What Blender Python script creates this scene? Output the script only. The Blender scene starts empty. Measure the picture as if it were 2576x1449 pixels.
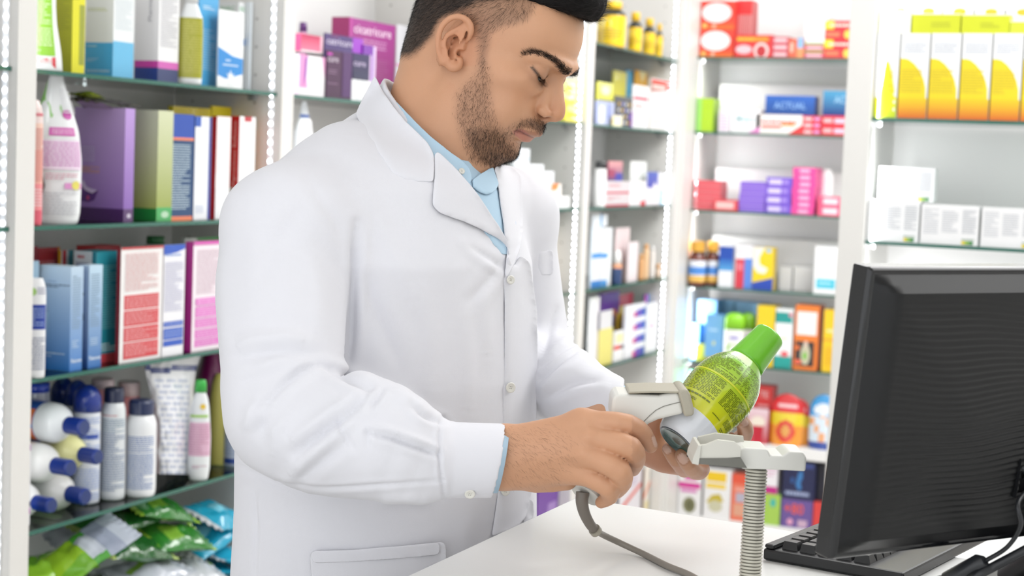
import bpy, bmesh, math, random
import numpy as np
from mathutils import Vector, Matrix, noise
from mathutils.bvhtree import BVHTree

R = math.radians
W_PX, H_PX, F_PX = 2576, 1449, 4200.0
CAM = np.array([0.0, 0.0, 1.5])
YAW, PITCH, ROLL = R(23.1), R(4.44), R(2.27)
CAMF = np.array([-math.sin(YAW) * math.cos(PITCH), math.cos(YAW) * math.cos(PITCH), -math.sin(PITCH)])
CAMR0 = np.array([math.cos(YAW), math.sin(YAW), 0.0])
CAMU0 = np.cross(CAMR0, CAMF)
CAMR = math.cos(ROLL) * CAMR0 + math.sin(ROLL) * CAMU0
CAMU = -math.sin(ROLL) * CAMR0 + math.cos(ROLL) * CAMU0
def ray(px, py):
    return CAMF + CAMR * ((px - W_PX / 2) / F_PX) + CAMU * ((H_PX / 2 - py) / F_PX)
def K(px, py, z):
    """world point seen at pixel (px,py) at distance z along the viewing axis"""
    return CAM + ray(px, py) * z
def proj(p):
    d = np.asarray(p, float) - CAM
    z = d @ CAMF
    return (W_PX / 2 + F_PX * (d @ CAMR) / z, H_PX / 2 - F_PX * (d @ CAMU) / z, z)
def hit(px, py, axis, val):
    """point where the sight line meets the plane  coordinate[axis] = val"""
    d = ray(px, py)
    return CAM + d * ((val - CAM[axis]) / d[axis])

SC = bpy.context.scene
COL = SC.collection
rnd = random.Random(7)

def lin(h):
    """'#rrggbb' or rgb tuple (sRGB) -> linear rgb"""
    if isinstance(h, str):
        h = h.lstrip('#')
        h = tuple(int(h[i:i + 2], 16) / 255 for i in (0, 2, 4))
    return tuple((c / 12.92 if c <= .04045 else ((c + .055) / 1.055) ** 2.4) for c in h[:3])

# ---------------------------------------------------------------- materials
MATS = {}
def mat(name, color='#ffffff', rough=.5, metal=0., spec=.5, coat=0., trans=0., emit=None, estr=0., bump=None, sss=0., attr=False, sheen=0., ior=None, alpha=1.):
    if name in MATS:
        return MATS[name]
    m = bpy.data.materials.new(name)
    m.use_nodes = True
    nt = m.node_tree
    b = nt.nodes['Principled BSDF']
    c = lin(color)
    b.inputs['Base Color'].default_value = (*c, 1)
    b.inputs['Roughness'].default_value = rough
    b.inputs['Metallic'].default_value = metal
    b.inputs['Specular IOR Level'].default_value = spec
    b.inputs['Coat Weight'].default_value = coat
    b.inputs['Coat Roughness'].default_value = .15
    b.inputs['Transmission Weight'].default_value = trans
    b.inputs['Alpha'].default_value = alpha
    if ior: b.inputs['IOR'].default_value = ior
    if sss:
        b.inputs['Subsurface Weight'].default_value = sss
        b.inputs['Subsurface Radius'].default_value = (.012, .005, .003)
        b.inputs['Subsurface Scale'].default_value = 1
    if sheen:
        b.inputs['Sheen Weight'].default_value = sheen
    if emit:
        b.inputs['Emission Color'].default_value = (*lin(emit), 1)
        b.inputs['Emission Strength'].default_value = estr
    if attr:
        a = nt.nodes.new('ShaderNodeAttribute'); a.attribute_name = 'Col'
        nt.links.new(a.outputs['Color'], b.inputs['Base Color'])
    if bump:
        scale, strength, dist = bump
        n = nt.nodes.new('ShaderNodeTexNoise'); n.inputs['Scale'].default_value = scale; n.inputs['Detail'].default_value = 3
        tc = nt.nodes.new('ShaderNodeTexCoord')
        nt.links.new(tc.outputs['Object'], n.inputs['Vector'])
        bp = nt.nodes.new('ShaderNodeBump'); bp.inputs['Strength'].default_value = strength; bp.inputs['Distance'].default_value = dist
        nt.links.new(n.outputs['Fac'], bp.inputs['Height'])
        nt.links.new(bp.outputs['Normal'], b.inputs['Normal'])
    MATS[name] = m
    return m

M_CARD = mat('printed_card', rough=.42, attr=True, coat=.15)
M_PLAST = mat('printed_plastic', rough=.28, attr=True, coat=.3)
M_FILM = mat('printed_film', rough=.16, attr=True, coat=.6, bump=(38, .35, .004))
M_CLEAR = mat('translucent_film', rough=.15, attr=True, alpha=.55)

# ---------------------------------------------------------------- mesh builder
class MB:
    """collects coloured faces and links them as ONE mesh object"""
    def __init__(s):
        s.v = []; s.f = []; s.c = []; s.sm = []
    def poly(s, pts, col='#ffffff', smooth=False):
        """col: one colour or one per point"""
        n = len(s.v)
        s.v += [tuple(map(float, p)) for p in pts]
        s.f.append(tuple(range(n, n + len(pts))))
        if isinstance(col, list):
            s.c.append([lin(c) for c in col])
        else:
            s.c.append([lin(col)] * len(pts))
        s.sm.append(smooth)
    def grid(s, P, col='#ffffff', smooth=True, closed_u=False, colf=None):
        """P[i][j] points"""
        n = len(s.v); a = len(P); b = len(P[0])
        for row in P: s.v += [tuple(map(float, p)) for p in row]
        for i in range(a - 1):
            for j in range(b if closed_u else b - 1):
                j2 = (j + 1) % b
                s.f.append((n + i * b + j, n + i * b + j2, n + (i + 1) * b + j2, n + (i + 1) * b + j))
                c = lin(colf(i, j)) if colf else lin(col)
                s.c.append([c] * 4); s.sm.append(smooth)
    def box(s, lo, hi, col='#ffffff', M=None):
        x0, y0, z0 = lo; x1, y1, z1 = hi
        p = [(x0, y0, z0), (x1, y0, z0), (x1, y1, z0), (x0, y1, z0), (x0, y0, z1), (x1, y0, z1), (x1, y1, z1), (x0, y1, z1)]
        if M is not None: p = [tuple(M @ Vector(q)) for q in p]
        for q in ((0, 3, 2, 1), (4, 5, 6, 7), (0, 1, 5, 4), (1, 2, 6, 5), (2, 3, 7, 6), (3, 0, 4, 7)):
            s.poly([p[i] for i in q], col)
    def tube(s, pts, rad, col='#ffffff', n=12, cap=True, smooth=True):
        pts = [np.asarray(p, float) for p in pts]
        rings = []
        t0 = pts[1] - pts[0]
        ref = np.array([0, 0, 1.]) if abs(t0[2]) < .9 * np.linalg.norm(t0) else np.array([1., 0, 0])
        for i, p in enumerate(pts):
            t = pts[min(i + 1, len(pts) - 1)] - pts[max(i - 1, 0)]
            t /= np.linalg.norm(t) + 1e-12
            a = ref - t * (ref @ t); a /= np.linalg.norm(a) + 1e-12
            ref = a
            b = np.cross(t, a)
            r = rad[i] if isinstance(rad, (list, tuple)) else rad
            rings.append([p + r * (a * math.cos(2 * math.pi * k / n) + b * math.sin(2 * math.pi * k / n)) for k in range(n)])
        s.grid(rings, col, smooth, closed_u=True)
        if cap:
            s.poly(rings[0][::-1], col); s.poly(rings[-1], col)
    def build(s, name, material=None, parent=None, bevel=0, seg=2, loc=None, subsurf=0, weld=False):
        me = bpy.data.meshes.new(name)
        off = np.array(loc if loc is not None else (0, 0, 0), float)
        V = np.array(s.v, float).reshape(-1, 3) - off
        me.from_pydata(V.tolist(), [], s.f)
        ca = me.color_attributes.new('Col', 'FLOAT_COLOR', 'CORNER')
        flat = []
        for cs in s.c:
            for c in cs: flat += [c[0], c[1], c[2], 1.]
        ca.data.foreach_set('color', flat)
        me.polygons.foreach_set('use_smooth', s.sm)
        me.update()
        if weld:
            bm = bmesh.new(); bm.from_mesh(me); bmesh.ops.remove_doubles(bm, verts=bm.verts, dist=1e-5); bmesh.ops.recalc_face_normals(bm, faces=bm.faces); bm.to_mesh(me); bm.free()
        o = bpy.data.objects.new(name, me)
        COL.objects.link(o)
        o.location = off
        if material: me.materials.append(material)
        if parent is not None: o.parent = parent
        if bevel:
            w = o.modifiers.new('weld', 'WELD'); w.merge_threshold = 1e-5
            b = o.modifiers.new('bevel', 'BEVEL'); b.width = bevel; b.segments = seg; b.limit_method = 'ANGLE'; b.angle_limit = R(35)
            b.harden_normals = False
        if subsurf:
            q = o.modifiers.new('sub', 'SUBSURF'); q.levels = q.render_levels = subsurf
        return o

def tag(o, label=None, cat=None, group=None, kind=None):
    if label: o['label'] = label
    if cat: o['category'] = cat
    if group: o['group'] = group
    if kind: o['kind'] = kind
    return o
def empty(name, loc, label=None, cat=None, group=None):
    o = bpy.data.objects.new(name, None); COL.objects.link(o); o.location = tuple(map(float, loc)); o.empty_display_size = .02
    return tag(o, label, cat, group)
def adopt(root, *kids):
    bpy.context.view_layer.update()
    for k in kids:
        k.parent = root
        k.location = Vector(k.location) - Vector(root.location)
    return root
def struct(name, mb, m, **kw):
    o = mb.build(name, m, **kw); o['kind'] = 'structure'; return o

# ---------------------------------------------------------------- lettering
_tcache = {}
def text_polys(txt, bold=False):
    key = txt
    if key in _tcache: return _tcache[key]
    cu = bpy.data.curves.new('lettering', 'FONT'); cu.body = txt; cu.size = 1; cu.resolution_u = 2
    cu.offset = .012
    o = bpy.data.objects.new('lettering', cu); COL.objects.link(o)
    dg = bpy.context.evaluated_depsgraph_get(); dg.update()
    me = o.evaluated_get(dg).to_mesh()
    vs = [tuple(v.co) for v in me.vertices]
    fs = [tuple(p.vertices) for p in me.polygons]
    o.evaluated_get(dg).to_mesh_clear()
    bpy.data.objects.remove(o); bpy.data.curves.remove(cu)
    if vs:
        x0 = min(v[0] for v in vs); x1 = max(v[0] for v in vs); y0 = min(v[1] for v in vs); y1 = max(v[1] for v in vs)
        vs = [((v[0] - x0) / (x1 - x0), (v[1] - y0) / (y1 - y0)) for v in vs]
        asp = (x1 - x0) / (y1 - y0)
    else: asp = 1
    _tcache[key] = (vs, fs, asp)
    return _tcache[key]

def paint(mb, S, prims, lift=.0002, w=1., h=1., seed=0):
    """draw flat print on a surface.  S(u,v,lift)->point ; prims in u,v 0..1 (u right, v up)
       r: u0,v0,u1,v1,col[,coltop]   e: cu,cv,ru,rv,col   t: u0,v0,u1,v1,col,lines   T: text,u0,v0,u1,v1,col[,vertical]   p: [(u,v)..],col"""
    rr = random.Random(seed)
    for k, p in enumerate(prims):
        L = lift * (k + 1)
        kind = p[0]
        if kind == 'r':
            u0, v0, u1, v1, c = p[1:6]
            ct = p[6] if len(p) > 6 else c
            nu = S.nu if hasattr(S, 'nu') else 1
            nu = max(1, int(math.ceil(nu * abs(u1 - u0))))
            nv = max(1, int(math.ceil(getattr(S, 'nv', 1) * abs(v1 - v0)))) if ct == c else max(1, getattr(S, 'nv', 1))
            lc, lt = np.array(lin(c)), np.array(lin(ct))
            for i in range(nu):
                a, b = u0 + (u1 - u0) * i / nu, u0 + (u1 - u0) * (i + 1) / nu
                for j in range(nv):
                    e, f = v0 + (v1 - v0) * j / nv, v0 + (v1 - v0) * (j + 1) / nv
                    mb.poly([S(a, e, L), S(b, e, L), S(b, f, L), S(a, f, L)], '#ffffff', hasattr(S, 'nu'))
                    ca, cb = lc + (lt - lc) * j / nv, lc + (lt - lc) * (j + 1) / nv
                    mb.c[-1] = [tuple(ca), tuple(ca), tuple(cb), tuple(cb)]
        elif kind == 'e':
            cu, cv, ru, rv, c = p[1:6]
            mb.poly([S(cu + ru * math.cos(t), cv + rv * math.sin(t), L) for t in np.linspace(0, 2 * math.pi, 25)[:-1]], c)
        elif kind == 'p':
            mb.poly([S(u, v, L) for u, v in p[1]], p[2])
        elif kind == 't':
            u0, v0, u1, v1, c, n = p[1:7]
            dv = (v1 - v0) / n
            for i in range(n):
                vv = v1 - (i + .5) * dv
                u = u0; end = u1 if rr.random() < .75 else u0 + (u1 - u0) * rr.uniform(.45, .9)
                while u < end:
                    wd = (u1 - u0) * rr.uniform(.05, .16)
                    e = min(u + wd, end)
                    mb.poly([S(u, vv - dv * .22, L), S(e, vv - dv * .22, L), S(e, vv + dv * .24, L), S(u, vv + dv * .24, L)], c)
                    u = e + (u1 - u0) * .025
        elif kind == 'T':
            txt, u0, v0, u1, v1, c = p[1:7]
            vs, fs, asp = text_polys(txt)
            vert = len(p) > 7 and p[7]
            for f in fs:
                pts = []
                for i in f:
                    x, y = vs[i]
                    if vert: pts.append(S(u1 - (u1 - u0) * y, v0 + (v1 - v0) * x, L))
                    else: pts.append(S(u0 + (u1 - u0) * x, v0 + (v1 - v0) * y, L))
                mb.poly(pts, c)

# ---------------------------------------------------------------- camera
cam = bpy.data.cameras.new('camera'); camo = bpy.data.objects.new('camera', cam); COL.objects.link(camo)
cam.sensor_width = 36; cam.lens = F_PX / W_PX * 36; cam.clip_start = .05; cam.clip_end = 60
camo.matrix_world = Matrix(((CAMR[0], CAMU[0], -CAMF[0], CAM[0]), (CAMR[1], CAMU[1], -CAMF[1], CAM[1]), (CAMR[2], CAMU[2], -CAMF[2], CAM[2]), (0, 0, 0, 1)))
cam.dof.use_dof = True; cam.dof.focus_distance = 1.76; cam.dof.aperture_fstop = 7.4
SC.camera = camo
SC.view_settings.view_transform = 'Standard'; SC.view_settings.look = 'None'
SC.view_settings.gamma = 1; SC.view_settings.use_curve_mapping = False
SC.view_settings.exposure = 0.37
SC.cycles.use_denoising = True
SC.cycles.max_bounces = 7; SC.cycles.diffuse_bounces = 3; SC.cycles.glossy_bounces = 3
SC.cycles.use_adaptive_sampling = True; SC.cycles.adaptive_threshold = .02; SC.cycles.time_limit = 950
SC.cycles.transmission_bounces = 8; SC.cycles.transparent_max_bounces = 16
SC.cycles.caustics_reflective = False; SC.cycles.caustics_refractive = False
SC.cycles.sample_clamp_indirect = 6
# ================================================================ the room
XL = -2.02          # front of the shelves on the left wall
YB = 6.47           # front of the shelves on the back wall
YR = 3.956          # front of the cabinet at the right
DEEP = .28
M_WHITE = mat('white_laminate', '#ecebea', rough=.35, spec=.4)
M_POST = mat('white_post_lacquer', '#e3e1dd', rough=.3)
M_POSTC = mat('white_post_lacquer_drilled', rough=.3, attr=True)
M_WALL = mat('white_wall_paint', '#efeeec', rough=.8, bump=(60, .05, .002))
M_FLOOR = mat('pale_vinyl_floor', '#cfccc6', rough=.4, bump=(12, .05, .002))
def thin_glass(name, tint, ior=1.45):
    m = bpy.data.materials.new(name); m.use_nodes = True; nt = m.node_tree
    nt.nodes.remove(nt.nodes['Principled BSDF']); out = nt.nodes['Material Output']
    t = nt.nodes.new('ShaderNodeBsdfTransparent'); t.inputs[0].default_value = (*lin(tint), 1)
    g = nt.nodes.new('ShaderNodeBsdfGlossy'); g.inputs['Roughness'].default_value = .02
    f = nt.nodes.new('ShaderNodeFresnel'); f.inputs[0].default_value = ior
    x = nt.nodes.new('ShaderNodeMixShader')
    nt.links.new(f.outputs[0], x.inputs[0]); nt.links.new(t.outputs[0], x.inputs[1]); nt.links.new(g.outputs[0], x.inputs[2]); nt.links.new(x.outputs[0], out.inputs[0])
    return m
M_GLASS = thin_glass('shelf_glass', '#eaf5f1')
M_GEDGE = mat('green_glass_edge', '#2b6658', rough=.15, spec=.6)
M_LED = mat('led_emitter', '#ffffff', emit='#f4f8ff', estr=30)
M_STRIP = mat('led_strip_tape', '#f2f4f7', rough=.35)
M_METAL = mat('brushed_metal', '#b9bcbc', rough=.3, metal=1.)

def slab(name, lo, hi, m, col='#ffffff', bevel=0):
    mb = MB(); mb.box(lo, hi, col); return struct(name, mb, m, bevel=bevel)
slab('floor', (-2.6, -1.2, -.05), (3.2, 7.1, 0), M_FLOOR)
slab('ceiling', (-2.6, -1.2, 2.85), (3.2, 7.1, 2.9), M_WALL)
slab('wall_left', (-2.6, -1.2, 0), (-2.5, 7.1, 2.85), M_WALL)
slab('wall_back', (-2.5, 7.0, 0), (3.2, 7.1, 2.85), M_WALL)
slab('wall_right', (3.1, -1.2, 0), (3.2, 7.0, 2.85), M_WALL)

def py_h(y, x=1288): return 398 + .0396 * (x - 1288)
def z_at(px, py, axis, val): return float(hit(px, py, axis, val)[2])
# shelf heights (top of the glass)
LSH = [z_at(300, y, 0, XL) for y in (-168, 194, 562, 919, 1273, 1627)]
BSH = [z_at(1950, y, 1, YB) for y in (145, 337, 537, 733, 926, 1122, 1324)]
RSH = [z_at(2300, y, 1, YR) for y in (298, 612, 926)]
yP = [float(hit(px, py_h(0, px), 0, XL)[1]) for px in (28, 694, 1463, 1692)]
yP.insert(2, (yP[1] + yP[2]) / 2)
Z6 = z_at(1600, 1335, 0, XL)      # top of the plinths
PW = .052          # post width along the wall

def cabinet_left(ya, yb, label):
    """carcass between the post that ends at ya and the side panel at yb; the side panel's front edge is the post"""
    root = empty('shelving_cabinet', (XL, (ya + yb) / 2, 0), label, 'cabinet', 'lit cabinets along the left wall')
    parts = []
    mb = MB(); mb.box((XL - DEEP - .02, ya, .06), (XL - DEEP, yb, 2.5)); parts.append(mb.build('back_panel', M_WHITE, loc=(XL - DEEP, ya, .06)))
    mb = MB(); mb.box((XL - DEEP, yb, .06), (XL + .012, yb + PW, 2.5), '#e3e1dd')
    for zz in np.arange(.9, 2.2, .064):        # rows of shelf pin holes
        for xx in (XL - .06, XL - DEEP + .05):
            mb.poly([(xx + .0035 * math.cos(t), yb - .0004, zz + .0035 * math.sin(t)) for t in np.linspace(0, 2 * math.pi, 9)[:-1]], '#a5a29c')
    parts.append(mb.build('side_post', M_POSTC, loc=(XL, yb, .06)))
    mb = MB(); mb.box((XL - DEEP, ya, 0), (XL - .02, yb, Z6)); parts.append(mb.build('plinth', M_WHITE, loc=(XL, ya, 0)))
    mb = MB(); mb.box((XL - DEEP, ya, 2.44), (XL, yb, 2.5)); parts.append(mb.build('top_panel', M_WHITE, loc=(XL, ya, 2.44)))
    adopt(root, *parts)
    return root
PREV = [yP[0] - .95] + [y + PW for y in yP[:-1]]
cabinet_left(PREV[0], yP[0], 'white lit shelving cabinet cut off at the left edge of the photo')
cabinet_left(PREV[1], yP[1], 'white lit shelving cabinet left of the man, full of large boxes and bottles')
cabinet_left(PREV[2], yP[2], 'white lit shelving cabinet holding purple boxes behind the man’s head'.replace('’', "'"))
cabinet_left(PREV[3], yP[3], "white lit shelving cabinet just right of the man's nose and chin")
cabinet_left(PREV[4], yP[4], 'white lit shelving cabinet with yellow jars, ending at the room corner')

def glass_shelf(lo, hi, label, group, front):
    """front: 'x' edge faces +x, 'y' edge faces -y"""
    root = empty('glass_shelf', ((lo[0] + hi[0]) / 2, (lo[1] + hi[1]) / 2, lo[2]), label, 'shelf', group)
    mb = MB()
    if front == 'x':
        mb.box(lo, (hi[0] - .0025, hi[1], hi[2])); g = mb.build('glass_pane', M_GLASS, loc=lo)
        mb = MB(); mb.box((hi[0] - .0025, lo[1], lo[2]), hi); e = mb.build('polished_edge', M_GEDGE, loc=hi)
    else:
        mb.box((lo[0], lo[1] + .0025, lo[2]), hi); g = mb.build('glass_pane', M_GLASS, loc=lo)
        mb = MB(); mb.box(lo, (hi[0], lo[1] + .0025, hi[2])); e = mb.build('polished_edge', M_GEDGE, loc=lo)
    e['label'] = 'green polished glass edge'
    parts = [g, e]
    # clips that carry it
    for k in (0, 1):
        mb = MB()
        if front == 'x':
            yy = lo[1] + .001 if k == 0 else hi[1] - .013
            mb.box((hi[0] - .07, yy, lo[2] - .012), (hi[0] - .055, yy + .012, lo[2]))
        else:
            xx = lo[0] + .001 if k == 0 else hi[0] - .013
            mb.box((xx, lo[1] + .05, lo[2] - .012), (xx + .012, lo[1] + .065, lo[2]))
        parts.append(mb.build('shelf_clip', M_METAL, loc=lo))
    adopt(root, *parts)
names = ['topmost', 'second', 'third', 'fourth', 'fifth', 'sixth']
cabn = ['at the left edge of the photo', 'left of the man', "behind the man's head", "right of the man's face", 'by the room corner']
rown = ['above the frame', 'above the horizon line of his mouth', 'at his chest height', 'at his elbow height', 'at the height of his hands', 'below his hands']
carry = {
 (1, 1): 'green edged glass shelf carrying the blue and white tall boxes at top left',
 (1, 2): 'green edged glass shelf carrying the purple and pale green boxes',
 (1, 3): 'green edged glass shelf carrying the pale blue, teal and red boxes',
 (1, 4): 'green edged glass shelf carrying the lying bottles and talc bottles',
 (1, 5): 'lowest glass shelf carrying the heap of green and blue packets',
 (0, 1): 'glass shelf at the far left edge, upper of those cut off there',
 (0, 2): 'glass shelf at the far left edge, just below the topmost there',
 (2, 1): "glass shelf carrying the purple boxes behind the man's neck",
 (3, 1): "glass shelf level with the man's nose, carrying yellow boxes",
 (3, 2): "glass shelf behind the man's chin, carrying a stepped pile of white boxes",
 (3, 3): 'glass shelf showing beside the coat at the upper arm',
 (4, 0): 'glass shelf carrying yellow jars with black lids',
 (4, 1): 'glass shelf below the yellow jars with yellow, orange and lavender boxes',
 (4, 2): 'glass shelf carrying grey and red boxes near the room corner',
 (4, 3): 'glass shelf carrying blue banded white boxes and peach tubes',
 (4, 4): 'glass shelf with the purple box, just above the scanner',
}
for ci in range(5):
    for k in range(6):
        if (ci, k) not in carry: continue
        z = LSH[k]
        glass_shelf((XL - DEEP + .004, PREV[ci] + .002, z - .008), (XL, yP[ci] - .002, z), carry[(ci, k)], 'glass shelves on the left wall', 'x')

def led_strip(x, y, z0, z1, pitch, label, r, axis='y', phase=0):
    root = empty('led_strip', (x, y, z0), label, 'light strip', 'LED strips on the cabinet posts')
    mb = MB()
    if axis == 'y': mb.box((x - .006, y - .0025, z0), (x + .006, y, z1))
    b = mb.build('tape', M_STRIP, loc=(x, y, z0))
    kids = [b]
    mb = MB()
    mb.tube([(x, y - .0045, z0 + pitch / 2), (x, y - .0025, z0 + pitch / 2)], r, '#ffffff', 10)
    d = mb.build('led', M_LED, loc=(x, y - .0045, z0 + pitch / 2)); kids.append(d)
    n = int((z1 - z0) / pitch)
    for i in range(1, n):
        c = d.copy(); COL.objects.link(c); c.location = (x, y - .0045, z0 + pitch * (i + .5)); kids.append(c)
    adopt(root, *kids)
def zr(px, ya, yb, yy): return z_at(px, ya, 1, yy), z_at(px, yb, 1, yy)
for i, (px, y_lo, y_hi, lab) in enumerate([(15, 1449, 0, 'strip of white LEDs on the post at the left edge of the photo'),
        (697, 470, 0, "strip of white LEDs on the post between the man's shoulder and the tall boxes"),
        (1463, 860, 0, "strip of white LEDs beside the man's nose"),
        (1692, 960, 0, 'strip of white LEDs on the corner post right of the yellow jars')]):
    yy = [yP[0], yP[1], yP[3], yP[4]][i]
    za, zb = zr(px, y_lo, y_hi, yy)
    led_strip(XL - .014, yy, za - .04, zb + .04, [.0218, .0217, .0224, .0230][i], lab, .0030)
# light bar glimpsed under the shelf behind the chin
p0 = hit(1385, 531, 0, XL)

# ---- back wall shelving
bxl = float(hit(1742, 400, 1, YB)[0]); bxr = float(hit(2215, 480, 1, YB)[0]) + .5
root = empty('shelving_cabinet', ((bxl + bxr) / 2, YB, 0), 'white shelving cabinet across the back wall with many small medicine boxes', 'cabinet')
kk = []
mb = MB(); mb.box((bxl, YB + .34, .05), (bxr, YB + .36, 2.5)); kk.append(mb.build('back_panel', M_WHITE, loc=(bxl, YB, 0)))
mb = MB(); mb.box((XL + .0, yP[4] + PW + .001, .0), (bxl, YB + .34, 2.5)); kk.append(mb.build('side_post', M_POST, loc=(bxl, YB, 0), bevel=.002))
mb = MB(); mb.box((bxl, YB, BSH[5] - .045), (bxr, YB + .34, BSH[5])); kk.append(mb.build('shelf_board', M_WHITE, loc=(bxl, YB, 0), bevel=.002))
mb = MB(); mb.box((bxl, YB, .0), (bxr, YB + .34, BSH[6])); kk.append(mb.build('base_unit', M_WHITE, loc=(bxl, YB, 0), bevel=.002))
for k, off in ((1, .20), (2, .17), (3, .2)):
    mb = MB(); mb.box((bxl + .04, YB + .2, BSH[k]), (bxr, YB + .335, BSH[k] + off)); kk.append(mb.build('rear_riser', M_WHITE, loc=(bxl, YB, 0), bevel=.002))
adopt(root, *kk)
blab = ['glass shelf carrying the red and orange boxes at the top of the back wall', 'glass shelf carrying the two blue boxes lettered ACTUAL',
        'glass shelf carrying red, purple and pink stacks', 'glass shelf carrying the amber bottles and yellow box on the back wall',
        'glass shelf carrying the pale blue and orange boxes behind the green bottle']
for k in range(5):
    glass_shelf((bxl + .002, YB, BSH[k] - .008), (bxr - .002, YB + (.195 if k in (1, 2, 3) else .33), BSH[k]), blab[k], 'glass shelves on the back wall', 'y')

# ---- right cabinet
rx0 = float(hit(2184, 420, 1, YR)[0]); rxp = float(hit(2119, 420, 1, YR)[0]); rx1 = rx0 + .95
root = empty('shelving_cabinet', ((rx0 + rx1) / 2, YR, 0), 'white cabinet behind the monitor holding yellow and orange cartons', 'cabinet')
kk = []
mb = MB(); mb.box((rxp, YR - .004, 0), (rx0, YR + .33, 2.5)); kk.append(mb.build('side_post', M_POST, loc=(rx0, YR, 0), bevel=.0015))
mb = MB(); mb.box((rx0, YR + .31, 0), (rx1, YR + .33, 2.5)); kk.append(mb.build('back_panel', M_WHITE, loc=(rx0, YR, 0)))
mb = MB(); mb.box((rx1, YR - .004, 0), (rx1 + .05, YR + .33, 2.5)); kk.append(mb.build('side_post', M_POST, loc=(rx1, YR, 0), bevel=.0015))
mb = MB(); mb.box((rx0, YR, 0), (rx1, YR + .31, .5)); kk.append(mb.build('base_unit', M_WHITE, loc=(rx0, YR, 0)))
mb = MB(); mb.box((rx0, YR, 2.44), (rx1, YR + .31, 2.5)); kk.append(mb.build('top_panel', M_WHITE, loc=(rx0, YR, 0)))
adopt(root, *kk)
rlab = ['glass shelf carrying the yellow and orange cartons at top right', 'glass shelf carrying the white ointment cartons at right', 'glass shelf hidden behind the black monitor']
for k in range(2):
    glass_shelf((rx0 + .002, YR + .004, RSH[k] - .008), (rx1 - .002, YR + .30, RSH[k]), rlab[k], 'glass shelves in the right cabinet', 'y')

# ---- light
def area(name, loc, size, power, rot=(0, 0, 0), color=(1, 1, 1), sy=None):
    l = bpy.data.lights.new(name, 'AREA'); l.energy = power; l.size = size; l.color = color
    if sy: l.shape = 'RECTANGLE'; l.size_y = sy
    o = bpy.data.objects.new(name, l); COL.objects.link(o); o.location = loc; o.rotation_euler = rot
    return o
area('ceiling_lamp', (-1.1, .7, 2.82), 1.4, 4, sy=1.6)
area('ceiling_lamp', (0, 3.3, 2.82), 2.0, 34, sy=1.6)
area('ceiling_lamp', (-.3, 5.2, 2.82), 2.0, 66, sy=1.4)
area('ceiling_lamp', (1.3, 2.5, 2.82), 1.6, 16, sy=1.6)
def fill_strip(x, y, z, d, length, power):  # fill light added to brighten cabinet insides, apart from the LED tapes
    l = bpy.data.lights.new('cabinet_fill', 'AREA'); l.shape = 'RECTANGLE'; l.size = .01; l.size_y = length; l.energy = power; l.color = (.97, .985, 1)
    o = bpy.data.objects.new('cabinet_fill', l); COL.objects.link(o); o.location = (x, y, z)
    o.rotation_euler = Vector(d).to_track_quat('-Z', 'Y').to_euler()
fill_strip(bxl + .012, YB + .02, 1.45, (.75, .65, 0), 1.9, 5.0)
fill_strip(bxr - .02, YB + .02, 1.45, (-.75, .65, 0), 1.9, 5.0)
fill_strip(rx0 + .012, YR + .012, 1.5, (.75, .65, 0), 1.7, 3.6)
fill_strip(rx1 - .012, YR + .012, 1.5, (-.75, .65, 0), 1.7, 3.6)
for i, p in ((1, .8), (2, 1.0), (3, 1.0), (4, 1.3)):  # added fill behind each left post, where no LED tape sits
    fill_strip(XL - .03, PREV[i] + .01, 1.4, (-.55, .83, 0), 1.8, p)
w = bpy.data.worlds.new('ambient_fill'); SC.world = w; w.use_nodes = True  # even white ambient added as frontal fill through the room's open side
w.node_tree.nodes['Background'].inputs[0].default_value = (.96, .98, 1, 1)
w.node_tree.nodes['Background'].inputs[1].default_value = 1.3
# ================================================================ goods: builders
def plane_of(wall, dep):
    if wall == 'L': return 0, XL - dep
    if wall == 'B': return 1, YB + dep
    return 1, YR + dep
def shelf_z(wall, k):
    if k is None: return 0
    return {'L': LSH, 'B': BSH, 'R': RSH}[wall][k] + .0004
PLANE0 = plane_of
def corner(wall, dep, px, zbase, ytop):
    """vertical edge seen at pixel column px (measured half way up)"""
    ax, val = plane_of(wall, dep)
    ym = ytop + 60
    for _ in range(3):
        p = hit(px, ym, ax, val)
        yb = proj((p[0], p[1], zbase))[1]
        ym = (yb + max(ytop, -200)) / 2
    top = hit(px, ytop, ax, val)[2]
    return p, float(top), ym
def bounds(wall, p):
    """room along the shelf at p: (axis, lo, hi)"""
    if wall == 'L':
        k = min(range(5), key=lambda i: abs((PREV[i] + yP[i]) / 2 - p[1]))
        return 1, PREV[k] + .003, yP[k] - .004
    if wall == 'B' and plane_of is PLANE0: return 0, bxl + .003, bxr
    if wall == 'R': return 0, rx0 + .003, rx1 - .003
    return 0, -9, 9
def solve(px, py, c, d):
    """distance along horizontal direction d from corner c to the sight line of (px,py)"""
    r = ray(px, py)
    # CAM + t r = c + s d   (x,y)
    A = np.array([[r[0], -d[0]], [r[1], -d[1]]]); b = np.array([c[0] - CAM[0], c[1] - CAM[1]])
    t, s = np.linalg.solve(A, b)
    return float(s)
ORD = {1: [''], 2: ['lower', 'upper'], 3: ['bottom', 'middle', 'top']}
def ordname(i, n):
    if n <= 3: return ORD[n][i]
    if i == 0: return 'bottom'
    if i == n - 1: return 'topmost'
    return ['second', 'third', 'fourth', 'fifth', 'sixth', 'seventh', 'eighth'][i - 1] + ' from bottom'
BOXES = {}
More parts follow.
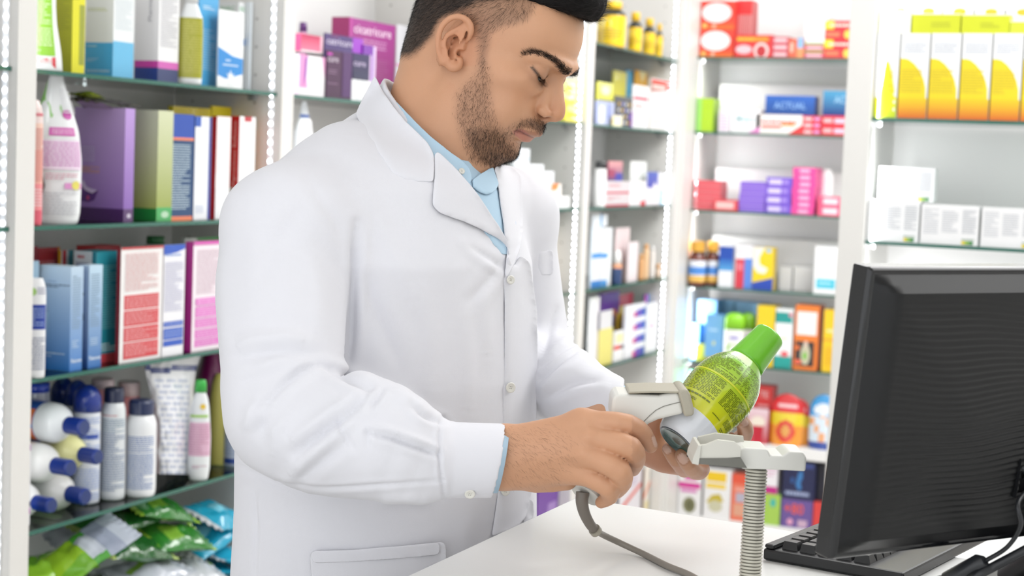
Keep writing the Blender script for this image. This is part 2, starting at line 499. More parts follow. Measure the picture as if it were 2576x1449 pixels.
def box(label, wall, shelf, xl, xc, xr, ytop, ca, cb=None, ct=None, A=(), B=(), dep=.015, rot=0, zb=None, n=1, name='medicine_box', cat='box', group=None, wA=.05, wB=.06, jit=0, T=(), mtl=None):
    z0 = shelf_z(wall, shelf) if zb is None else zb
    p, ztop, ym = corner(wall, dep, xc, z0, ytop)
    t = R(rot)
    dA = np.array([-math.cos(t), -math.sin(t), 0]); dB = np.array([-math.sin(t), math.cos(t), 0])
    a = abs(solve(xl, ym, p, dA)) if xl is not None else wA
    b = abs(solve(xr, ym, p, dB)) if xr is not None else wB
    H = max(ztop - z0, .01)
    bx, blo, bhi = bounds(wall, p)
    p = np.array(p)
    if bx == 1:
        if p[1] < blo: b = max(b - (blo - p[1]), .01); p[1] = blo
        if p[1] + b > bhi: b = max(bhi - p[1], .008)
        if p[1] + b > bhi: p[1] = bhi - b
        a = min(a, p[0] - (XL - DEEP) - .002)
    else:
        if p[0] - a < blo: a = p[0] - blo
        if p[0] > bhi: a = max(a - (p[0] - bhi), .01); p[0] = bhi
    cb = cb or ca; ct = ct or cb
    out = []
    for i in range(n):
        h = H / n
        zz = z0 + h * i
        c = np.array([p[0], p[1], zz])
        if jit: c = c + dA * rnd.uniform(-jit, jit) + dB * rnd.uniform(0, jit)
        up = np.array([0, 0, h - (.0006 if n > 1 else 0)])
        mb = MB()
        c0, c1, c2, c3 = c, c + dA * a, c + dA * a + dB * b, c + dB * b
        def SA(u, v, L, c1=c1, up=up): return c1 - dA * a * u + up * v - dB * L
        def SB(u, v, L, c0=c0, up=up): return c0 + dB * b * u + up * v - dA * L
        def ST(u, v, L, c0=c0, up=up): return c0 + up + dA * a * (1 - u) + dB * b * v + np.array([0, 0, L])
        SA.nv = SB.nv = ST.nv = 8
        fa = ca if isinstance(ca, tuple) else (ca, ca); fb = cb if isinstance(cb, tuple) else (cb, cb)
        paint(mb, SA, [('r', 0, 0, 1, 1, fa[0], fa[1])], lift=0); paint(mb, SB, [('r', 0, 0, 1, 1, fb[0], fb[1])], lift=0)
        tc = ct if isinstance(ct, str) else ct[1]
        mb.poly([c0 + up, c3 + up, c2 + up, c1 + up], tc); mb.poly([c0, c1, c2, c3], tc)
        mb.poly([c1, c1 + up, c2 + up, c2], fb[0]); mb.poly([c3, c2, c2 + up, c3 + up], fa[0])
        paint(mb, SA, A, seed=len(BOXES) + i); paint(mb, SB, B, seed=len(BOXES) + i + 99)
        # closing flap line of the carton on top
        paint(mb, ST, [('r', .02, .0, .98, .02, '#9a9a98')] + list(T), seed=5)
        o = mb.build(name, mtl or M_CARD, loc=(c0 + c2) / 2)
        lab = label if n == 1 else label.replace('{}', ordname(i, n))
        tag(o, lab, cat, group)
        out.append(o)
    BOXES[label] = dict(top=z0 + H, p=p, a=a, b=b)
    return z0 + H

def lathe(label, wall, shelf, px, dep, body, cols, cap=None, capcol='#ffffff', prints=(), name='bottle', cat='bottle', group=None, flat=1., zb=None, mtl=None, ridges=0, extra=None, band=None, yaw=None, boxy=2.):
    """body / cap: [(py, half width px)...] bottom to top, as seen at column px"""
    z0 = shelf_z(wall, shelf) if zb is None else zb
    p, ztop, ym = corner(wall, dep, px, z0, body[-1][0])
    ax, val = plane_of(wall, dep)
    zc = proj((p[0], p[1], z0))[2]
    prof = [(float(hit(px, y, ax, val)[2]), w * zc / F_PX) for y, w in body]
    off = z0 - prof[0][0]; prof[0] = (z0, prof[0][1])
    wmax = max(w for _, w in prof)
    p = np.array(p); bx, blo, bhi = bounds(wall, p)
    p[bx] = min(max(p[bx], blo + wmax), bhi - wmax)
    if wall == 'L': p[0] = max(p[0], XL - DEEP + wmax + .003)
    base = np.array([p[0], p[1], 0])
    # centre pushed back by its radius so that it stands inside the shelf
    toc = np.array([CAM[0] - p[0], CAM[1] - p[1], 0]); toc /= np.linalg.norm(toc)
    side = np.array([-toc[1], toc[0], 0])     # image right... orientation fixed below
    if proj(base + side * .01 + np.array([0, 0, z0]))[0] < proj(base + np.array([0, 0, z0]))[0]: side = -side
    if yaw is not None:
        cy, sy = math.cos(R(yaw)), math.sin(R(yaw)); toc, side = toc * cy + side * sy, side * cy - toc * sy
    cen = base - toc * wmax * flat * .0
    NS = 28
    def ring(z, r):
        out = []
        for k in range(NS):
            t = 2 * math.pi * k / NS
            ct, st = math.cos(t), math.sin(t)
            ct = math.copysign(abs(ct) ** (2 / boxy), ct); st = math.copysign(abs(st) ** (2 / boxy), st)
            out.append(cen + side * r * ct + toc * r * flat * st + np.array([0, 0, z]))
        return out
    def smooth(pr):
        out = []
        for i in range(len(pr) - 1):
            (z0_, r0), (z1_, r1) = pr[i], pr[i + 1]
            nn = max(1, int(abs(z1_ - z0_) / .006))
            for j in range(nn):
                s = j / nn
                out.append((z0_ + (z1_ - z0_) * s, r0 + (r1 - r0) * s))
        out.append(pr[-1])
        rr = [r for _, r in out]
        for _ in range(2):
            rr = [rr[0]] + [(rr[i - 1] + 2 * rr[i] + rr[i + 1]) / 4 for i in range(1, len(rr) - 1)] + [rr[-1]]
        return [(z, r) for (z, _), r in zip(out, rr)]
    def colour_at(z, lst):
        if isinstance(lst, str): return lst
        f = (z - prof[0][0]) / (prof[-1][0] - prof[0][0])
        for lim, c in lst:
            if f <= lim: return c
        return lst[-1][1]
    root = empty(name, (cen[0], cen[1], z0), label, cat, group)
    sp = smooth(prof)
    mb = MB()
    e = .0025
    rings = [ring(sp[0][0], max(sp[0][1] - e, .001))] + [ring(z + (e * .5 if i == 0 else 0), r) for i, (z, r) in enumerate(sp)]
    zs = [sp[0][0]] + [z for z, _ in sp]
    mb.grid(rings, smooth=True, closed_u=True, colf=lambda i, j: colour_at((zs[i] + zs[min(i + 1, len(zs) - 1)]) / 2, cols))
    mb.poly(rings[0][::-1], colour_at(zs[0], cols)); mb.poly(rings[-1], colour_at(zs[-1], cols))
    zlo, zhi = prof[0][0], prof[-1][0]
    def S(u, v, L):
        t = math.pi * (1 - u)
        z = zlo + (zhi - zlo) * v
        r = np.interp(z, [a for a, _ in sp], [b for _, b in sp]) + L
        ct, st = math.cos(t), math.sin(t)
        ct = math.copysign(abs(ct) ** (2 / boxy), ct); st = math.copysign(abs(st) ** (2 / boxy), st)
        return cen + side * r * ct + toc * (r * flat) * st + toc * L + np.array([0, 0, z])
    S.nu = 14; S.nv = 10
    paint(mb, S, prints, lift=.0003, seed=len(BOXES))
    kids = [mb.build('body', mtl or M_PLAST, loc=cen + np.array([0, 0, z0]))]
    if cap:
        cp = [(float(hit(px, y, ax, val)[2]), w * zc / F_PX) for y, w in cap]
        mb = MB()
        rr = [ring(cp[0][0], cp[0][1] * .6)] + [ring(z, r) for z, r in cp] + [ring(cp[-1][0] + .001, cp[-1][1] * .86)]
        mb.grid(rr, capcol, smooth=False if ridges else True, closed_u=True)
        mb.poly(rr[0][::-1], capcol); mb.poly(rr[-1], capcol)
        kids.append(mb.build('cap', mtl or M_PLAST, loc=cen + np.array([0, 0, cp[0][0]])))
    adopt(root, *kids)
    BOXES[label] = 1
    return root, S

def pillow(label, c, size, rot, colf, name='foil_packet', cat='packet', group=None, seed=0, n=26, wr=.006, mtl=None, seal=.06):
    """a soft sealed packet: length, width, thickness; rot = matrix columns or euler degrees"""
    E = Matrix.Identity(3)
    if rot is not None:
        from mathutils import Euler
        E = Euler([R(a) for a in rot]).to_matrix()
    E = np.array(E)
    l, w, t = size
    m = int(n * .75)
    mb = MB()
    def pt(i, j, s):
        u, v = i / n, j / m
        x = (u - .5) * l; y = (v - .5) * w
        puff = (max(0, math.sin(math.pi * min(max((u - seal) / (1 - 2 * seal), 0), 1))) ** .5) * (max(0, math.sin(math.pi * v)) ** .45)
        wn = noise.noise(Vector((x * 28 + seed * 7.1, y * 34, s * 3.3))) * wr * 1.6 + noise.noise(Vector((x * 80 + seed, y * 14, s * 9))) * wr
        y *= 1 + .05 * math.sin(u * 9 + seed) - .06 * puff
        z = s * (t * .5 * puff) + wn * (.35 + .65 * puff) * (1 if s > 0 else .3)
        if u < seal or u > 1 - seal: z += .0035 * math.sin(v * 40) 
        # sag over what lies below
        z -= .10 * (u - .5) ** 2 * l * .8
        return np.array(c) + E @ np.array([x, y, z])
    for s in (1, -1):
        P = [[pt(i, j, s) for j in range(m + 1)] for i in range(n + 1)]
        if s < 0: P = [r[::-1] for r in P]
        mb.grid(P, smooth=True, colf=lambda i, j: colf((i + .5) / n, (j + .5) / m, s))
    o = mb.build(name, mtl or M_FILM, loc=c, weld=True)
    tag(o, label, cat, group)
    return o
# ================================================================ goods: left wall, cabinet beside the man
def lines(u0, v0, u1, v1, c, n): return ('t', u0, v0, u1, v1, c, n)
# --- shelf 1 (top)
lathe('white bottle with a lime green label and red wave at the top left corner', 'L', 1, 112, .05,
      [(168, 46), (130, 42), (60, 30), (0, 26), (-60, 22)], '#eef0f0', cap=[(-62, 12), (-110, 12)], capcol='#e8e8e8',
      prints=[('r', .02, .16, .72, .98, '#8fc63a'), ('p', [(.02, .05), (.02, .2), (.25, .17), (.5, .13), (.72, .15), (.72, .03)], '#d8434c'), lines(.06, .2, .66, .95, '#d9ecb8', 26), lines(.06, .07, .66, .13, '#f2c0c0', 4)], flat=.5)
box('olive and yellow tall carton at the top left, second item from the left post', 'L', 1, 140, 182, 214, -60, ('#b4b720', '#b9bc28'), '#e2dc12',
    A=[lines(.08, .45, .85, .78, '#a3a726', 14)], B=[('r', .55, .1, .95, .72, '#9aa02c'), lines(.1, .76, .9, .92, '#b3ad10', 4)], dep=.05)
box('tall white carton with a pale blue lower half on the top left shelf', 'L', 1, 215, 285, 337, -50, '#e4e6e6', '#e9edee', dep=.04,
    A=[('r', 0, 0, 1, .36, '#3fa6da'), lines(.08, .68, .8, .72, '#c8cf9a', 2), ('t', .08, .31, .42, .335, '#bfe0ef', 1), lines(.08, .16, .5, .2, '#a8d6ee', 3), lines(.08, .05, .9, .08, '#cfe8f5', 2)],
    B=[('r', 0, 0, 1, .38, '#67b8e0'), lines(.1, .5, .9, .82, '#d3dde2', 20)])
box('tall white carton with magenta and navy bands at its foot', 'L', 1, 340, 399, 450, -40, '#ecebec', '#ededee', dep=.03,
    A=[('r', 0, 0, 1, .145, '#173a8a'), ('r', 0, .145, 1, .215, '#c93aa4'), ('T', 'Pharmaton', .55, .62, .7, .95, '#a8a8ae', True)],
    B=[('r', 0, 0, 1, .14, '#35406f'), ('r', 0, .14, 1, .215, '#cf62b4'), lines(.1, .36, .9, .93, '#b9b9bf', 30)])
lathe('white flat bottle with an olive green label on the top left shelf', 'L', 1, 479, .025, [(206, 29), (180, 31), (80, 31), (36, 29), (22, 16), (8, 15)], '#eceff0',
      cap=[(6, 17), (-30, 17)], capcol='#f2f2f2', prints=[('r', .07, .08, .93, .82, '#a9a82c'), lines(.16, .14, .86, .78, '#c2bf55', 20)], flat=.5, boxy=3)
box('tall sky blue carton behind the olive labelled bottle', 'L', 1, 490, 500, 549, -80, '#3f9bd0', '#4aa6da', dep=.045, B=[lines(.25, .14, .85, .5, '#9ccdec', 16), lines(.2, .66, .8, .7, '#d5ecf8', 2)])
box('white carton with a bright blue swoosh and small figure near the foot', 'L', 1, 546, 549, 612, 22, '#eceeef', '#eef0f1', dep=.02,
    B=[('p', [(0, .52), (.3, .47), (.6, .42), (1, .4), (1, .2), (.6, .15), (.3, .12), (0, .16)], '#1f86cf'), ('t', .3, .34, .62, .38, '#dcebf5', 1), ('t', .2, .28, .8, .32, '#dcebf5', 1),
       ('p', [(.35, .2), (.45, .12), (.4, .03), (.5, .08), (.6, .03), (.56, .12), (.65, .2), (.55, .17), (.5, .24), (.45, .17)], '#f5f8fa')])
box('tall white carton with a green heading behind the blue swoosh carton', 'L', 1, 548, 598, 650, 4, '#e6e8e6', '#eaecec', dep=.085, A=[('T', 'PARC', .1, .9, .8, .95, '#8fc39a')],
    B=[('T', 'PARC', .1, .9, .8, .95, '#8fc39a'), ('p', [(0, .7), (.5, .6), (1, .58), (1, .52), (0, .52)], '#2f7fc6'), lines(.1, .15, .9, .48, '#c9ced2', 18)])
box('plain white carton at the right end of the top left shelf', 'L', 1, 636, 648, 684, 8, '#e9edf0', '#e6edf2', dep=.07)
# --- shelf 2
lathe('pink and peach bottle just right of the left post', 'L', 2, 62, .02, [(560, 30), (545, 31), (300, 30), (262, 26), (250, 18)], [(.13, '#d9586c'), (.35, '#ee8f92'), (.6, '#f3b3a2'), (.82, '#f2cdbc'), (1, '#f0dcd8')],
      prints=[lines(.55, .15, .92, .3, '#f6d4d6', 6), lines(.55, .35, .92, .78, '#dd8f8c', 22), ('t', .6, .86, .95, .91, '#df6d7e', 1)], flat=.6)
lathe('large white flask with pink and green printing on the second left shelf', 'L', 2, 138, .05, [(552, 58), (540, 64), (480, 66), (400, 66), (330, 58), (260, 36), (220, 24), (192, 17)], '#eef0f1', cap=[(190, 15), (176, 15)], capcol='#f2f2f2',
      prints=[('p', [(.05, .72), (.05, .97), (.35, .93), (.62, .8), (.66, .72), (.42, .72), (.36, .8), (.2, .84)], '#8cc66a'), ('e', .72, .745, .1, .035, '#c44aa6'), ('r', .42, .6, .8, .655, '#d35ab2'), lines(.46, .61, .78, .645, '#f3c9e6', 2),
              ('r', .3, .37, .9, .57, '#f0dcee'), lines(.33, .39, .86, .56, '#d28fc8', 9), ('r', .62, .24, .9, .28, '#e19ad0'), ('e', .78, .265, .07, .03, '#e6dc6a'), lines(.4, .3, .8, .35, '#d9a4b4', 3), lines(.35, .06, .8, .22, '#c9cbd0', 8), ('p', [(.3, .38), (.34, .3), (.3, .22), (.37, .2), (.4, .26), (.36, .34)], '#7a6a66'), lines(.6, .75, .95, .92, '#d9d9dd', 10)], flat=.5)
box('large purple carton fading to lilac with a dark purple foot', 'L', 2, 186, 313, 337, 272, ('#8d62b4', '#c9a9e0'), ('#7c55a6', '#b795d6'), '#d9bdea', dep=.02,
    A=[('r', 0, 0, 1, .115, '#4a1f62'), ('p', [(.1, .3), (.15, .17), (.3, .16), (.42, .18), (.5, .27), (.38, .25), (.3, .3), (.22, .26), (.16, .34)], '#5a2a7c'), ('p', [(.14, .31), (.2, .36), (.26, .3), (.36, .28), (.48, .27), (.38, .24), (.26, .26)], '#d9c3e6'), lines(.16, .42, .52, .48, '#d99a66', 4), lines(.12, .52, .42, .66, '#c8b3dc', 6), ('e', .3, .2, .03, .02, '#cc4a86')],
    B=[('r', 0, 0, 1, .115, '#573a6a'), ('e', .55, .055, .2, .02, '#c9c0d0')])
box('pale green carton with a bright green foot beside the purple carton', 'L', 2, 330, 396, 434, 277, ('#a9b84a', '#dfe3c8'), ('#8f9c34', '#cfd4b0'), '#e4e6d0', dep=.015,
    A=[('r', 0, 0, 1, .115, '#1f8f3c')], B=[('r', 0, 0, 1, .125, '#4aa860'), ('e', .55, .06, .25, .03, '#b6d6b8')])
box('navy and blue leaning carton with orange stripes on the second left shelf', 'L', 2, 425, 428, 486, 285, '#123a78', '#12406e', dep=.02,
    B=[('r', 0, .78, 1, 1, '#1747a8'), ('r', 0, .755, 1, .78, '#e8825a'), ('r', 0, .0, 1, .04, '#e8825a'), lines(.08, .1, .85, .72, '#bcd0dc', 26)])
box('narrow white carton with a blue edge behind the navy one', 'L', 2, 477, 489, 530, 292, '#2a58b4', '#eef0f4', dep=.03, B=[('r', 0, .9, .35, 1, '#2a58b4'), ('r', .85, 0, 1, 1, '#2c3f9a'), lines(.1, .06, .6, .14, '#c0c8de', 5)])
box('white carton with a red left edge on the second left shelf', 'L', 2, 531, 543, 578, 292, '#d0202c', '#f0eeee', dep=.03, B=[('r', 0, .45, 1, 1, '#f6e8e8'), ('r', 0, 0, 1, .3, '#e8eaec')])
box('white carton with red spine lettering, right end of the second left shelf', 'L', 2, 577, 600, 640, 292, '#d41c28', '#efeeee', dep=.03, A=[('T', 'Pigmentoso Bellezoo', .35, .32, .75, .95, '#f3c4c6', True), ('r', 0, 0, 1, .3, '#e8eaec')], B=[('r', .3, .95, .75, 1, '#b8202c')])
box('left of the two yellow cartons lying behind the red and white cartons', 'L', 2, 420, 432, 528, 266, '#e8d216', '#e9d21a', dep=.12, B=[lines(.1, .86, .95, .93, '#c9a014', 1)])
box('right of the two yellow cartons lying behind the red and white cartons', 'L', 2, 524, 530, 634, 266, '#e8d216', '#e9d21a', dep=.12, B=[('t', .2, .85, .85, .94, '#b3a01a', 1)])
_z = BOXES['large purple carton fading to lilac with a dark purple foot']['top']
for i, (px, pz, c, rr, sz, lab) in enumerate([(230, 258, '#5c4a46', (4, 6, 20), (.13, .07, .008), 'dark brown blister pouch lying on the purple carton'), (262, 248, '#9a9a94', (2, 3, -12), (.14, .07, .007), 'silver grey pouch on top of the purple carton'),
        (218, 240, '#a9b83a', (0, 5, 5), (.06, .05, .012), 'small lime green sachet topmost on the purple carton')]):
    q = hit(px, pz, 0, XL - .07)
    pillow(lab, (q[0], q[1], _z + .006 + .008 * i), sz, (rr[0], rr[1], rr[2] + 90), lambda u, v, s, c=c: c, seed=i, n=14, wr=.002)
# --- shelf 3
lathe('white bottle with a green disc and dark blue panel at the left post', 'L', 3, 66, .02, [(951, 38), (930, 39), (740, 39), (712, 37), (700, 30)], '#eeeff1',
      prints=[('r', .1, .49, .9, .74, '#1c3c9c'), lines(.16, .52, .8, .71, '#8fa6dc', 7), ('e', .42, .87, .16, .055, '#9fce6a'), lines(.6, .84, .85, .92, '#a8aac0', 3), lines(.3, .08, .85, .42, '#9aa0b4', 12)], flat=.5, boxy=3)
box('pale blue carton shading to bright blue, left of the matching pair', 'L', 3, 93, 177, 208, 672, ('#2f7fd0', '#c4dcf2'), ('#2f74bc', '#bcd2e4'), '#d3e4f2', dep=.012,
    A=[('r', 0, 0, .36, .55, '#1a6cc8', '#a9cdf0'), lines(.3, .845, .65, .86, '#5f86b4', 1), lines(.1, .79, .98, .83, '#4f5f78', 2), ('t', .1, .15, .85, .175, '#d9ecfb', 1), ('t', .3, .125, .6, .14, '#d9ecfb', 1)],
    B=[lines(.12, .4, .8, .92, '#7d95ac', 22), ('T', 'Fisiocrem', .1, .08, .95, .12, '#e9f3fb'), lines(.15, .22, .7, .3, '#b9d2ea', 4)])
box('pale blue carton shading to bright blue, right of the matching pair', 'L', 3, 196, 223, 256, 668, ('#1f4f92', '#c9dff0'), ('#2468ae', '#bcd6e8'), '#d3e4f2', dep=.012,
    A=[('e', .3, .5, .25, .06, '#15181f'), ('p', [(.1, .9), (.5, .86), (.2, .8)], '#1d2a55'), ('e', .35, .72, .2, .02, '#20304f')], B=[lines(.12, .4, .8, .92, '#7d95ac', 22), ('T', 'Fisiocrem', .1, .08, .95, .12, '#e9f3fb'), lines(.15, .22, .7, .3, '#b9d2ea', 4)])
box('teal carton with a red foot behind the pale blue pair', 'L', 3, 184, 240, 296, 634, '#dfe6e8', '#1f8494', dep=.045, A=[('t', .15, .92, .75, .975, '#c23a48', 1), ('r', .82, 0, 1, 1, '#2a8c9e'), lines(.1, .84, .7, .9, '#4a5f98', 3)],
    B=[('r', 0, 0, 1, .08, '#c8424a'), ('r', .02, .02, .98, .05, '#c8424a'), lines(.08, .3, .92, .88, '#6fb3bc', 26), lines(.08, .1, .92, .18, '#d0e6ea', 3)], T=[('r', .2, .1, .8, .6, '#35a0b0')])
box('large white carton with red edges and four red text blocks', 'L', 3, 292, 302, 407, 624, '#8c2430', '#ebe9e8', '#b8242c', dep=.012,
    B=[('r', .09, .46, .92, .585, '#d23c44'), ('r', .09, .315, .92, .45, '#d23c44'), ('r', .09, .18, .92, .305, '#d23c44'), ('r', .09, .03, .92, .17, '#d23c44'), lines(.12, .47, .9, .575, '#eba6a8', 7), lines(.12, .33, .9, .445, '#eba6a8', 8), lines(.12, .19, .9, .3, '#eba6a8', 7), lines(.12, .05, .9, .165, '#eba6a8', 8), lines(.1, .62, .88, .95, '#e3b9b9', 22), ('r', 0, .985, 1, 1, '#c9343a')])
box('white carton with royal blue top corner and blue text blocks', 'L', 3, 405, 410, 463, 617, '#dcdfe8', '#eaeaee', '#c8d0e4', dep=.012,
    B=[('p', [(0, .91), (.6, .93), (1, .96), (1, 1), (0, 1)], '#2c58bc'), ('t', .08, .885, .8, .93, '#9fb4e0', 1), ('r', .04, .265, .96, .31, '#2c58bc'), ('r', .04, .15, .96, .25, '#2c58bc'), ('r', .04, .09, .96, .14, '#2c58bc'), lines(.08, .165, .9, .24, '#8fa6e0', 5), lines(.06, .4, .9, .85, '#c6c6de', 26), lines(.08, .275, .9, .3, '#9fb0e6', 1)])
box("magenta spined white carton with pink text blocks, tucked beside the man's sleeve", 'L', 3, 464, 484, 575, 609, ('#c42c98', '#e052b8'), '#eee4ea', '#d24aa8', dep=.012,
    B=[('r', .08, y0, 1, y1, '#e07ac8') for y0, y1 in ((.04, .11), (.12, .2), (.215, .3), (.31, .405), (.42, .485))] + [lines(.1, .52, .98, .93, '#d8c0cc', 24), lines(.12, .05, .98, .48, '#eeb4e0', 22), ('r', 0, .97, 1, 1, '#d860b4')])
box('white carton with a green lid edge behind the magenta spined one', 'L', 3, 455, 462, 560, 600, '#e4e8e4', '#dfe6e0', '#3f8f4a', dep=.09, B=[('r', .3, .97, 1, 1, '#4a9a55')])
_t = box('dark red carton pushed back near the left post on the third shelf', 'L', 3, 58, 60, 92, 621, '#8a2a30', '#90303a', dep=.15, B=[lines(.1, .8, .8, .9, '#b86a6e', 2)])
box('dark red carton with an orange edge in the back row of the third shelf', 'L', 3, 90, 93, 148, 624, '#96202c', '#9c2630', dep=.15, B=[('r', .9, 0, 1, 1, '#d8862c'), lines(.1, .8, .8, .9, '#b86a6e', 2)])
box('yellow and red striped carton in the back row of the third shelf', 'L', 3, 145, 152, 182, 630, '#e0a91e', '#d0d4d4', dep=.13, B=[('r', .1, 0, .4, 1, '#c8303a'), ('r', .6, 0, 1, 1, '#2b7f8c')])
box('bright red topped carton in the back row of the third shelf', 'L', 3, 190, 236, 300, 620, '#c4202a', '#b01c26', '#c8202a', dep=.12)
box('pale steel blue carton in the middle row behind the pale blue pair', 'L', 3, 58, 64, 96, 658, '#8aa8bc', '#9bb8cc', dep=.075, B=[('r', .3, 0, .5, 1, '#b8d0e0'), lines(.5, .7, .9, .8, '#6b879c', 3)])
q = hit(390, 601, 0, XL - .13)
mb = MB(); mb.tube([(q[0], q[1], _t + .0), (q[0], q[1], _t + .022)], .036, '#1f6a34', 24)
o = mb.build('jar_lid', M_PLAST, loc=q); 
# --- shelf 4: bottles
bpy.data.objects.remove(o)
lathe('green capped jar behind the large red and white carton', 'L', 3, 388, .12, [(880, 30), (640, 30), (615, 26)], '#e3e8e0', cap=[(613, 23), (595, 22)], capcol='#1f6a34', name='jar', cat='jar')
lathe('navy capped talc bottle, nearer and shorter of the two on the fourth shelf', 'L', 4, 353, .03, [(1249, 37), (1235, 40), (1060, 39), (1048, 36), (1040, 28)], '#eceef0', cap=[(1041, 32), (1012, 32), (1006, 29)], capcol='#1c2a52', ridges=1,
      prints=[lines(.22, .55, .8, .75, '#5f7fb8', 8), lines(.22, .1, .8, .54, '#6f8cc0', 20)])
lathe('navy capped talc bottle, taller one left of its twin', 'L', 4, 284, .055, [(1262, 29), (1250, 32), (1030, 30), (1015, 26), (1010, 22)], '#dfe3e5', cap=[(1011, 25), (982, 25), (976, 23)], capcol='#1a2444', ridges=1,
      prints=[lines(.15, .86, .6, .88, '#d07a7a', 1), lines(.12, .7, .85, .84, '#8fa6b8', 6), lines(.12, .1, .85, .7, '#8b9cb8', 24)])
def aerosol(label, px, dep, w, ytop, ybody, prints=()):
    lathe(label, 'L', 4, px, dep, [(1270, w - 1), (1262, w), (ybody + 6, w), (ybody, w - 2)], '#dfe3ea', cap=[(ybody, w + 1), (ybody - (ybody - ytop) * .55, w), (ybody - (ybody - ytop) * .8, w * .8), (ytop + 4, w * .55), (ytop, w * .3)], capcol='#16338e', name='aerosol_can', cat='spray can', group='blue capped aerosol cans on the fourth shelf',
          prints=list(prints) + [lines(.1, .5, .9, .95, '#8fa6d8', 18), ('r', .3, .72, .8, .76, '#3350a8'), lines(.1, .05, .9, .4, '#9fb2dc', 12)])
aerosol('blue capped aerosol can in front, touching the lying bottles', 217, .075, 34, 970, 1034)
aerosol('blue capped aerosol can, middle one of the three', 192, .14, 28, 958, 1018)
aerosol('blue capped aerosol can, rearmost of the three', 156, .20, 30, 951, 1018)
lathe('grey bottle with a flat blue lid in the back corner by the left post', 'L', 4, 88, .16, [(1180, 36), (1010, 36), (985, 34)], '#9aa2b4', cap=[(985, 34), (963, 33)], capcol='#1d3fae')
lathe('small pink capped bottle, left of two at the back of the fourth shelf', 'L', 4, 256, .13, [(1200, 28), (990, 28), (976, 26)], '#e7a2a4', cap=[(976, 29), (953, 28)], capcol='#e6d3d6')
lathe('pink bottle with a pale pink cap behind the shorter talc bottle', 'L', 4, 322, .12, [(1200, 32), (1020, 34), (1000, 30), (994, 24)], '#e59a9c', cap=[(995, 28), (963, 28), (960, 26)], capcol='#ecd9da')
lathe('pink labelled bottle with a bright green cap on the fourth shelf', 'L', 4, 502, .02, [(1192, 22), (1180, 27), (1100, 28), (1020, 22), (995, 17), (986, 12)], '#eceff0', cap=[(987, 15), (965, 14), (957, 12)], capcol='#3bb54a',
      prints=[('r', .08, .28, .9, .66, '#e3b9cf'), lines(.14, .3, .85, .64, '#cf98b4', 12), ('r', .1, .72, .8, .745, '#9fd04a'), ('e', .6, .84, .1, .03, '#ecc83e'), lines(.3, .14, .75, .18, '#c9a0b4', 2)], flat=.55)
lathe('dark magenta flask half hidden behind the sleeve on the fourth shelf', 'L', 4, 528, .12, [(1160, 34), (1020, 36), (960, 36), (905, 22), (880, 16)], '#6e1050')
lathe('yellow green translucent flask partly behind the sleeve', 'L', 4, 553, .08, [(1180, 24), (1000, 26), (960, 20), (940, 12)], '#b9b25c', flat=.6)
lathe("white and blue bottle close against the man's sleeve", 'L', 4, 592, .05, [(1168, 30), (1050, 30), (1035, 22)], '#c8d2e2', prints=[('r', .1, .06, .9, .16, '#2f4f9c'), lines(.1, .2, .9, .8, '#9fb0d0', 12)])
box('white carton with purple stripes standing at the foot of the left post', 'L', 4, 20, 48, 76, 1122, '#dddde2', '#dcdce2', dep=.004, B=[('r', 0, .92, 1, .99, '#8a2a94'), ('r', 0, .28, 1, .34, '#3a2a40'), ('r', 0, .2, 1, .27, '#b04ab0'), ('r', 0, 0, 1, .07, '#23232c'), ('t', .3, .1, .8, .13, '#777788', 1)])
# clear bag with blue stripes
def stripe_bag():
    mb = MB(); n, m = 44, 20
    rows = [(1221, 391, 477), (1150, 390, 480), (1060, 388, 484), (1010, 376, 486), (960, 364, 492), (925, 368, 504), (903, 378, 510)]
    P = {}
    for s in (1, -1):
        G = []
        for i in range(n + 1):
            v = i / n; y = 1221 + (903 - 1221) * v
            ys = [r[0] for r in rows][::-1]
            x0 = np.interp(y, ys, [r[1] for r in rows][::-1]); x1 = np.interp(y, ys, [r[2] for r in rows][::-1])
            row = []
            for j in range(m + 1):
                u = j / m
                d = .06 - s * .028 * math.sin(math.pi * u) ** .6 * (1 - v ** 3 * .9) - .004 * noise.noise(Vector((u * 9, v * 14, s)))
                row.append(hit(x0 + (x1 - x0) * u, y, 0, XL - d))
            if s < 0: row = row[::-1]
            G.append(row)
        def cf(i, j, s=s):
            v = i / n
            w = v + .012 * math.sin(j / m * 6)
            if .925 < w < .955 or .80 < w < .845: return '#2c3f80'
            if v < .74 and i % 2 == 0 and (j * 7 + i * 3) % 5 and 2 < j < m - 2: return '#b9bfd2'
            return '#e3e4e8'
        mb.grid(G, smooth=True, colf=cf)
    off = LSH[4] + .001 - min(v[2] for v in mb.v); mb.v = [(a, b, c + off) for a, b, c in mb.v]
    o = mb.build('plastic_bag', M_FILM, loc=hit(430, 1221, 0, XL - .06), weld=True)
    tag(o, 'tall crinkled clear bag with two wavy navy stripes and small print', 'bag')
stripe_bag()
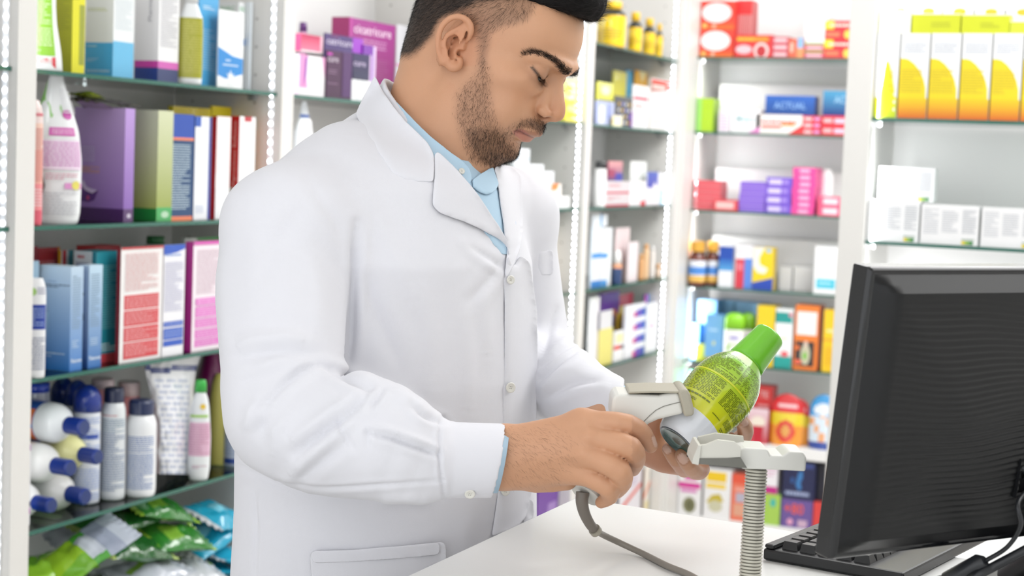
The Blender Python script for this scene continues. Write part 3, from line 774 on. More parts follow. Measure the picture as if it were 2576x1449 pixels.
# lying bottles with blue caps: axis points out of the shelf
def lying(label, cx, cy, rpx, capx, capy, dep, colour, lab=False, group='bottles lying on the fourth shelf, caps outwards'):
    p = hit(capx, capy, 0, XL - .0 - dep)          # tip of the cap
    zc = proj(p)[2]
    r = rpx / F_PX * zc
    ax = np.array([1., -.12, -.0]); ax /= np.linalg.norm(ax)
    side = np.cross(ax, [0, 0, 1.]); up = np.cross(side, ax)
    capl, capr = .040, r * .43
    cen_end = p - ax * (capl)
    root = empty('lying_bottle', cen_end - ax * .08 - np.array([0, 0, r]), label, 'bottle', group)
    prof = [(0, r * .30), (-.004, r * .36), (-.012, r * .6), (-.022, r * .83), (-.035, r * .97), (-.05, r), (-.06, r), (-.062, r * 1.004), (-.19, r * 1.004), (-.2, r * .9), (-.205, r * .3)]
    mb = MB()
    rings = [[cen_end + ax * a + b * (side * math.cos(t) + up * math.sin(t)) for t in np.linspace(0, 2 * math.pi, 33)[:-1]] for a, b in prof]
    def cf(i, j):
        if not lab: return colour
        if i < 6: return colour
        return '#2456ac' if (i in (6,)) or j % 9 > 3 else '#e0763a'
    mb.grid(rings, smooth=True, closed_u=True, colf=cf); mb.poly(rings[-1], colour)
    b = mb.build('body', M_PLAST, loc=cen_end, weld=True)
    mb = MB()
    cr = [(-.003, capr), (capl * .9, capr), (capl, capr * .85)]
    rings = [[cen_end + ax * a + bb * (side * math.cos(t) + up * math.sin(t)) for t in np.linspace(0, 2 * math.pi, 29)[:-1]] for a, bb in cr]
    mb.grid(rings, smooth=False, closed_u=True, col='#16348a'); mb.poly(rings[-1], '#16306f')
    c = mb.build('cap', M_PLAST, loc=cen_end, weld=True); c['label'] = 'dark blue ribbed cap'
    adopt(root, b, c)
lying('white bottle lying topmost with a blue and orange label, cap outwards', 125, 1062, 52, 213, 1076, .0, '#e6eaec', True)
lying('pale yellow bottle lying in the heap, cap outwards', 164, 1134, 46, 248, 1150, .005, '#e6e4a4')
lying('white bottle lying in the middle of the heap, nearest the left post', 95, 1160, 50, 180, 1178, .0, '#e8e8e6')
lying('white bottle lying at the bottom right of the heap', 134, 1238, 50, 217, 1250, .005, '#e6e6e4')
lying('white bottle lying at the bottom left of the heap', 50, 1262, 46, 132, 1272, -.004, '#e8e8e8')
# --- bottom shelf: packets
def pk(label, px, py, dep, size, rot, colf, seed, **kw):
    c = hit(px, py, 0, XL - dep)
    pillow(label, c, size, rot, colf, seed=seed, cat='packet', **kw)
def green(u, v, s):
    if u < .07 or u > .93: return '#8fb83a'
    if .28 < u < .5 and .2 < v < .75: return '#7fae3c'
    return '#2f7a2c' if (v < .55) else '#3f8a30'
def dgreen(u, v, s):
    if u < .06 or u > .94: return '#a8bc6a'
    return '#1f5a24' if v < .6 else '#2f7a2c'
def teal(u, v, s):
    if u < .08 or u > .92: return '#c9ccd0'
    if .3 < u < .6 and .35 < v < .7: return '#7cc8de'
    return '#22a0c2'
def limegrey(u, v, s):
    if u > .62: return '#9aa2b4' if u < .8 else '#b9c0cc'
    if .45 < u <= .62: return '#c8ced8' if .1 < v < .8 else '#4a9a34'
    return '#8fb92c' if v > .3 else '#6fa82c'
def grey(u, v, s):
    if .4 < v < .6 and .2 < u < .6: return '#86b04a'
    return '#b9bec8'
GP = 'green packets heaped on the lowest shelf'; TP = 'blue packets heaped on the lowest shelf'; QP = 'silver packets heaped on the lowest shelf'
pk('grey and lime packet leaning at the front left of the heap', 215, 1385, .03, (.20, .11, .03), (18, -28, 66), limegrey, 1, group=GP)
pk('lime green packet at the far left of the heap, half hidden', 105, 1430, .10, (.20, .11, .04), (10, -6, 70), lambda u, v, s: '#6aa32e' if v > .4 else '#8aba30', 2, group=GP)
pk('dark green packet in the middle of the heap below the grey seam', 330, 1375, .05, (.19, .11, .045), (16, 10, 78), dgreen, 3, group=GP)
pk('glossy green packet topmost of the heap', 395, 1275, .06, (.20, .10, .04), (22, 14, 84), green, 4, group=GP)
pk('dark green packet lying left of the topmost one', 290, 1310, .09, (.19, .11, .04), (14, -8, 80), dgreen, 5, group=GP)
pk('green packet with a pale seam right of the middle of the heap', 440, 1350, .03, (.17, .10, .04), (24, 8, 76), green, 6, group=GP)
pk('white and green packet at the bottom of the frame', 370, 1435, .03, (.18, .12, .04), (12, -4, 80), grey, 7, group=QP)
pk('silver white packet below the green seam packet', 470, 1432, .02, (.15, .11, .035), (8, 6, 60), lambda u, v, s: '#c6cad0' if v < .7 else '#8fb84a', 8, group=QP)
pk("sky blue packet topmost beside the man's coat", 548, 1300, .05, (.18, .12, .05), (20, 10, 96), teal, 9, group=TP)
pk('sky blue packet second from the top of the blue pile', 520, 1345, .05, (.20, .11, .04), (14, -14, 88), teal, 10, group=TP)
pk('sky blue packet third from the top of the blue pile', 560, 1392, .05, (.18, .12, .035), (12, 14, 92), teal, 11, group=TP)
pk('sky blue packet fourth from the top of the blue pile', 520, 1425, .06, (.20, .12, .03), (6, 10, 86), teal, 12, group=TP)
pk('silver seamed packet pushed in at the back above the dark green ones', 245, 1345, .15, (.20, .12, .04), (30, -12, 78), grey, 13, group=QP)
pk('green packet resting on the shelf at the back of the heap', 215, 1475, .13, (.18, .11, .04), (0, 0, 84), dgreen, 14, group=GP)
pk('blue packet resting on the shelf under the blue pile', 500, 1475, .11, (.18, .14, .05), (0, 0, 90), teal, 15, group=TP)
pk('green packet under the middle of the heap', 350, 1500, .08, (.24, .14, .06), (4, 0, 88), green, 16, group=GP)
# fill under the heap so that it rests on the shelf
for i, (px, dep, sd) in enumerate([(190, .10, 21), (300, .12, 22), (410, .10, 23), (470, .11, 24)]):
    c = hit(px, 1560, 0, XL - dep)
    pillow(['lowest packet at the left end of the shelf', 'lowest packet left of centre on the shelf', 'lowest packet right of centre on the shelf', 'lowest packet at the right end of the shelf'][i] + ', under the heap', (c[0], c[1], LSH[5] + .035), (.19, .14, .06), (0, 0, 85 + 5 * i), [dgreen, grey, green, teal][i], seed=sd, group=[GP, QP, GP, TP][i])
# --- far left cabinet slivers
box('white carton glimpsed left of the left post, upper shelf', 'L', 1, -60, -8, 8, 20, '#e8eaec', dep=.03)

# ---------------------------------------------------------------- cabinet behind the head
box('pink red carton stacked left among the purple boxes', 'L', 1, 740, 757, 812, 84, '#e8568a', ('#ef7f9c', '#c8285a'), '#f2dfe6', dep=.03, zb=z_at(780, 131, 0, XL - .03), B=[('r', .88, 0, 1, 1, '#e6b3c6'), ('r', 0, .0, 1, .08, '#f3eef0'), lines(.1, .75, .8, .9, '#d04a78', 2)])
box('white carton with magenta blotches below the pink red one', 'L', 1, 735, 753, 822, 136, '#f0d8ea', '#f2eef1', '#efeaee', dep=.02, B=[('p', [(0, .2), (.0, 1), (.3, 1), (.22, .6), (.3, .2)], '#e59acc'), ('p', [(.18, .9), (.28, 1), (.25, .5), (.15, .2)], '#a352b4'), ('p', [(.8, 1), (1, 1), (1, .3), (.92, .5)], '#e9a6d0')])
box('large magenta carton at the back with white lettering cicatricure', 'L', 1, 832, 876, 993, 42, '#a83070', ('#7a1058', '#a02488'), '#b9b4bc', dep=.13, B=[('T', 'cicatricure', .1, .83, .9, .93, '#e8cfe2'), lines(.2, .66, .8, .78, '#c88abc', 3), lines(.3, .3, .86, .56, '#a04a88', 9), ('r', 0, 0, .06, 1, '#b83a98'), lines(.5, .12, .8, .16, '#b87aa8', 1)])
_z2 = box('dark plum carton with white lettering in the front row behind the head', 'L', 1, 818, 822, 884, 125, '#3a0f3a', ('#3a0b38', '#431044'), '#d8c0d8', dep=.015, B=[('T', 'cure', .02, .76, .45, .86, '#c0b2c0'), ('r', 0, .9, .2, .95, '#c23ab0'), lines(.05, .5, .4, .62, '#8a6a88', 2), lines(.05, .28, .45, .34, '#8a6a88', 1), ('r', .62, .05, 1, 1, '#4a1f5e')])
box('plum and violet carton lettered catricure behind the dark plum one', 'L', 1, 812, 815, 911, 82, '#3f2a60', ('#4a3070', '#4a3474'), '#ead9f0', dep=.075, B=[('T', 'catricure', .05, .84, .75, .94, '#cfc6dc'), ('r', .72, 0, 1, 1, '#9a3ac0'), ('t', .15, .96, .4, .985, '#a83a6a', 1)])
_w = box('white carton with grey stripes beside the collar of the coat', 'L', 1, 882, 885, 935, 199, '#e8eaec', '#eceef0', dep=.02, B=[('r', .25, 0, .32, 1, '#d0d4d8'), ('r', .5, 0, .56, 1, '#c8ccd0')])
box('navy carton with pink rim lettered cure, standing on the striped white carton', 'L', 1, 884, 887, 934, 132, '#2a1f52', ('#1f1f40', '#2c1f56'), '#e2c0e0', dep=.02, zb=_w, B=[('T', 'cure', .05, .52, .7, .68, '#b8aac8'), ('r', .9, 0, 1, 1, '#d3b6dc'), ('r', .06, .06, .85, .3, '#28284c')])
box('small violet carton between the navy and the large magenta carton', 'L', 1, 908, 912, 944, 112, '#8a2ab0', '#7a2fa6', '#e6b8e4', dep=.07, B=[('r', .8, 0, 1, 1, '#dcc6e6')])
box('pale carton with pink print right of the large magenta carton', 'L', 1, 994, 996, 1050, 60, '#e6e4ea', '#e2e2e8', dep=.15, B=[('r', 0, .5, 1, .53, '#e09ac8')])
lathe('dark capped magenta bottle left edge of the purple group', 'L', 1, 760, .12, [(200, 10), (80, 10)], '#d8a0c0', cap=[(80, 10), (57, 9)], capcol='#5a1f6e')
z3 = LSH[2]
lathe('white bottle with a blue band low behind the shoulder', 'L', 2, 762, .06, [(520, 24), (330, 24), (300, 14), (255, 6)], '#eceef2', prints=[('r', .2, .86, .9, .885, '#3a62b4')], flat=.6)
lathe('plain white bottle low behind the shoulder', 'L', 2, 764, .02, [(520, 18), (306, 18), (300, 15)], '#f2f3f4')

# ---------------------------------------------------------------- cabinet right of the face
box('yellow carton with red print beside the tip of the nose', 'L', 1, 1405, 1421, 1462, 248, '#efe23a', '#f2e04a', dep=.02, B=[('e', .5, .6, .35, .12, '#f5ef9a'), lines(.1, .2, .9, .4, '#e0b82a', 2), lines(.15, .72, .7, .85, '#e08a4a', 2)])
_y = BOXES['yellow carton with red print beside the tip of the nose']['top']
box('pale yellow carton on top of the yellow one beside the nose', 'L', 1, 1412, 1420, 1452, 200, '#f0ea9a', '#f2ee9e', dep=.03, zb=_y, B=[('e', .4, .5, .3, .3, '#e9d03a')])
box('cream carton behind the yellow ones, beside the forehead', 'L', 1, 1425, 1440, 1480, 165, '#f2f0d8', '#f0eed0', dep=.12)
_pos = [(1300, 1330, 371), (1322, 1357, 388), (1340, 1368, 412), (1346, 1392, 420)]
for i, (a, b, yt) in enumerate([(1292, 1330, 372), (1331, 1366, 412), (1367, 1392, 430)]):
    box(['white carton with blue stripes, {} of the tall pile behind the chin', 'white carton with pale print, {} of the second pile behind the chin', 'small white carton, {} of the low pile behind the chin'][i],
        'L', 2, a - 12, a, b, yt, '#e9edf2', '#eef2f6', dep=.03, n=[5, 4, 3][i], group='stepped white cartons behind the chin', B=[('r', .05, .1, .95, .22, ['#9fc4e0', '#c6dbe8', '#e2e6ea'][i]), lines(.1, .4, .8, .7, '#c0ccd8', 2)])
_o = box('white carton at the foot of the orange marked one, right of the chin', 'L', 2, 1385, 1392, 1432, 494, '#f0f0f0', '#f0f1f2', dep=.02, B=[lines(.1, .3, .8, .7, '#d8c8c0', 2)])
box('white carton with an orange corner right of the chin', 'L', 2, 1380, 1386, 1412, 462, '#e8843a', '#f2ece6', dep=.03, zb=_o, B=[('p', [(0, .4), (0, 1), (.8, 1), (.6, .5)], '#ec8a40')])
box('tall beige carton showing beside the coat below the chin shelf', 'L', 3, 1340, 1350, 1425, 560, '#ead9c8', ('#ecdccb', '#efe3d8'), dep=.1)

# ---------------------------------------------------------------- last cabinet, by the corner
def vit(label, px, w, y0, y1, y2, dep=.03):
    lathe(label, 'L', 0, px, dep, [(y0, w), (y0 - 4, w + 1), (y1 + 6, w + 1), (y1, w * .6)], [(.82, '#f2c40e'), (1, '#2a2a24')], cap=[(y1 - 2, w * .66), (y2 + 2, w * .66), (y2, w * .6)], capcol='#f0c224', name='vitamin_jar', cat='jar', group='yellow jars with black necks', prints=[('r', .1, .1, .9, .72, '#f6d21a'), ('e', .3, .6, .15, .15, '#f7ec9e'), lines(.2, .2, .8, .5, '#b8922a', 4)])
vit('yellow jar with a black neck, nearest the quiff of hair', 1543, 30, 104, 25, 3)
vit('yellow jar with a black neck, partly behind the nearest one', 1519, 16, 90, 26, 2, .12)
vit('yellow jar with a black neck, second from the front', 1597, 17, 112, 55, 31)
vit('yellow jar with a black neck, third from the front', 1632, 15, 120, 68, 46)
vit('yellow jar with a black neck, smallest and last of the row', 1657, 9, 127, 80, 60)
z0 = LSH[1]
box('lavender carton with white blocks low on the shelf under the yellow jars', 'L', 1, 1496, 1503, 1545, 252, '#aab2d8', '#b4bcdc', dep=.02, B=[('r', .1, .05, .4, .8, '#eceef6'), ('r', .6, .3, .8, .9, '#8a96cc')])
_l = BOXES['lavender carton with white blocks low on the shelf under the yellow jars']['top']
box('lime yellow carton on top of the lavender one', 'L', 1, 1500, 1505, 1542, 205, '#e6e254', ('#d8d84a', '#ecea8a'), dep=.03, zb=_l, B=[('r', 0, 0, 1, .12, '#8a8440'), ('e', .5, .6, .3, .25, '#f5f3c0')])
box('grey speckled carton in the middle of the shelf under the yellow jars', 'L', 1, 1543, 1547, 1590, 240, '#6a6a6c', '#55565a', '#d9d4d6', dep=.02, B=[('e', .2 + .2 * (k % 4), .15 + .2 * (k // 4), .07, .05, ['#c9a23a', '#8a8ad0', '#d0d0d0'][k % 3]) for k in range(16)] + [('r', .86, 0, 1, .55, '#7a3aa0')])
box('small cream and gold sachet box in front of the grey speckled carton', 'L', 1, 1539, 1542, 1565, 290, '#e8cf6a', '#f6efce', dep=.004)
box('pale yellow carton behind, below the yellow jars', 'L', 1, 1538, 1542, 1574, 176, '#efe86a', '#eee66a', dep=.13)
box('sky blue carton standing behind, below the yellow jars', 'L', 1, 1570, 1574, 1594, 175, '#4aaee0', '#52b0e0', dep=.13, B=[('r', .2, .3, .8, .6, '#86cdee')])
box('orange yellow carton standing behind, below the yellow jars', 'L', 1, 1592, 1595, 1632, 175, '#f0a820', '#f2b428', dep=.12, B=[('p', [(.3, 1), (.6, .8), (1, 1)], '#f7e8b0')])
box('white carton with a grey lid and red lettering near the room corner', 'L', 1, 1588, 1592, 1633, 212, '#e9e7e8', '#efedee', '#d6d0d4', dep=.02, B=[('r', .05, .66, .9, .74, '#d8405a'), ('r', .1, .5, .6, .54, '#e05050'), lines(.1, .1, .8, .4, '#d8d6da', 5)])
box('brown red and white carton, last before the corner post', 'L', 1, 1632, 1637, 1688, 195, '#e6dedc', '#eeeaea', dep=.02, B=[('p', [(0, .74), (1, .8), (1, .98), (0, .98)], '#a8402c'), ('r', .05, .8, .7, .88, '#e8d0c8'), ('r', 0, .9, 1, .98, '#d84a3a'), lines(.1, .1, .8, .3, '#d9d2d6', 3)])
lathe('slim white tube with a black cap on the third corner shelf', 'L', 2, 1510, .02, [(522, 14), (450, 15), (424, 14)], '#eceaea', cap=[(424, 15), (407, 14)], capcol='#1f1f22', flat=.6)
_g = box('grey carton with red stripes, {} of the pair on the third corner shelf', 'L', 2, 1518, 1524, 1583, 455, '#c9c6c8', '#d8d4d4', dep=.02, n=2, B=[('r', 0, 0, 1, .16, '#cc4450'), lines(.08, .5, .6, .8, '#cf7a80', 2)], group='grey and red cartons near the room corner')
box('maroon and pink carton on top of the grey and red pair', 'L', 2, 1526, 1530, 1566, 405, '#8a3a54', ('#54306a', '#e0a0a0'), dep=.03, zb=_g, B=[('r', 0, .2, .5, .6, '#a0405c'), ('r', .5, 0, 1, .4, '#3a46a4')])
box('white carton with a red corner on the third corner shelf', 'L', 2, 1582, 1584, 1624, 455, '#eeeeee', '#f0f0f0', dep=.02, B=[('r', .7, 0, 1, .2, '#d84a50')])
_ = box('white folded leaflet box on the white carton, third corner shelf', 'L', 2, 1584, 1586, 1626, 405, '#eaeeea', '#f0f3f0', dep=.05, zb=BOXES['white carton with a red corner on the third corner shelf']['top'])
box('white carton with a royal blue top on the third corner shelf', 'L', 2, 1624, 1627, 1659, 432, '#e8ecf4', '#f0f1f4', dep=.02, B=[('p', [(0, .55), (0, 1), (.85, 1), (.85, .55), (.6, .7), (.4, .5)], '#3a58b8')])
box('white carton with a pale blue wave, last on the third corner shelf', 'L', 2, 1657, 1660, 1676, 436, '#e8ecf4', '#eef2f6', dep=.02, B=[('r', .1, 0, .7, .5, '#a0cfe8')])
box('white carton with sky blue bands, {} on the fourth corner shelf', 'L', 3, 1488, 1490, 1522, 572, '#d8e4ee', '#eaeef4', dep=.03, B=[('r', 0, .36, 1, .46, '#3a98dc'), ('r', 0, 0, 1, .08, '#2a80cc')], ) if False else None
box('white carton with sky blue bands, nearest on the fourth corner shelf', 'L', 3, 1484, 1489, 1514, 572, '#d8e4ee', '#e2e6f0', dep=.03, B=[('r', 0, .48, 1, .56, '#2f92dc'), ('r', 0, 0, 1, .1, '#2a80cc')])
box('white carton with sky blue bands, second on the fourth corner shelf', 'L', 3, 1512, 1515, 1538, 574, '#c8dcee', '#eef2f6', dep=.03, B=[('r', 0, .48, .6, .56, '#2f92dc'), ('r', 0, 0, .6, .1, '#4a9adc')])
box('white carton with a blue line standing on the sky blue banded one', 'L', 3, 1489, 1493, 1528, 540, '#e8ecf4', '#eef2f8', dep=.04, zb=BOXES['white carton with sky blue bands, nearest on the fourth corner shelf']['top'], B=[('r', .5, 0, .62, 1, '#4aa0dc')])
lathe('navy and peach bottle with a white cap on the fourth corner shelf', 'L', 3, 1551, .02, [(728, 13), (680, 14), (664, 12)], [(.75, '#24406e'), (1, '#e0a078')], cap=[(664, 11), (640, 10), (631, 7)], capcol='#f4f2f0')
box('tall pale pink carton on the fourth corner shelf', 'L', 3, 1544, 1547, 1582, 574, '#ecd8da', '#f0dedf', dep=.07)
box('pale pink carton in front of the tall one, fourth corner shelf', 'L', 3, 1576, 1580, 1604, 610, '#f2e4e6', '#f3e8ea', dep=.03)
for i, (px, w, y0, yt, c) in enumerate([(1612, 7, 716, 640, '#e8b078'), (1624, 8, 712, 615, '#f0c89a'), (1640, 7, 708, 620, '#f3ece6'), (1655, 7, 706, 665, '#f2d8c0')]):
    lathe(['peach tube, nearest of four', 'orange topped tall tube, second of four', 'white tall tube, third of four', 'short cream tube, last of four'][i] + ' on the fourth corner shelf', 'L', 3, px, .03, [(y0, w), (yt + 14, w), (yt + 10, w * .7)], c, cap=[(yt + 10, w * .8), (yt, w * .7)], capcol='#eab070' if i != 2 else '#f4f2f0', name='cream_tube', cat='tube')
box('deep purple carton with an orange flash on the lowest corner shelf', 'L', 4, 1500, 1508, 1555, 740, '#4a2484', '#54288a', '#8a2a50', dep=.08, B=[('e', .6, .68, .3, .06, '#b06a50')])
box('crimson topped carton behind the white ones on the lowest corner shelf', 'L', 4, 1553, 1556, 1590, 742, '#c02a4a', '#b8304a', dep=.11, B=[('r', 0, 0, .6, .8, '#c9b23a')])
_a = box('white carton stacked {} at the left of the lowest corner shelf', 'L', 4, 1478, 1484, 1506, 750, '#ececee', '#f0f0f2', dep=.03, n=3, group='white cartons at the left of the lowest corner shelf', B=[('r', .7, 0, 1, 1, '#e4dfe6')])
_a = box('pale yellow carton below the grey one on the lowest corner shelf', 'L', 4, 1504, 1509, 1540, 830, '#e3d98a', '#e6dc7c', dep=.02)
box('grey and white carton on the pale yellow one', 'L', 4, 1506, 1510, 1540, 785, '#8a8890', '#dddce0', '#c8c8cc', dep=.02, zb=_a)
box('white carton with a scarlet band on the lowest corner shelf', 'L', 4, 1540, 1544, 1568, 835, '#e8e8ea', '#f2f2f2', dep=.02, B=[('r', 0, .38, .7, .52, '#e0483a'), ('r', .7, .38, 1, .5, '#2a2a2e'), ('r', .2, .6, .9, .9, '#f0e8b0')])
box('golden yellow carton in the second row of the lowest corner shelf', 'L', 4, 1548, 1551, 1570, 790, '#d8b420', '#e0bc24', dep=.06)
for j, xx in enumerate((1571,)):
    box('white and purple carton, {} of its stack on the lowest corner shelf', 'L', 4, 1566, 1572, 1622, 770, '#e6e6ee', '#f0f0f4', dep=.02, n=4, group='white and purple cartons stacked on the lowest corner shelf', B=[('r', .55, 0, .8, .55, '#6a3ab4'), ('r', .8, 0, 1, .6, '#2c4cb0'), ('r', .4, 0, .55, .4, '#d83a8a')])
box('cobalt blue carton behind the purple ended stack', 'L', 4, 1616, 1619, 1644, 742, '#2a58b8', '#2c7cc8', dep=.07, B=[('r', 0, .8, .6, 1, '#b03a9a')])
box('tall white carton, last on the lowest corner shelf', 'L', 4, 1622, 1626, 1652, 765, '#e8ecf2', '#f2f3f5', dep=.02, B=[('r', .3, .5, .7, .56, '#e0b0c0')])
# ================================================================ goods: back wall
def bb(label, k, xl, xc, ytop, ca, cb=None, ct=None, **kw):
    kw.setdefault('wB', .09)
    return box(label, 'B', k, xl, xc, kw.pop('xr', None), ytop, ca, cb, ct, **kw)
_r = bb('{} of two red cartons with a white oval, top of the back wall', 0, 1762, 1847, 2, '#e84a3a', '#d83a34', n=2, group='red cartons with white ovals', A=[('r', 0, 0, 1, .25, '#ef7a34', '#e84a3a'), ('e', .46, .58, .44, .36, '#f4f0f0'), ('e', .12, .12, .06, .08, '#f6d070'), ('e', .4, .1, .06, .06, '#f3c8b0')])
bb('red crinkled carton with vertical lines beside the oval cartons', 0, 1850, 1890, 0, '#e8a0a0', '#c84848', dep=.06, A=[('r', i / 8, 0, i / 8 + .05, 1, '#c85a5a') for i in range(8)] + [('r', 0, .75, 1, 1, '#e43a3c')])
bb('red toothpaste carton with yellow heading and tooth picture', 0, 1848, 1942, 88, '#e0383a', '#c83034', A=[('r', .05, .72, .9, .9, '#f09a30'), ('t', .08, .74, .86, .88, '#f6d04a', 1), ('e', .25, .35, .22, .2, '#efc4cc'), ('e', .72, .3, .2, .36, '#f0d8d8'), ('e', .72, .28, .13, .26, '#c03038')])
bb('dull rose carton, {} of the stack right of the toothpaste carton', 0, 1943, 1983, 92, '#c85a68', '#b84a58', n=3, group='rose cartons on the top back shelf', A=[('r', .1, .25, .9, .75, '#ecc6cc')])
bb('orange and pink upright carton on the top back shelf', 0, 1984, 2003, 98, '#e06a50', '#d85a48', A=[('r', .2, .3, .6, .8, '#f0c0b0')])
bb('orange and sky blue upright carton on the top back shelf', 0, 2004, 2022, 96, '#f09a6a', '#e88a5a', A=[('r', .1, .5, .9, 1, '#8ab8e8')])
_g = bb('green and pink small carton, {} of the pair under the white cartons', 0, 2024, 2072, 108, '#d8607a', '#c85068', n=2, group='green and pink small cartons', A=[('r', 0, .75, 1, 1, '#7aa850'), ('r', .1, .2, .9, .55, '#ecc0c8')])
_h = bb('white carton, {} of the leaning white stack on the top back shelf', 0, 2026, 2082, 26, '#f0eff0', '#e4e2e4', zb=_g, n=4, jit=.006, group='white cartons stacked on the top back shelf')
bb('yellow and red carton with white lettering, {} of the pair beside the post', 0, 2074, 2150, 52, '#d0303c', '#b82834', n=2, group='yellow and red cartons beside the post', A=[('r', 0, .55, .3, 1, '#ecd42c'), ('t', .15, .62, .95, .9, '#f0e6d8', 1), ('r', .05, .15, .5, .4, '#e87a5a'), ('e', .78, .28, .14, .24, '#f6c85a')])
# shelf 1
bb('lime green carton, {} of its stack on the second back shelf', 1, 1752, 1794, 247, '#b4dc2e', '#98c420', n=4, group='lime green cartons', A=[('r', 0, 0, .3, 1, '#a0e070')])
bb('white carton with lilac print left of the lettered white one', 1, 1808, 1836, 277, '#efe8f0', '#dfd8e4', A=[lines(.1, .1, .8, .9, '#d8b8d8', 6)])
bb('white carton with teal lettering and a pink corner', 1, 1838, 1912, 277, '#f2f2f4', '#e2e2e6', A=[('T', 'Mivare', .2, .5, .8, .72, '#6ab8c0'), lines(.3, .3, .75, .42, '#9ab8d0', 1), ('p', [(.6, 0), (1, .3), (1, 0)], '#e08ac8')])
_w = bb('white carton with red lettering and an orange corner under the blue one', 1, 1902, 2018, 290, '#f4eeea', '#d83038', A=[('t', .12, .5, .9, .75, '#d0383e', 1), ('r', .12, .3, .55, .45, '#e06a5a'), ('r', .55, .42, .85, .56, '#ec9a4a'), ('p', [(.7, 0), (1, .5), (1, 0)], '#dc3a3c')])
bb('blue carton lettered ACTUAL in the middle of the second back shelf', 1, 1925, 2050, 242, ('#1c4a92', '#2f66c0'), '#1a2f78', '#4a86d0', zb=_w, wB=.07, dep=.03, A=[('T', 'ACTUAL', .18, .32, .82, .66, '#8fb8e8')])
_v = bb('red carton with white blocks, {} left of the pair of stacks', 1, 2018, 2066, 292, '#d83440', '#c02c38', n=3, group='red cartons with white blocks', A=[('r', .1, .25, .5, .75, '#f3c8cc'), ('r', .62, .3, .92, .75, '#d8a0d8')])
_v2 = bb('red carton with long pale blocks, {} right of the pair of stacks', 1, 2068, 2138, 292, '#d83440', '#c02c38', n=2, group='red cartons with long pale blocks', A=[('r', .04, .3, .36, .7, '#f0b8bc'), ('r', .44, .25, .95, .72, '#ecc4d8')])
bb('blue carton lettered ACTUAL cut off by the post', 1, 2070, 2165, 230, ('#18307a', '#4a9ac4'), '#1a2f78', zb=_v2, wB=.07, dep=.03, A=[('T', 'ACTUAL', .3, .5, 1.0, .8, '#9cc4e0')]) if False else \
bb('blue carton lettered ACT cut off by the post', 1, 2070, 2165, 230, ('#18307a', '#4a9ac4'), '#1a2f78', zb=_v2, wB=.07, dep=.03, A=[('T', 'ACT', .3, .5, .72, .8, '#9cc4e0')])
# shelf 2
bb('coral red flat carton, {} of its stack on the third back shelf', 2, 1744, 1812, 455, '#e0616a', '#cc4c56', n=5, jit=.002, xr=1828, group='coral red flat cartons', A=[('r', .03, .2, .12, .8, '#f3c0c4'), ('r', 0, 0, 1, .12, '#e88a90')])
bb('single coral red carton lying in front of its stack', 2, 1795, 1855, 504, '#e05058', '#c84850', dep=.004, A=[('r', .1, .2, .85, .8, '#f0c4c0')])
bb('plain violet flat carton, {} of the stack on the third back shelf', 2, 1860, 1924, 458, '#8a6ad4', '#7a58c4', n=5, jit=.002, group='plain violet flat cartons', A=[('r', 0, 0, 1, .12, '#a68ae0')])
bb('white labelled violet carton, {} of its stack on the third back shelf', 2, 1925, 1990, 447, '#7a5ad0', '#6848bc', n=4, jit=.003, group='violet cartons with white labels', A=[('r', .1, .2, .6, .75, '#d8ccf0'), ('r', .66, .3, .85, .7, '#a890e0')])
bb('hot pink flat carton, {} of the tall stack on the third back shelf', 2, 1993, 2050, 422, '#ec4a9c', '#d83a88', n=7, jit=.003, xr=2066, group='hot pink flat cartons', A=[('r', .3, .2, .75, .75, '#f6b0d4')])
bb('pink red carton with white label, {} of the pair by the post', 2, 2057, 2124, 496, '#ee5a80', '#e03a74', n=2, dep=.004, group='pink red cartons with white labels', A=[('r', .2, .2, .75, .8, '#f8d8e0')])
lathe('small round white pot on top behind the pink red pair', 'B', 2, 2078, .14, [(530, 18), (440, 18), (425, 10)], '#f0eeee', name='pot', cat='pot')
# shelf 3
def amber(label, px, w, yb, dep):
    lathe(label, 'B', 3, px, dep, [(yb, w), (yb - 4, w + 1), (652, w + 1), (640, w * .8), (632, w * .6)], [(.93, '#6a2c1c'), (1, '#54200f')], cap=[(632, w * .85), (610, w * .85), (607, w * .75)], capcol='#e0a83c', ridges=1, group='amber bottles with gold caps',
          prints=[('r', .06, .12, .94, .74, '#e8edf6'), ('r', .06, .12, .94, .3, '#eab85a'), ('r', .06, .34, .94, .56, '#4a8ad8'), ('p', [(.2, .74), (.5, .52), (.8, .74)], '#f6f2ea')])
amber('amber bottle with a gold cap, left of the pair on the back wall', 1754, 21, 712, .01)
amber('amber bottle with a gold cap, right of the pair on the back wall', 1792, 17, 716, .06)
bb('white carton with a royal blue top beside the amber bottles', 3, 1808, 1844, 618, '#eef0f4', '#dfe2ea', A=[('r', 0, .4, 1, .7, '#5aa8e0', '#1f58b8'), ('r', 0, .68, 1, .97, '#1f4eb0')])
bb('white carton with crimson and blue panels on the back wall', 3, 1848, 1892, 618, '#f0eef2', '#dfdde4', A=[('r', .05, 0, .55, .68, '#d8384c'), ('e', .3, .5, .18, .1, '#e87a88'), ('r', .55, 0, 1, .7, '#5a8adc'), lines(.1, .84, .9, .88, '#c0c0c8', 1)])
bb('yellow carton with a white S curve and blue foot', 3, 1893, 1945, 624, '#f0d21c', '#d8b81a', xr=1953, A=[('p', [(0, 0), (1, 0), (1, .3), (0, .16)], '#2048b0'), ('p', [(0, 1), (0, .55), (.25, .4), (.6, .38), (.75, .5), (.35, .6), (.3, .75), (.5, .95), (.6, 1)], '#f4f1e4'), ('e', .75, .93, .14, .05, '#a0c4e8')])
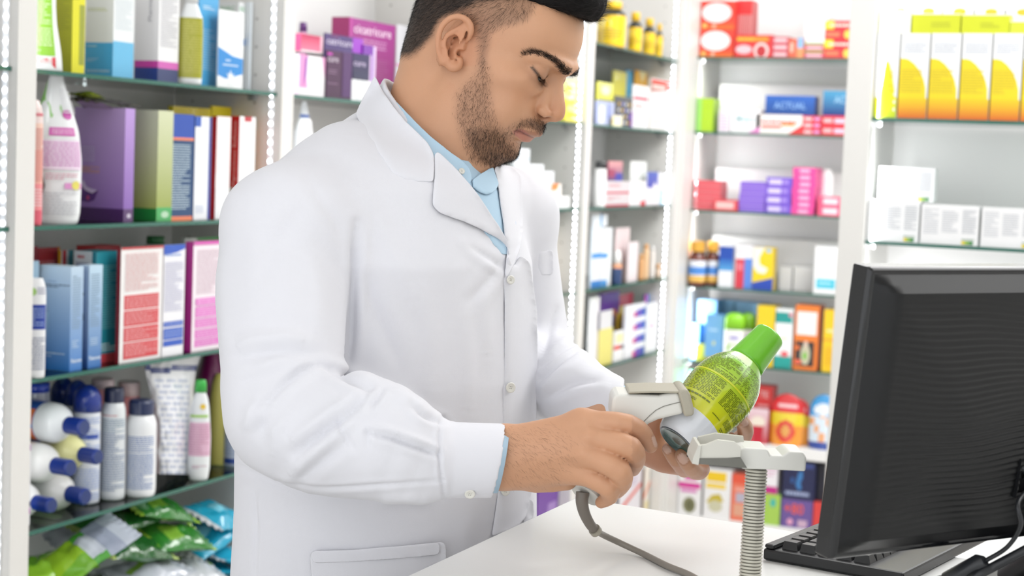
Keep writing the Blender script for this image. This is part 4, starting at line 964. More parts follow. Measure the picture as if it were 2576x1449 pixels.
bb('white carton with a teal label near the post on the fourth back shelf', 3, 2048, 2112, 622, '#f3f4f5', '#e0e4e8', A=[('r', .1, .12, .85, .32, '#46c4dc'), lines(.2, .18, .7, .28, '#b8e8f2', 1), lines(.3, .82, .8, .86, '#c6d6e8', 1)])
bb('white carton standing far back, left of the teal labelled one', 3, 1960, 1992, 672, '#eeeef0', '#e2e2e4', dep=.13, wB=.055)
bb('white carton standing far back, right one behind the teal labelled carton', 3, 1996, 2046, 672, '#f0f0f1', '#e2e2e4', dep=.13, wB=.055)
# shelf 4
bb('pale blue tall carton at the back left of the fifth back shelf', 4, 1752, 1800, 756, '#7fb4e6', '#6aa0d6', dep=.1, A=[('r', .1, .6, .9, .75, '#a8d0f0')])
for i, (a, b) in enumerate(((1801, 1843), (1846, 1884), (1886, 1922))):
    bb('pale blue carton, ' + ['left', 'middle', 'right'][i] + ' of three in the rear row of the fifth back shelf', 4, a, b, 757 + 4 * i, '#86b8de', '#74a8d0', dep=.2, A=[('r', .1, .6, .9, .74, '#b4d4ea')], group='pale blue cartons in the rear row')
bb('mid blue carton with pale lettering in front of the pale blue ones', 4, 1774, 1818, 794, '#74aede', '#5f9acc', dep=.02, A=[('t', .2, .62, .8, .74, '#b8dcf4', 1), ('r', 0, 0, 1, .1, '#a8b04a'), ('e', .5, .4, .08, .05, '#d8dca0')])
bb('narrow blue carton at the left end of the fifth back shelf', 4, 1738, 1758, 815, '#5a94cc', '#4a84bc', dep=.05)
bb('olive footed blue carton at the left end of the fifth back shelf', 4, 1750, 1776, 868, '#a8ac3a', '#98a034', dep=.03)
def greencap(label, px, w, yt, dep):
    lathe(label, 'B', 4, px, dep, [(918, w), (912, w + 1), (828, w + 2), (826, w)], '#f0f1ee', cap=[(828, w + 2), (800, w + 1), (yt + 5, w * .85), (yt, w * .5)], capcol='#8cd422', prints=[('e', .45, .45, .16, .12, '#9ad04a'), ('e', .5, .75, .1, .05, '#a8a0d8')], boxy=3, flat=.7)
greencap('white bottle with a broad lime green cap, nearer of two', 1846, 24, 787, .02)
greencap('white bottle with a broad lime green cap, further right of two', 1880, 17, 787, .09)
bb('golden yellow carton right above the bottle cap', 4, 1902, 1947, 770, '#f2d01e', '#d8b41a', A=[('e', .6, .5, .25, .05, '#eca820')])
bb('teal headed white carton right of the bottle cap', 4, 1949, 1993, 778, '#f1f3f3', '#dfe4e4', A=[('r', 0, .76, .95, .94, '#1f9a94'), ('r', 0, 0, 1, .2, '#1fa098'), ('e', .85, .9, .12, .04, '#d88a9a'), ('e', .6, .24, .22, .05, '#e86a70'), lines(.3, .48, .7, .52, '#e8d0a0', 1)])
bb('orange framed carton with a dark picture of a figure', 4, 1998, 2058, 770, '#ee8030', '#d86a24', xr=2072, A=[('r', .08, .54, .92, .9, '#f3eeec'), ('r', .06, .06, .86, .44, '#3a2f2c'), ('e', .5, .24, .2, .16, '#c8c4a8'), ('e', .5, .4, .09, .05, '#e0c8b8'), ('e', .48, .22, .09, .06, '#7ac04a'), ('e', .16, .34, .1, .04, '#e0703a'), ('e', .2, .12, .16, .04, '#e86a50')])
bb('golden yellow tall carton cut off by the post', 4, 2070, 2130, 782, '#f4c81c', '#d8aa18', A=[('e', .4, .66, .3, .03, '#f6e49a'), ('r', 0, .5, 1, .53, '#ec9a24'), lines(.1, .1, .7, .4, '#e0a41c', 7)])
lathe('dark green jar behind the neck of the green bottle', 'B', 5, 1735, .05, [(1110, 24), (960, 24), (930, 16)], '#2a8a5e', name='jar', cat='jar')
# board
def pouch(label, k, xl, xr, ytop, colf, wall='B', dep=.05, dome=.35, seed=0, ty=.05, name='sweet_pouch', cat='pouch', group=None):
    z0 = shelf_z(wall, k); ax, val = plane_of(wall, dep)
    pc = hit((xl + xr) / 2, ytop, ax, val); ym = (proj((pc[0], pc[1], z0))[1] + ytop) / 2
    a = hit(xl, ym, ax, val); b = hit(xr, ym, ax, val)
    wd = abs(b[0] - a[0]); h = pc[2] - z0
    mb = MB(); n = 30; m = 18
    for s in (1, -1):
        G = []
        for i in range(n + 1):
            v = i / n
            ww = 1 if v < 1 - dome else math.sqrt(max(1 - ((v - (1 - dome)) / dome) ** 2, 0.0004))
            if v < .06: ww *= .9 + v * 1.6
            row = []
            for j in range(m + 1):
                u = j / m - .5
                puff = ty * .5 * max(0, (math.cos(math.pi * u))) ** .5 * (1 - .75 * v)
                row.append((pc[0] + u * wd * ww, val - s * puff, z0 + v * h))
            if s < 0: row = row[::-1]
            G.append(row)
        mb.grid(G, smooth=True, colf=lambda i, j, s=s: colf((j + .5) / m, (i + .5) / n))
    o = mb.build(name, M_FILM, loc=(pc[0], pc[1], z0), weld=True)
    tag(o, label, cat, group)
def c_red(u, v):
    if v > .62: return '#d8242c' if not (.72 < v < .8 and .2 < u < .85) else '#f3c8cc'
    if (u - .5) ** 2 / .07 + (v - .28) ** 2 / .045 < 1: return '#e0a050' if (u - .5) ** 2 / .02 + (v - .28) ** 2 / .012 < 1 else '#d8382c'
    return '#e8d028' if v > .4 else '#ee9a34'
def c_blue(u, v):
    if (u - .5) ** 2 / .12 + (v - .72) ** 2 / .012 < 1: return '#e6eef6'
    if v > .6: return '#3a9ada'
    if v < .12: return '#2f4a9c'
    return '#d8e6f2' if (int(u * 5) + int(v * 7)) % 3 else '#e8a878'
pouch('red domed pouch with a yellow middle on the white board', 5, 1940, 2026, 990, c_red)
pouch('yellow edged pouch tucked behind the red domed one', 5, 1985, 2040, 1002, c_red, dep=.09)
pouch('blue and white domed pouch cut off by the post', 5, 2038, 2112, 992, c_blue)
bb('tall red carton with pale lettering behind the fingers', 5, 1895, 1942, 972, '#e03c3c', '#c03434', xr=1953, dep=.08, A=[('T', 'TE', .3, .78, .75, .9, '#f3c8c8'), ('r', .2, .6, .8, .66, '#f0b0b0')])
bb('pink and crimson carton low on the white board beside the bottle', 5, 1880, 1932, 1030, ('#c02838', '#ecd4dc'), '#a82434', dep=.02, A=[('e', .5, .62, .36, .16, '#f0e4d4'), ('p', [(.3, 0), (.72, 0), (.78, .5), (.26, .5)], '#c01c34')])
# lowest row
bb('white carton with a magenta band and a heap of seeds pictured', 6, 1694, 1764, 1186, '#efeeee', '#dddcdc', A=[('r', .25, .78, .78, .92, '#d84aa4'), ('r', .0, .6, .95, .72, '#d8389a'), ('r', .1, .5, .8, .58, '#dc8ac4'), ('e', .5, .22, .28, .18, '#8a8a66'), ('e', .52, .22, .18, .12, '#6a6a48')])
bb('white carton with a yellow label and yellow flowers pictured', 6, 1770, 1838, 1184, '#efeeee', '#dcdcdc', A=[('r', .08, .74, .82, .94, '#f0c81c'), ('r', .08, .6, .8, .7, '#f2d04a'), ('p', [(.1, .3), (.3, .46), (.6, .5), (.75, .35), (.5, .3)], '#c8b43a'), ('e', .45, .24, .26, .12, '#cfccae')])
bb('coral orange carton left of the ribbed stand tube', 6, 1839, 1886, 1196, '#e8785c', '#d0644c', A=[('r', 0, .8, 1, 1, '#e4583c'), ('r', .25, .4, .8, .6, '#b8b4c4'), ('r', .15, .1, .85, .36, '#e0a488'), ('r', .2, .64, .9, .72, '#f0a898')])
_g = bb('lime green carton right of the ribbed stand tube', 6, 1916, 1962, 1245, '#a6cc56', '#3a7a4a', xr=1968, A=[('e', .6, .72, .16, .14, '#4ab8a8')])
bb('white and magenta carton standing on the lime green one', 6, 1916, 1956, 1160, '#eeeaee', '#c8c4c8', zb=_g, A=[('r', 0, 0, 1, .22, '#c02484'), lines(.1, .5, .9, .8, '#e0b0cc', 3)])
_p = bb('purple carton with orange +80 lettering', 6, 1964, 2043, 1262, '#6a5296', '#5a4484', '#a8a4c8', xr=2047, A=[('T', '+80', .1, .48, .72, .86, '#e8583a'), ('e', .3, .2, .1, .12, '#e0a0c0'), ('r', .55, .05, .85, .3, '#c8a8c0')])
bb('navy carton with pale blue figure on top of the purple one', 6, 1969, 2050, 1166, '#1a1f4a', '#141838', '#2a2c44', zb=_p, xr=2070, A=[('p', [(.4, .4), (.48, .7), (.6, .8), (.62, .6), (.55, .45), (.6, .3), (.5, .25)], '#3a7ab8'), ('t', .1, .06, .85, .26, '#a8b4d8', 1), ('e', .3, .5, .05, .08, '#2a5a9a'), ('r', .5, .85, .95, .97, '#3a4a8a')])
bb('scarlet carton low at the right, beside the monitor edge', 6, 2045, 2110, 1270, '#d8403c', '#c03430')
bb('black and navy carton on the scarlet one beside the monitor', 6, 2052, 2112, 1175, '#1c1c2c', '#14141f', zb=BOXES['scarlet carton low at the right, beside the monitor edge']['top'], dep=.05)
bb('white carton with diagonal red stripes seen below the hands', 6, 1560, 1620, 1150, '#e8e4e8', '#b8b4b4', A=[('p', [(0, .2), (1, .5), (1, .56), (0, .28)], '#e0584a'), ('p', [(0, .8), (1, .98), (1, 1), (0, .88)], '#e05a48'), lines(.2, .5, .8, .7, '#c8b8c8', 3)], name='medicine_box') if False else None
# ================================================================ goods: right cabinet and low corner unit
xs = [2189, 2262, 2338, 2416, 2494, 2572, 2650]
sun = [(.0, .93), (.25, .9), (.5, .8), (.75, .62), (.93, .4), (1, .2), (1, .08), (0, .08)]
for i in range(6):
    A = [('r', 0, 0, 1, .24, '#d8641c', '#e8c80e'), ('p', [(0, .70), (.12, .705), (.3, .69), (.5, .64), (.7, .56), (.85, .46), (.93, .36), (.95, .24), (0, .24)], '#e8d010'), lines(.05, .3, .8, .58, '#c9b21c', 9), lines(.1, .76, .9, .9, '#c6cad4', 6)]
    if i == 0: A = [('r', 0, 0, 1, .24, '#b8cc20', '#dcd810'), ('p', [(.2, .24), (.35, .5), (.45, .7), (.6, .64), (.75, .5), (.9, .3), (.92, .24)], '#e6d412')] + [('e', .9, .1 + .09 * k, .05, .02, '#f3f3ee') for k in range(4)] + [lines(.1, .76, .9, .9, '#d6dad8', 6), lines(.35, .3, .8, .6, '#c9b828', 9)]
    nm = ['leftmost carton of the yellow and orange row, yellow green at its foot', 'second yellow and orange carton from the white post', 'third yellow and orange carton from the white post', 'fourth yellow and orange carton from the white post', 'fifth yellow and orange carton from the white post', 'yellow and orange carton cut off by the right edge'][i]
    # every carton meets its neighbour
    box(nm, 'R', 0, xs[i] + 1, xs[i + 1] - 3, None, 84, '#f0f1f1', '#e8e8e8', dep=.012, wB=.07, A=A, group='yellow and orange cartons at top right')
_t = BOXES['second yellow and orange carton from the white post']['top']
for i, (a, b, c) in enumerate(((2198, 2291, '#f0f2de'), (2294, 2416, '#ccd21c'), (2419, 2540, '#ccd31a'), (2541, 2640, '#d0d838'))):
    box(['pale lime topped flat carton lying at the left on the yellow row', 'lime yellow flat carton lying second from the left on the row', 'lime yellow flat carton lying third from the left on the row', 'lime flat carton lying at the right edge on the row'][i], 'R', 0, a, b, None, [28, 34, 36, 54][i], c, c, '#e6e6e2', zb=_t, dep=.014, wB=.06, A=[('r', 0, .93, 1, 1, '#e6e8c8'), lines(.4, .3, .8, .6, '#b2b81c', 2)] if i else [], group='lime flat cartons lying on the yellow row')
for i, (a, b) in enumerate(((2212, 2284), (2290, 2360), (2366, 2440), (2446, 2518), (2524, 2600))):
    box('white carton with an orange sun, %s in the rear row at top right' % ['leftmost', 'second', 'third', 'fourth', 'fifth'][i], 'R', 0, a, b, None, 14 + i, '#e9e9e8', '#dcdcdc', dep=.12, wB=.06, zb=LSH[1] * 0 + RSH[0] + .0004, A=[('e', .55, .955, .22, .03, '#e8b02c')], group='white cartons with orange suns in the rear row')
blk = [('t', .05, .25, .3, .9, '#c2c5cb', 12), ('t', .37, .3, .64, .86, '#c2c5cb', 10), ('t', .72, .3, .95, .9, '#bcc0c6', 11), ('r', .72, .03, .78, .11, '#e8d21c'), ('r', .78, .03, .85, .11, '#8ab82a'), ('r', .85, .03, .92, .11, '#2f8a3c'), ('t', .72, .12, .94, .18, '#8aa48c', 1)]
_z = box('white ointment carton with a yellow and green mark, left on the lower right shelf', 'R', 1, 2172, 2312, None, 508, '#eeeff0', '#dfe3e2', dep=.012, wB=.05, A=blk)
box('white ointment carton with a yellow and green mark, middle on the lower right shelf', 'R', 1, 2316, 2462, None, 519, '#ededee', '#dfe3e2', dep=.012, wB=.05, A=blk)
box('white ointment carton cut off by the right edge of the photo', 'R', 1, 2468, 2614, None, 527, '#ebebec', '#dfe3e2', dep=.012, wB=.05, A=blk)
box('white ointment carton lying on top of the left one', 'R', 1, 2210, 2350, None, 424, '#ecedef', '#d8dedc', dep=.03, wB=.05, zb=_z, A=blk)
# lowest level of the left wall near the corner, glimpsed under the hands
def lb(label, xl, xc, xr, ytop, ca, cb, A=(), B=(), dep=.03):
    return box(label, 'L', None, xl, xc, xr, ytop, ca, cb, zb=Z6 + .0004, A=A, B=B, dep=dep)
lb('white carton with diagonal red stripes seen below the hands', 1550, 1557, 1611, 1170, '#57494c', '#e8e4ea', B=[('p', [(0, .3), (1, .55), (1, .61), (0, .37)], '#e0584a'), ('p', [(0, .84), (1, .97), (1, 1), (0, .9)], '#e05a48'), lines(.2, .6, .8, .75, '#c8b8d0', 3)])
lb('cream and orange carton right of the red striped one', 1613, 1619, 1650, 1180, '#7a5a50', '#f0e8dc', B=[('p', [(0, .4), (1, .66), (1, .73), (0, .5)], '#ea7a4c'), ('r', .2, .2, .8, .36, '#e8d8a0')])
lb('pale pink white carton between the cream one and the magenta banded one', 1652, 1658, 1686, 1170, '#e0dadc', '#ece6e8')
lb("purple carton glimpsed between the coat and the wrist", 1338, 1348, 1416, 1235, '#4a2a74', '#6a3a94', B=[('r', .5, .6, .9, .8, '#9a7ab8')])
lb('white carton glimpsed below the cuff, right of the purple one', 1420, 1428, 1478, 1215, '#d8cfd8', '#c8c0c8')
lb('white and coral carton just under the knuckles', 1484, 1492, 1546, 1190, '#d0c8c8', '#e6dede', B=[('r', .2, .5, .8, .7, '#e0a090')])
# ================================================================ implicit surfaces
import openvdb
F32 = np.float32
def smin(a, b, k):
    h = np.maximum(k - np.abs(a - b), 0) / k
    return np.minimum(a, b) - h * h * k * .25
def smax(a, b, k): return -smin(-a, -b, k)
def cone(P, a, ra, b, rb):
    """capsule whose radius runs from ra to rb"""
    X, Y, Z = cols(P)
    a0, a1, a2 = [F32(c) for c in a]; b0, b1, b2 = [F32(c) for c in b]
    u0, u1, u2 = b0 - a0, b1 - a1, b2 - a2
    x = X - a0; y = Y - a1; z = Z - a2
    t = np.clip((x * u0 + y * u1 + z * u2) / (u0 * u0 + u1 * u1 + u2 * u2 + F32(1e-12)), 0, 1)
    x -= t * u0; y -= t * u1; z -= t * u2
    return np.sqrt(x * x + y * y + z * z) - (F32(ra) + F32(rb - ra) * t)
_cc = {}
def cols(P):
    k = id(P)
    if k not in _cc or _cc[k][0] is not P:
        _cc.clear() if len(_cc) > 6 else None
        _cc[k] = (P, tuple(np.ascontiguousarray(P[:, i]) for i in range(3)))
    return _cc[k][1]
_bb = {}
def bbox(P):
    k = id(P)
    if k not in _bb or _bb[k][0] is not P:
        _bb.clear() if len(_bb) > 6 else None
        c = cols(P); lo = np.array([q.min() for q in c], float); hi = np.array([q.max() for q in c], float)
        _bb[k] = (P, lo, hi)
    return _bb[k][1:]
def chain(P, js, k=0, sub=3):
    """tube through joints [(point, radius)...], joints resampled along a smooth curve"""
    pts = np.array([np.asarray(p, float) for p, _ in js]); rr = np.array([float(r) for _, r in js])
    if len(pts) > 2 and sub > 1:
        X = np.concatenate([pts, rr[:, None]], 1)
        X = np.concatenate([2 * X[:1] - X[1:2], X, 2 * X[-1:] - X[-2:-1]])
        out = []
        for i in range(1, len(X) - 2):
            for t in np.arange(sub) / sub:
                p0, p1, p2, p3 = X[i - 1:i + 3]
                out.append(.5 * (2 * p1 + (p2 - p0) * t + (2 * p0 - 5 * p1 + 4 * p2 - p3) * t * t + (3 * p1 - p0 - 3 * p2 + p3) * t ** 3))
        out.append(X[-2]); X = np.array(out); pts, rr = X[:, :3], X[:, 3]
    d = None
    for i in range(len(pts) - 1):
        e = cone(P, pts[i], rr[i], pts[i + 1], rr[i + 1])
        d = e if d is None else np.minimum(d, e)
    return d
def ell(P, c, r, M=None):
    if M is None:
        X, Y, Z = cols(P)
        x, y, z = X - F32(c[0]), Y - F32(c[1]), Z - F32(c[2])
    else:
        q = (P - np.asarray(c, F32)) @ np.asarray(M, F32)
        x, y, z = q[:, 0], q[:, 1], q[:, 2]
    x = x / F32(r[0]); y = y / F32(r[1]); z = z / F32(r[2])
    s = np.sqrt(x * x + y * y + z * z + F32(1e-12))
    x /= F32(r[0]); y /= F32(r[1]); z /= F32(r[2])
    g = np.sqrt(x * x + y * y + z * z + F32(1e-12))
    return s * (s - 1) / g
def far(P, js, margin=.065):
    """true when a whole batch of samples is too far from a chain to matter"""
    lo, hi = bbox(P); c = (lo + hi) / 2; rad = np.linalg.norm(hi - lo) / 2
    pts = np.array([np.asarray(p, float) for p, _ in js]); rr = max(float(r) for _, r in js)
    dm = 9e9
    for a, b in zip(pts[:-1], pts[1:]):
        ab = b - a; t = min(max(((c - a) @ ab) / (ab @ ab + 1e-12), 0), 1)
        dm = min(dm, np.linalg.norm(c - a - t * ab))
    return dm - rr * 1.25 - rad > margin
def mesh_sdf(fn, lo, hi, vox, band=1.2):
    """adaptive sampling of fn in blocks, then a quad surface: vertices (world), quads"""
    B = 16; bs = B * vox
    lo = np.array(lo, float); hi = np.array(hi, float)
    n = np.ceil((hi - lo) / bs).astype(int)
    I = np.stack(np.meshgrid(*[np.arange(k) for k in n], indexing='ij'), -1).reshape(-1, 3)
    I = I[np.lexsort((I[:, 2], I[:, 1], I[:, 0], I[:, 2] // 2, I[:, 1] // 2, I[:, 0] // 2))]
    cen = lo + (I + .5) * bs
    keep = []
    for s in range(0, len(cen), 4096):
        d = fn(cen[s:s + 4096].astype(F32))
        keep.append(np.abs(d) < bs * band)
    I = I[np.concatenate(keep)]
    g = openvdb.FloatGrid(); g.background = 3 * vox
    loc = np.stack(np.meshgrid(*[np.arange(B + 1)] * 3, indexing='ij'), -1).reshape(-1, 3)
    for s in range(0, len(I), 6):
        J = I[s:s + 6]
        P = lo + ((J[:, None, :] * B + loc[None]) * vox)
        d = fn(P.reshape(-1, 3).astype(F32)).reshape(len(J), B + 1, B + 1, B + 1)
        d = np.clip(d, -3 * vox, 3 * vox)
        for k, j in enumerate(J):
            if d[k].min() < 2.9 * vox:
                g.copyFromArray(np.ascontiguousarray(d[k]), ijk=tuple(int(x) * B for x in j))
    V, Q = g.convertToQuads(isovalue=0.)
    V = (V * vox + lo).astype(float); Q = Q.astype(int)
    a, b, c, e = [V[Q[:, i]] - V.mean(0) for i in range(4)]
    vol = (np.einsum('ij,ij->i', a, np.cross(b, c)) + np.einsum('ij,ij->i', a, np.cross(c, e))).sum()
    if vol < 0: Q = Q[:, ::-1]
    return V, Q
def largest_piece(V, Q):
    """keep the biggest connected shell"""
    n = len(V); lab = np.arange(n)
    A = np.concatenate([Q[:, 0], Q[:, 1], Q[:, 2]]); B = np.concatenate([Q[:, 1], Q[:, 2], Q[:, 3]])
    while True:
        la, lb = lab[A], lab[B]; m = np.minimum(la, lb)
        ch = la != lb
        if not ch.any(): break
        np.minimum.at(lab, la[ch], m[ch]); np.minimum.at(lab, lb[ch], m[ch])
        for _ in range(8): lab = lab[lab]
    r = lab[Q[:, 0]]
    v, c = np.unique(r, return_counts=True)
    k = r == v[c.argmax()]
    Q = Q[k]
    used = np.unique(Q); mp = -np.ones(n, int); mp[used] = np.arange(len(used))
    return V[used], mp[Q]
def vnormals(V, Q):
    fn = np.cross(V[Q[:, 2]] - V[Q[:, 0]], V[Q[:, 3]] - V[Q[:, 1]])
    N = np.zeros_like(V)
    for c in range(4): np.add.at(N, Q[:, c], fn)
    return N / (np.linalg.norm(N, axis=1, keepdims=True) + 1e-20)
def relax(V, Q, it=1, lam=.5):
    E = np.concatenate([Q[:, [0, 1]], Q[:, [1, 2]], Q[:, [2, 3]], Q[:, [3, 0]]])
    for _ in range(it):
        S = np.zeros_like(V); C = np.zeros(len(V))
        np.add.at(S, E[:, 0], V[E[:, 1]]); np.add.at(C, E[:, 0], 1)
        np.add.at(S, E[:, 1], V[E[:, 0]]); np.add.at(C, E[:, 1], 1)
        V = V + lam * (S / C[:, None] - V)
    return V
def raw_mesh(name, V, Q, material, parent=None, colors=None, smooth=True, loc=(0, 0, 0)):
    V = V - np.asarray(loc)
    me = bpy.data.meshes.new(name)
    Q = np.asarray(Q); k = Q.shape[1]
    me.vertices.add(len(V)); me.vertices.foreach_set('co', V.astype(F32).ravel())
    me.loops.add(Q.size); me.loops.foreach_set('vertex_index', Q.astype(np.int32).ravel())
    me.polygons.add(len(Q)); me.polygons.foreach_set('loop_start', np.arange(0, Q.size, k, dtype=np.int32))
    me.polygons.foreach_set('loop_total', np.full(len(Q), k, np.int32))
    me.update(calc_edges=True); me.validate()
    if smooth: me.polygons.foreach_set('use_smooth', np.ones(len(me.polygons), bool))
    if colors is not None:
        ca = me.color_attributes.new('Col', 'FLOAT_COLOR', 'POINT')
        ca.data.foreach_set('color', np.concatenate([colors, np.ones((len(colors), 1))], 1).astype(F32).ravel())
    me.materials.append(material)
    o = bpy.data.objects.new(name, me); COL.objects.link(o)
    o.location = tuple(map(float, loc))
    if parent: o.parent = parent
    return o
def projA(P):
    d = P - CAM; z = d @ CAMF
    return np.stack([W_PX / 2 + F_PX * (d @ CAMR) / z, H_PX / 2 - F_PX * (d @ CAMU) / z], 1), z
def polydist(pts, poly):
    """signed distance (px) to a closed polygon, negative inside"""
    poly = np.asarray(poly, float); a = poly; b = np.roll(poly, -1, 0)
    dm = np.full(len(pts), 1e9); inside = np.zeros(len(pts), bool)
    for p, q in zip(a, b):
        ab = q - p; t = np.clip(((pts - p) @ ab) / (ab @ ab + 1e-9), 0, 1)
        d = np.linalg.norm(pts - p - t[:, None] * ab, axis=1); dm = np.minimum(dm, d)
        c = ((p[1] > pts[:, 1]) != (q[1] > pts[:, 1]))
        with np.errstate(divide='ignore', invalid='ignore'):
            xs = p[0] + (pts[:, 1] - p[1]) * (q[0] - p[0]) / (q[1] - p[1] + 1e-12)
        inside ^= c & (pts[:, 0] < xs)
    return np.where(inside, -dm, dm)
def linedist(pts, line):
    dm = np.full(len(pts), 1e9)
    line = np.asarray(line, float)
    for p, q in zip(line[:-1], line[1:]):
        ab = q - p; t = np.clip(((pts - p) @ ab) / (ab @ ab + 1e-9), 0, 1)
        dm = np.minimum(dm, np.linalg.norm(pts - p - t[:, None] * ab, axis=1))
    return dm
def sstep(x, a, b):
    t = np.clip((x - a) / (b - a), 0, 1); return t * t * (3 - 2 * t)
def J(px, py, z, rpx=None):
    p = K(px, py, z)
    return p if rpx is None else (p, rpx * z / F_PX)
# ================================================================ head frame (local: x his right, y forward, z up; metres)
def _headframe(yaw, pit, rol):
    base = np.array([[-1, 0, 0], [0, 0, -1], [0, -1, 0]], float)
    cy, sy = math.cos(yaw), math.sin(yaw); Ry = np.array([[cy, 0, -sy], [0, 1, 0], [sy, 0, cy]])
    cp, sp = math.cos(pit), math.sin(pit); Rp = np.array([[1, 0, 0], [0, cp, sp], [0, -sp, cp]])
    cr, sr = math.cos(rol), math.sin(rol); Rr = np.array([[cr, 0, sr], [0, 1, 0], [-sr, 0, cr]])
    return Ry @ base.T @ Rp @ Rr
_H = _headframe(R(70), R(30), R(2))
HC = np.array([-.0272, -.2705, 1.905])          # camera coordinates X right, Y down, Z depth
C2W = np.stack([CAMR, -CAMU, CAMF], 1)
HM = C2W @ _H                                    # local -> world rotation
HO = CAM + C2W @ HC
def H2W(p): return HO + HM @ (np.asarray(p, float))
def W2H(P): return (P - HO.astype(F32)) @ HM.astype(F32)
def HL(px, py, x):
    """local point on the sagittal plane x (metres) seen at that pixel"""
    o = HM.T @ (CAM - HO); d = HM.T @ ray(px, py)
    t = (x - o[0]) / d[0]
    return o + d * t
def ear_sdf(p, sx):
    """his right and left ear; p local mm with sx=|x|"""
    q = np.stack([sx, p[:, 1], p[:, 2]], 1).astype(F32)
    E = lambda px, py, x: HL(px, py, x / 1000) * 1000
    helix = [(1164, 106, 72), (1177, 99, 75), (1184, 84, 77.5), (1185, 66, 79.5), (1174, 50, 82), (1156, 42, 85), (1138, 44, 87), (1121, 55, 88.5), (1108, 74, 89), (1102, 98, 88.5), (1102, 122, 86.5), (1108, 140, 84), (1116, 154, 81)]
    hj = [(E(*c), r) for c, r in zip(helix, [2.0, 2.8, 3.4, 3.6, 3.6, 3.6, 3.5, 3.4, 3.3, 3.3, 3.4, 3.8, 4.6])]
    d = chain(q, hj, 1.5)
    lobe = chain(q, [(E(1122, 150, 79.5), 5.2), (E(1136, 166, 77), 6.4), (E(1148, 168, 75), 5.6), (E(1156, 160, 73), 4.2), (E(1157, 142, 71.5), 3.4)], 2)
    d = smin(d, lobe, 3)
    anti = [(1166, 63, 80), (1148, 74, 82.5), (1128, 86, 84.5), (1118, 104, 85), (1120, 124, 83.5), (1130, 136, 81.5), (1142, 145, 79)]
    aj = [(E(*c), r) for c, r in zip(anti, [2.2, 2.8, 3.0, 2.7, 2.8, 3.4, 3.4])]
    d = smin(d, chain(q, aj, 1.5), 2.5)
    d = smin(d, chain(q, [(E(1128, 88, 84.2), 2.4), (E(1148, 88, 81), 2.2), (E(1166, 88, 77), 1.8)], 1.5), 2)
    # tragus and crus
    d = smin(d, chain(q, [(E(1166, 112, 71), 3.2), (E(1161, 124, 72.5), 3.8), (E(1159, 134, 71), 3.2)], 1.5), 2.5)
    # plate that carries the ear (back side) and closes scapha / concha floor
    c = E(1136, 104, 78); c2 = E(1140, 118, 72)
    n = np.array([.86, -.45, .1]); n /= np.linalg.norm(n)
    u = np.array([0, 0, 1.]) - n * n[2]; u /= np.linalg.norm(u); v = np.cross(n, u)
    M = np.stack([n, u, v], 1)
    d = smin(d, ell(q, c, (3.6, 29, 15.5), M), 3)
    # concha bowl
    d = smax(d, -ell(q, E(1146, 122, 79), (7, 13, 8), M), 2.5)
    d = smax(d, -ell(q, E(1138, 104, 80), (4.6, 9, 8), M), 2.5)
    d = smin(d, ell(q, E(1142, 116, 69), (3.5, 24, 14), M), 2)
    # canal
    d = smax(d, -ell(q, E(1158, 134, 73), (6, 4.5, 4)), 1.5)
    return d
EYE = np.array([31.5, 74.5, 9.0])
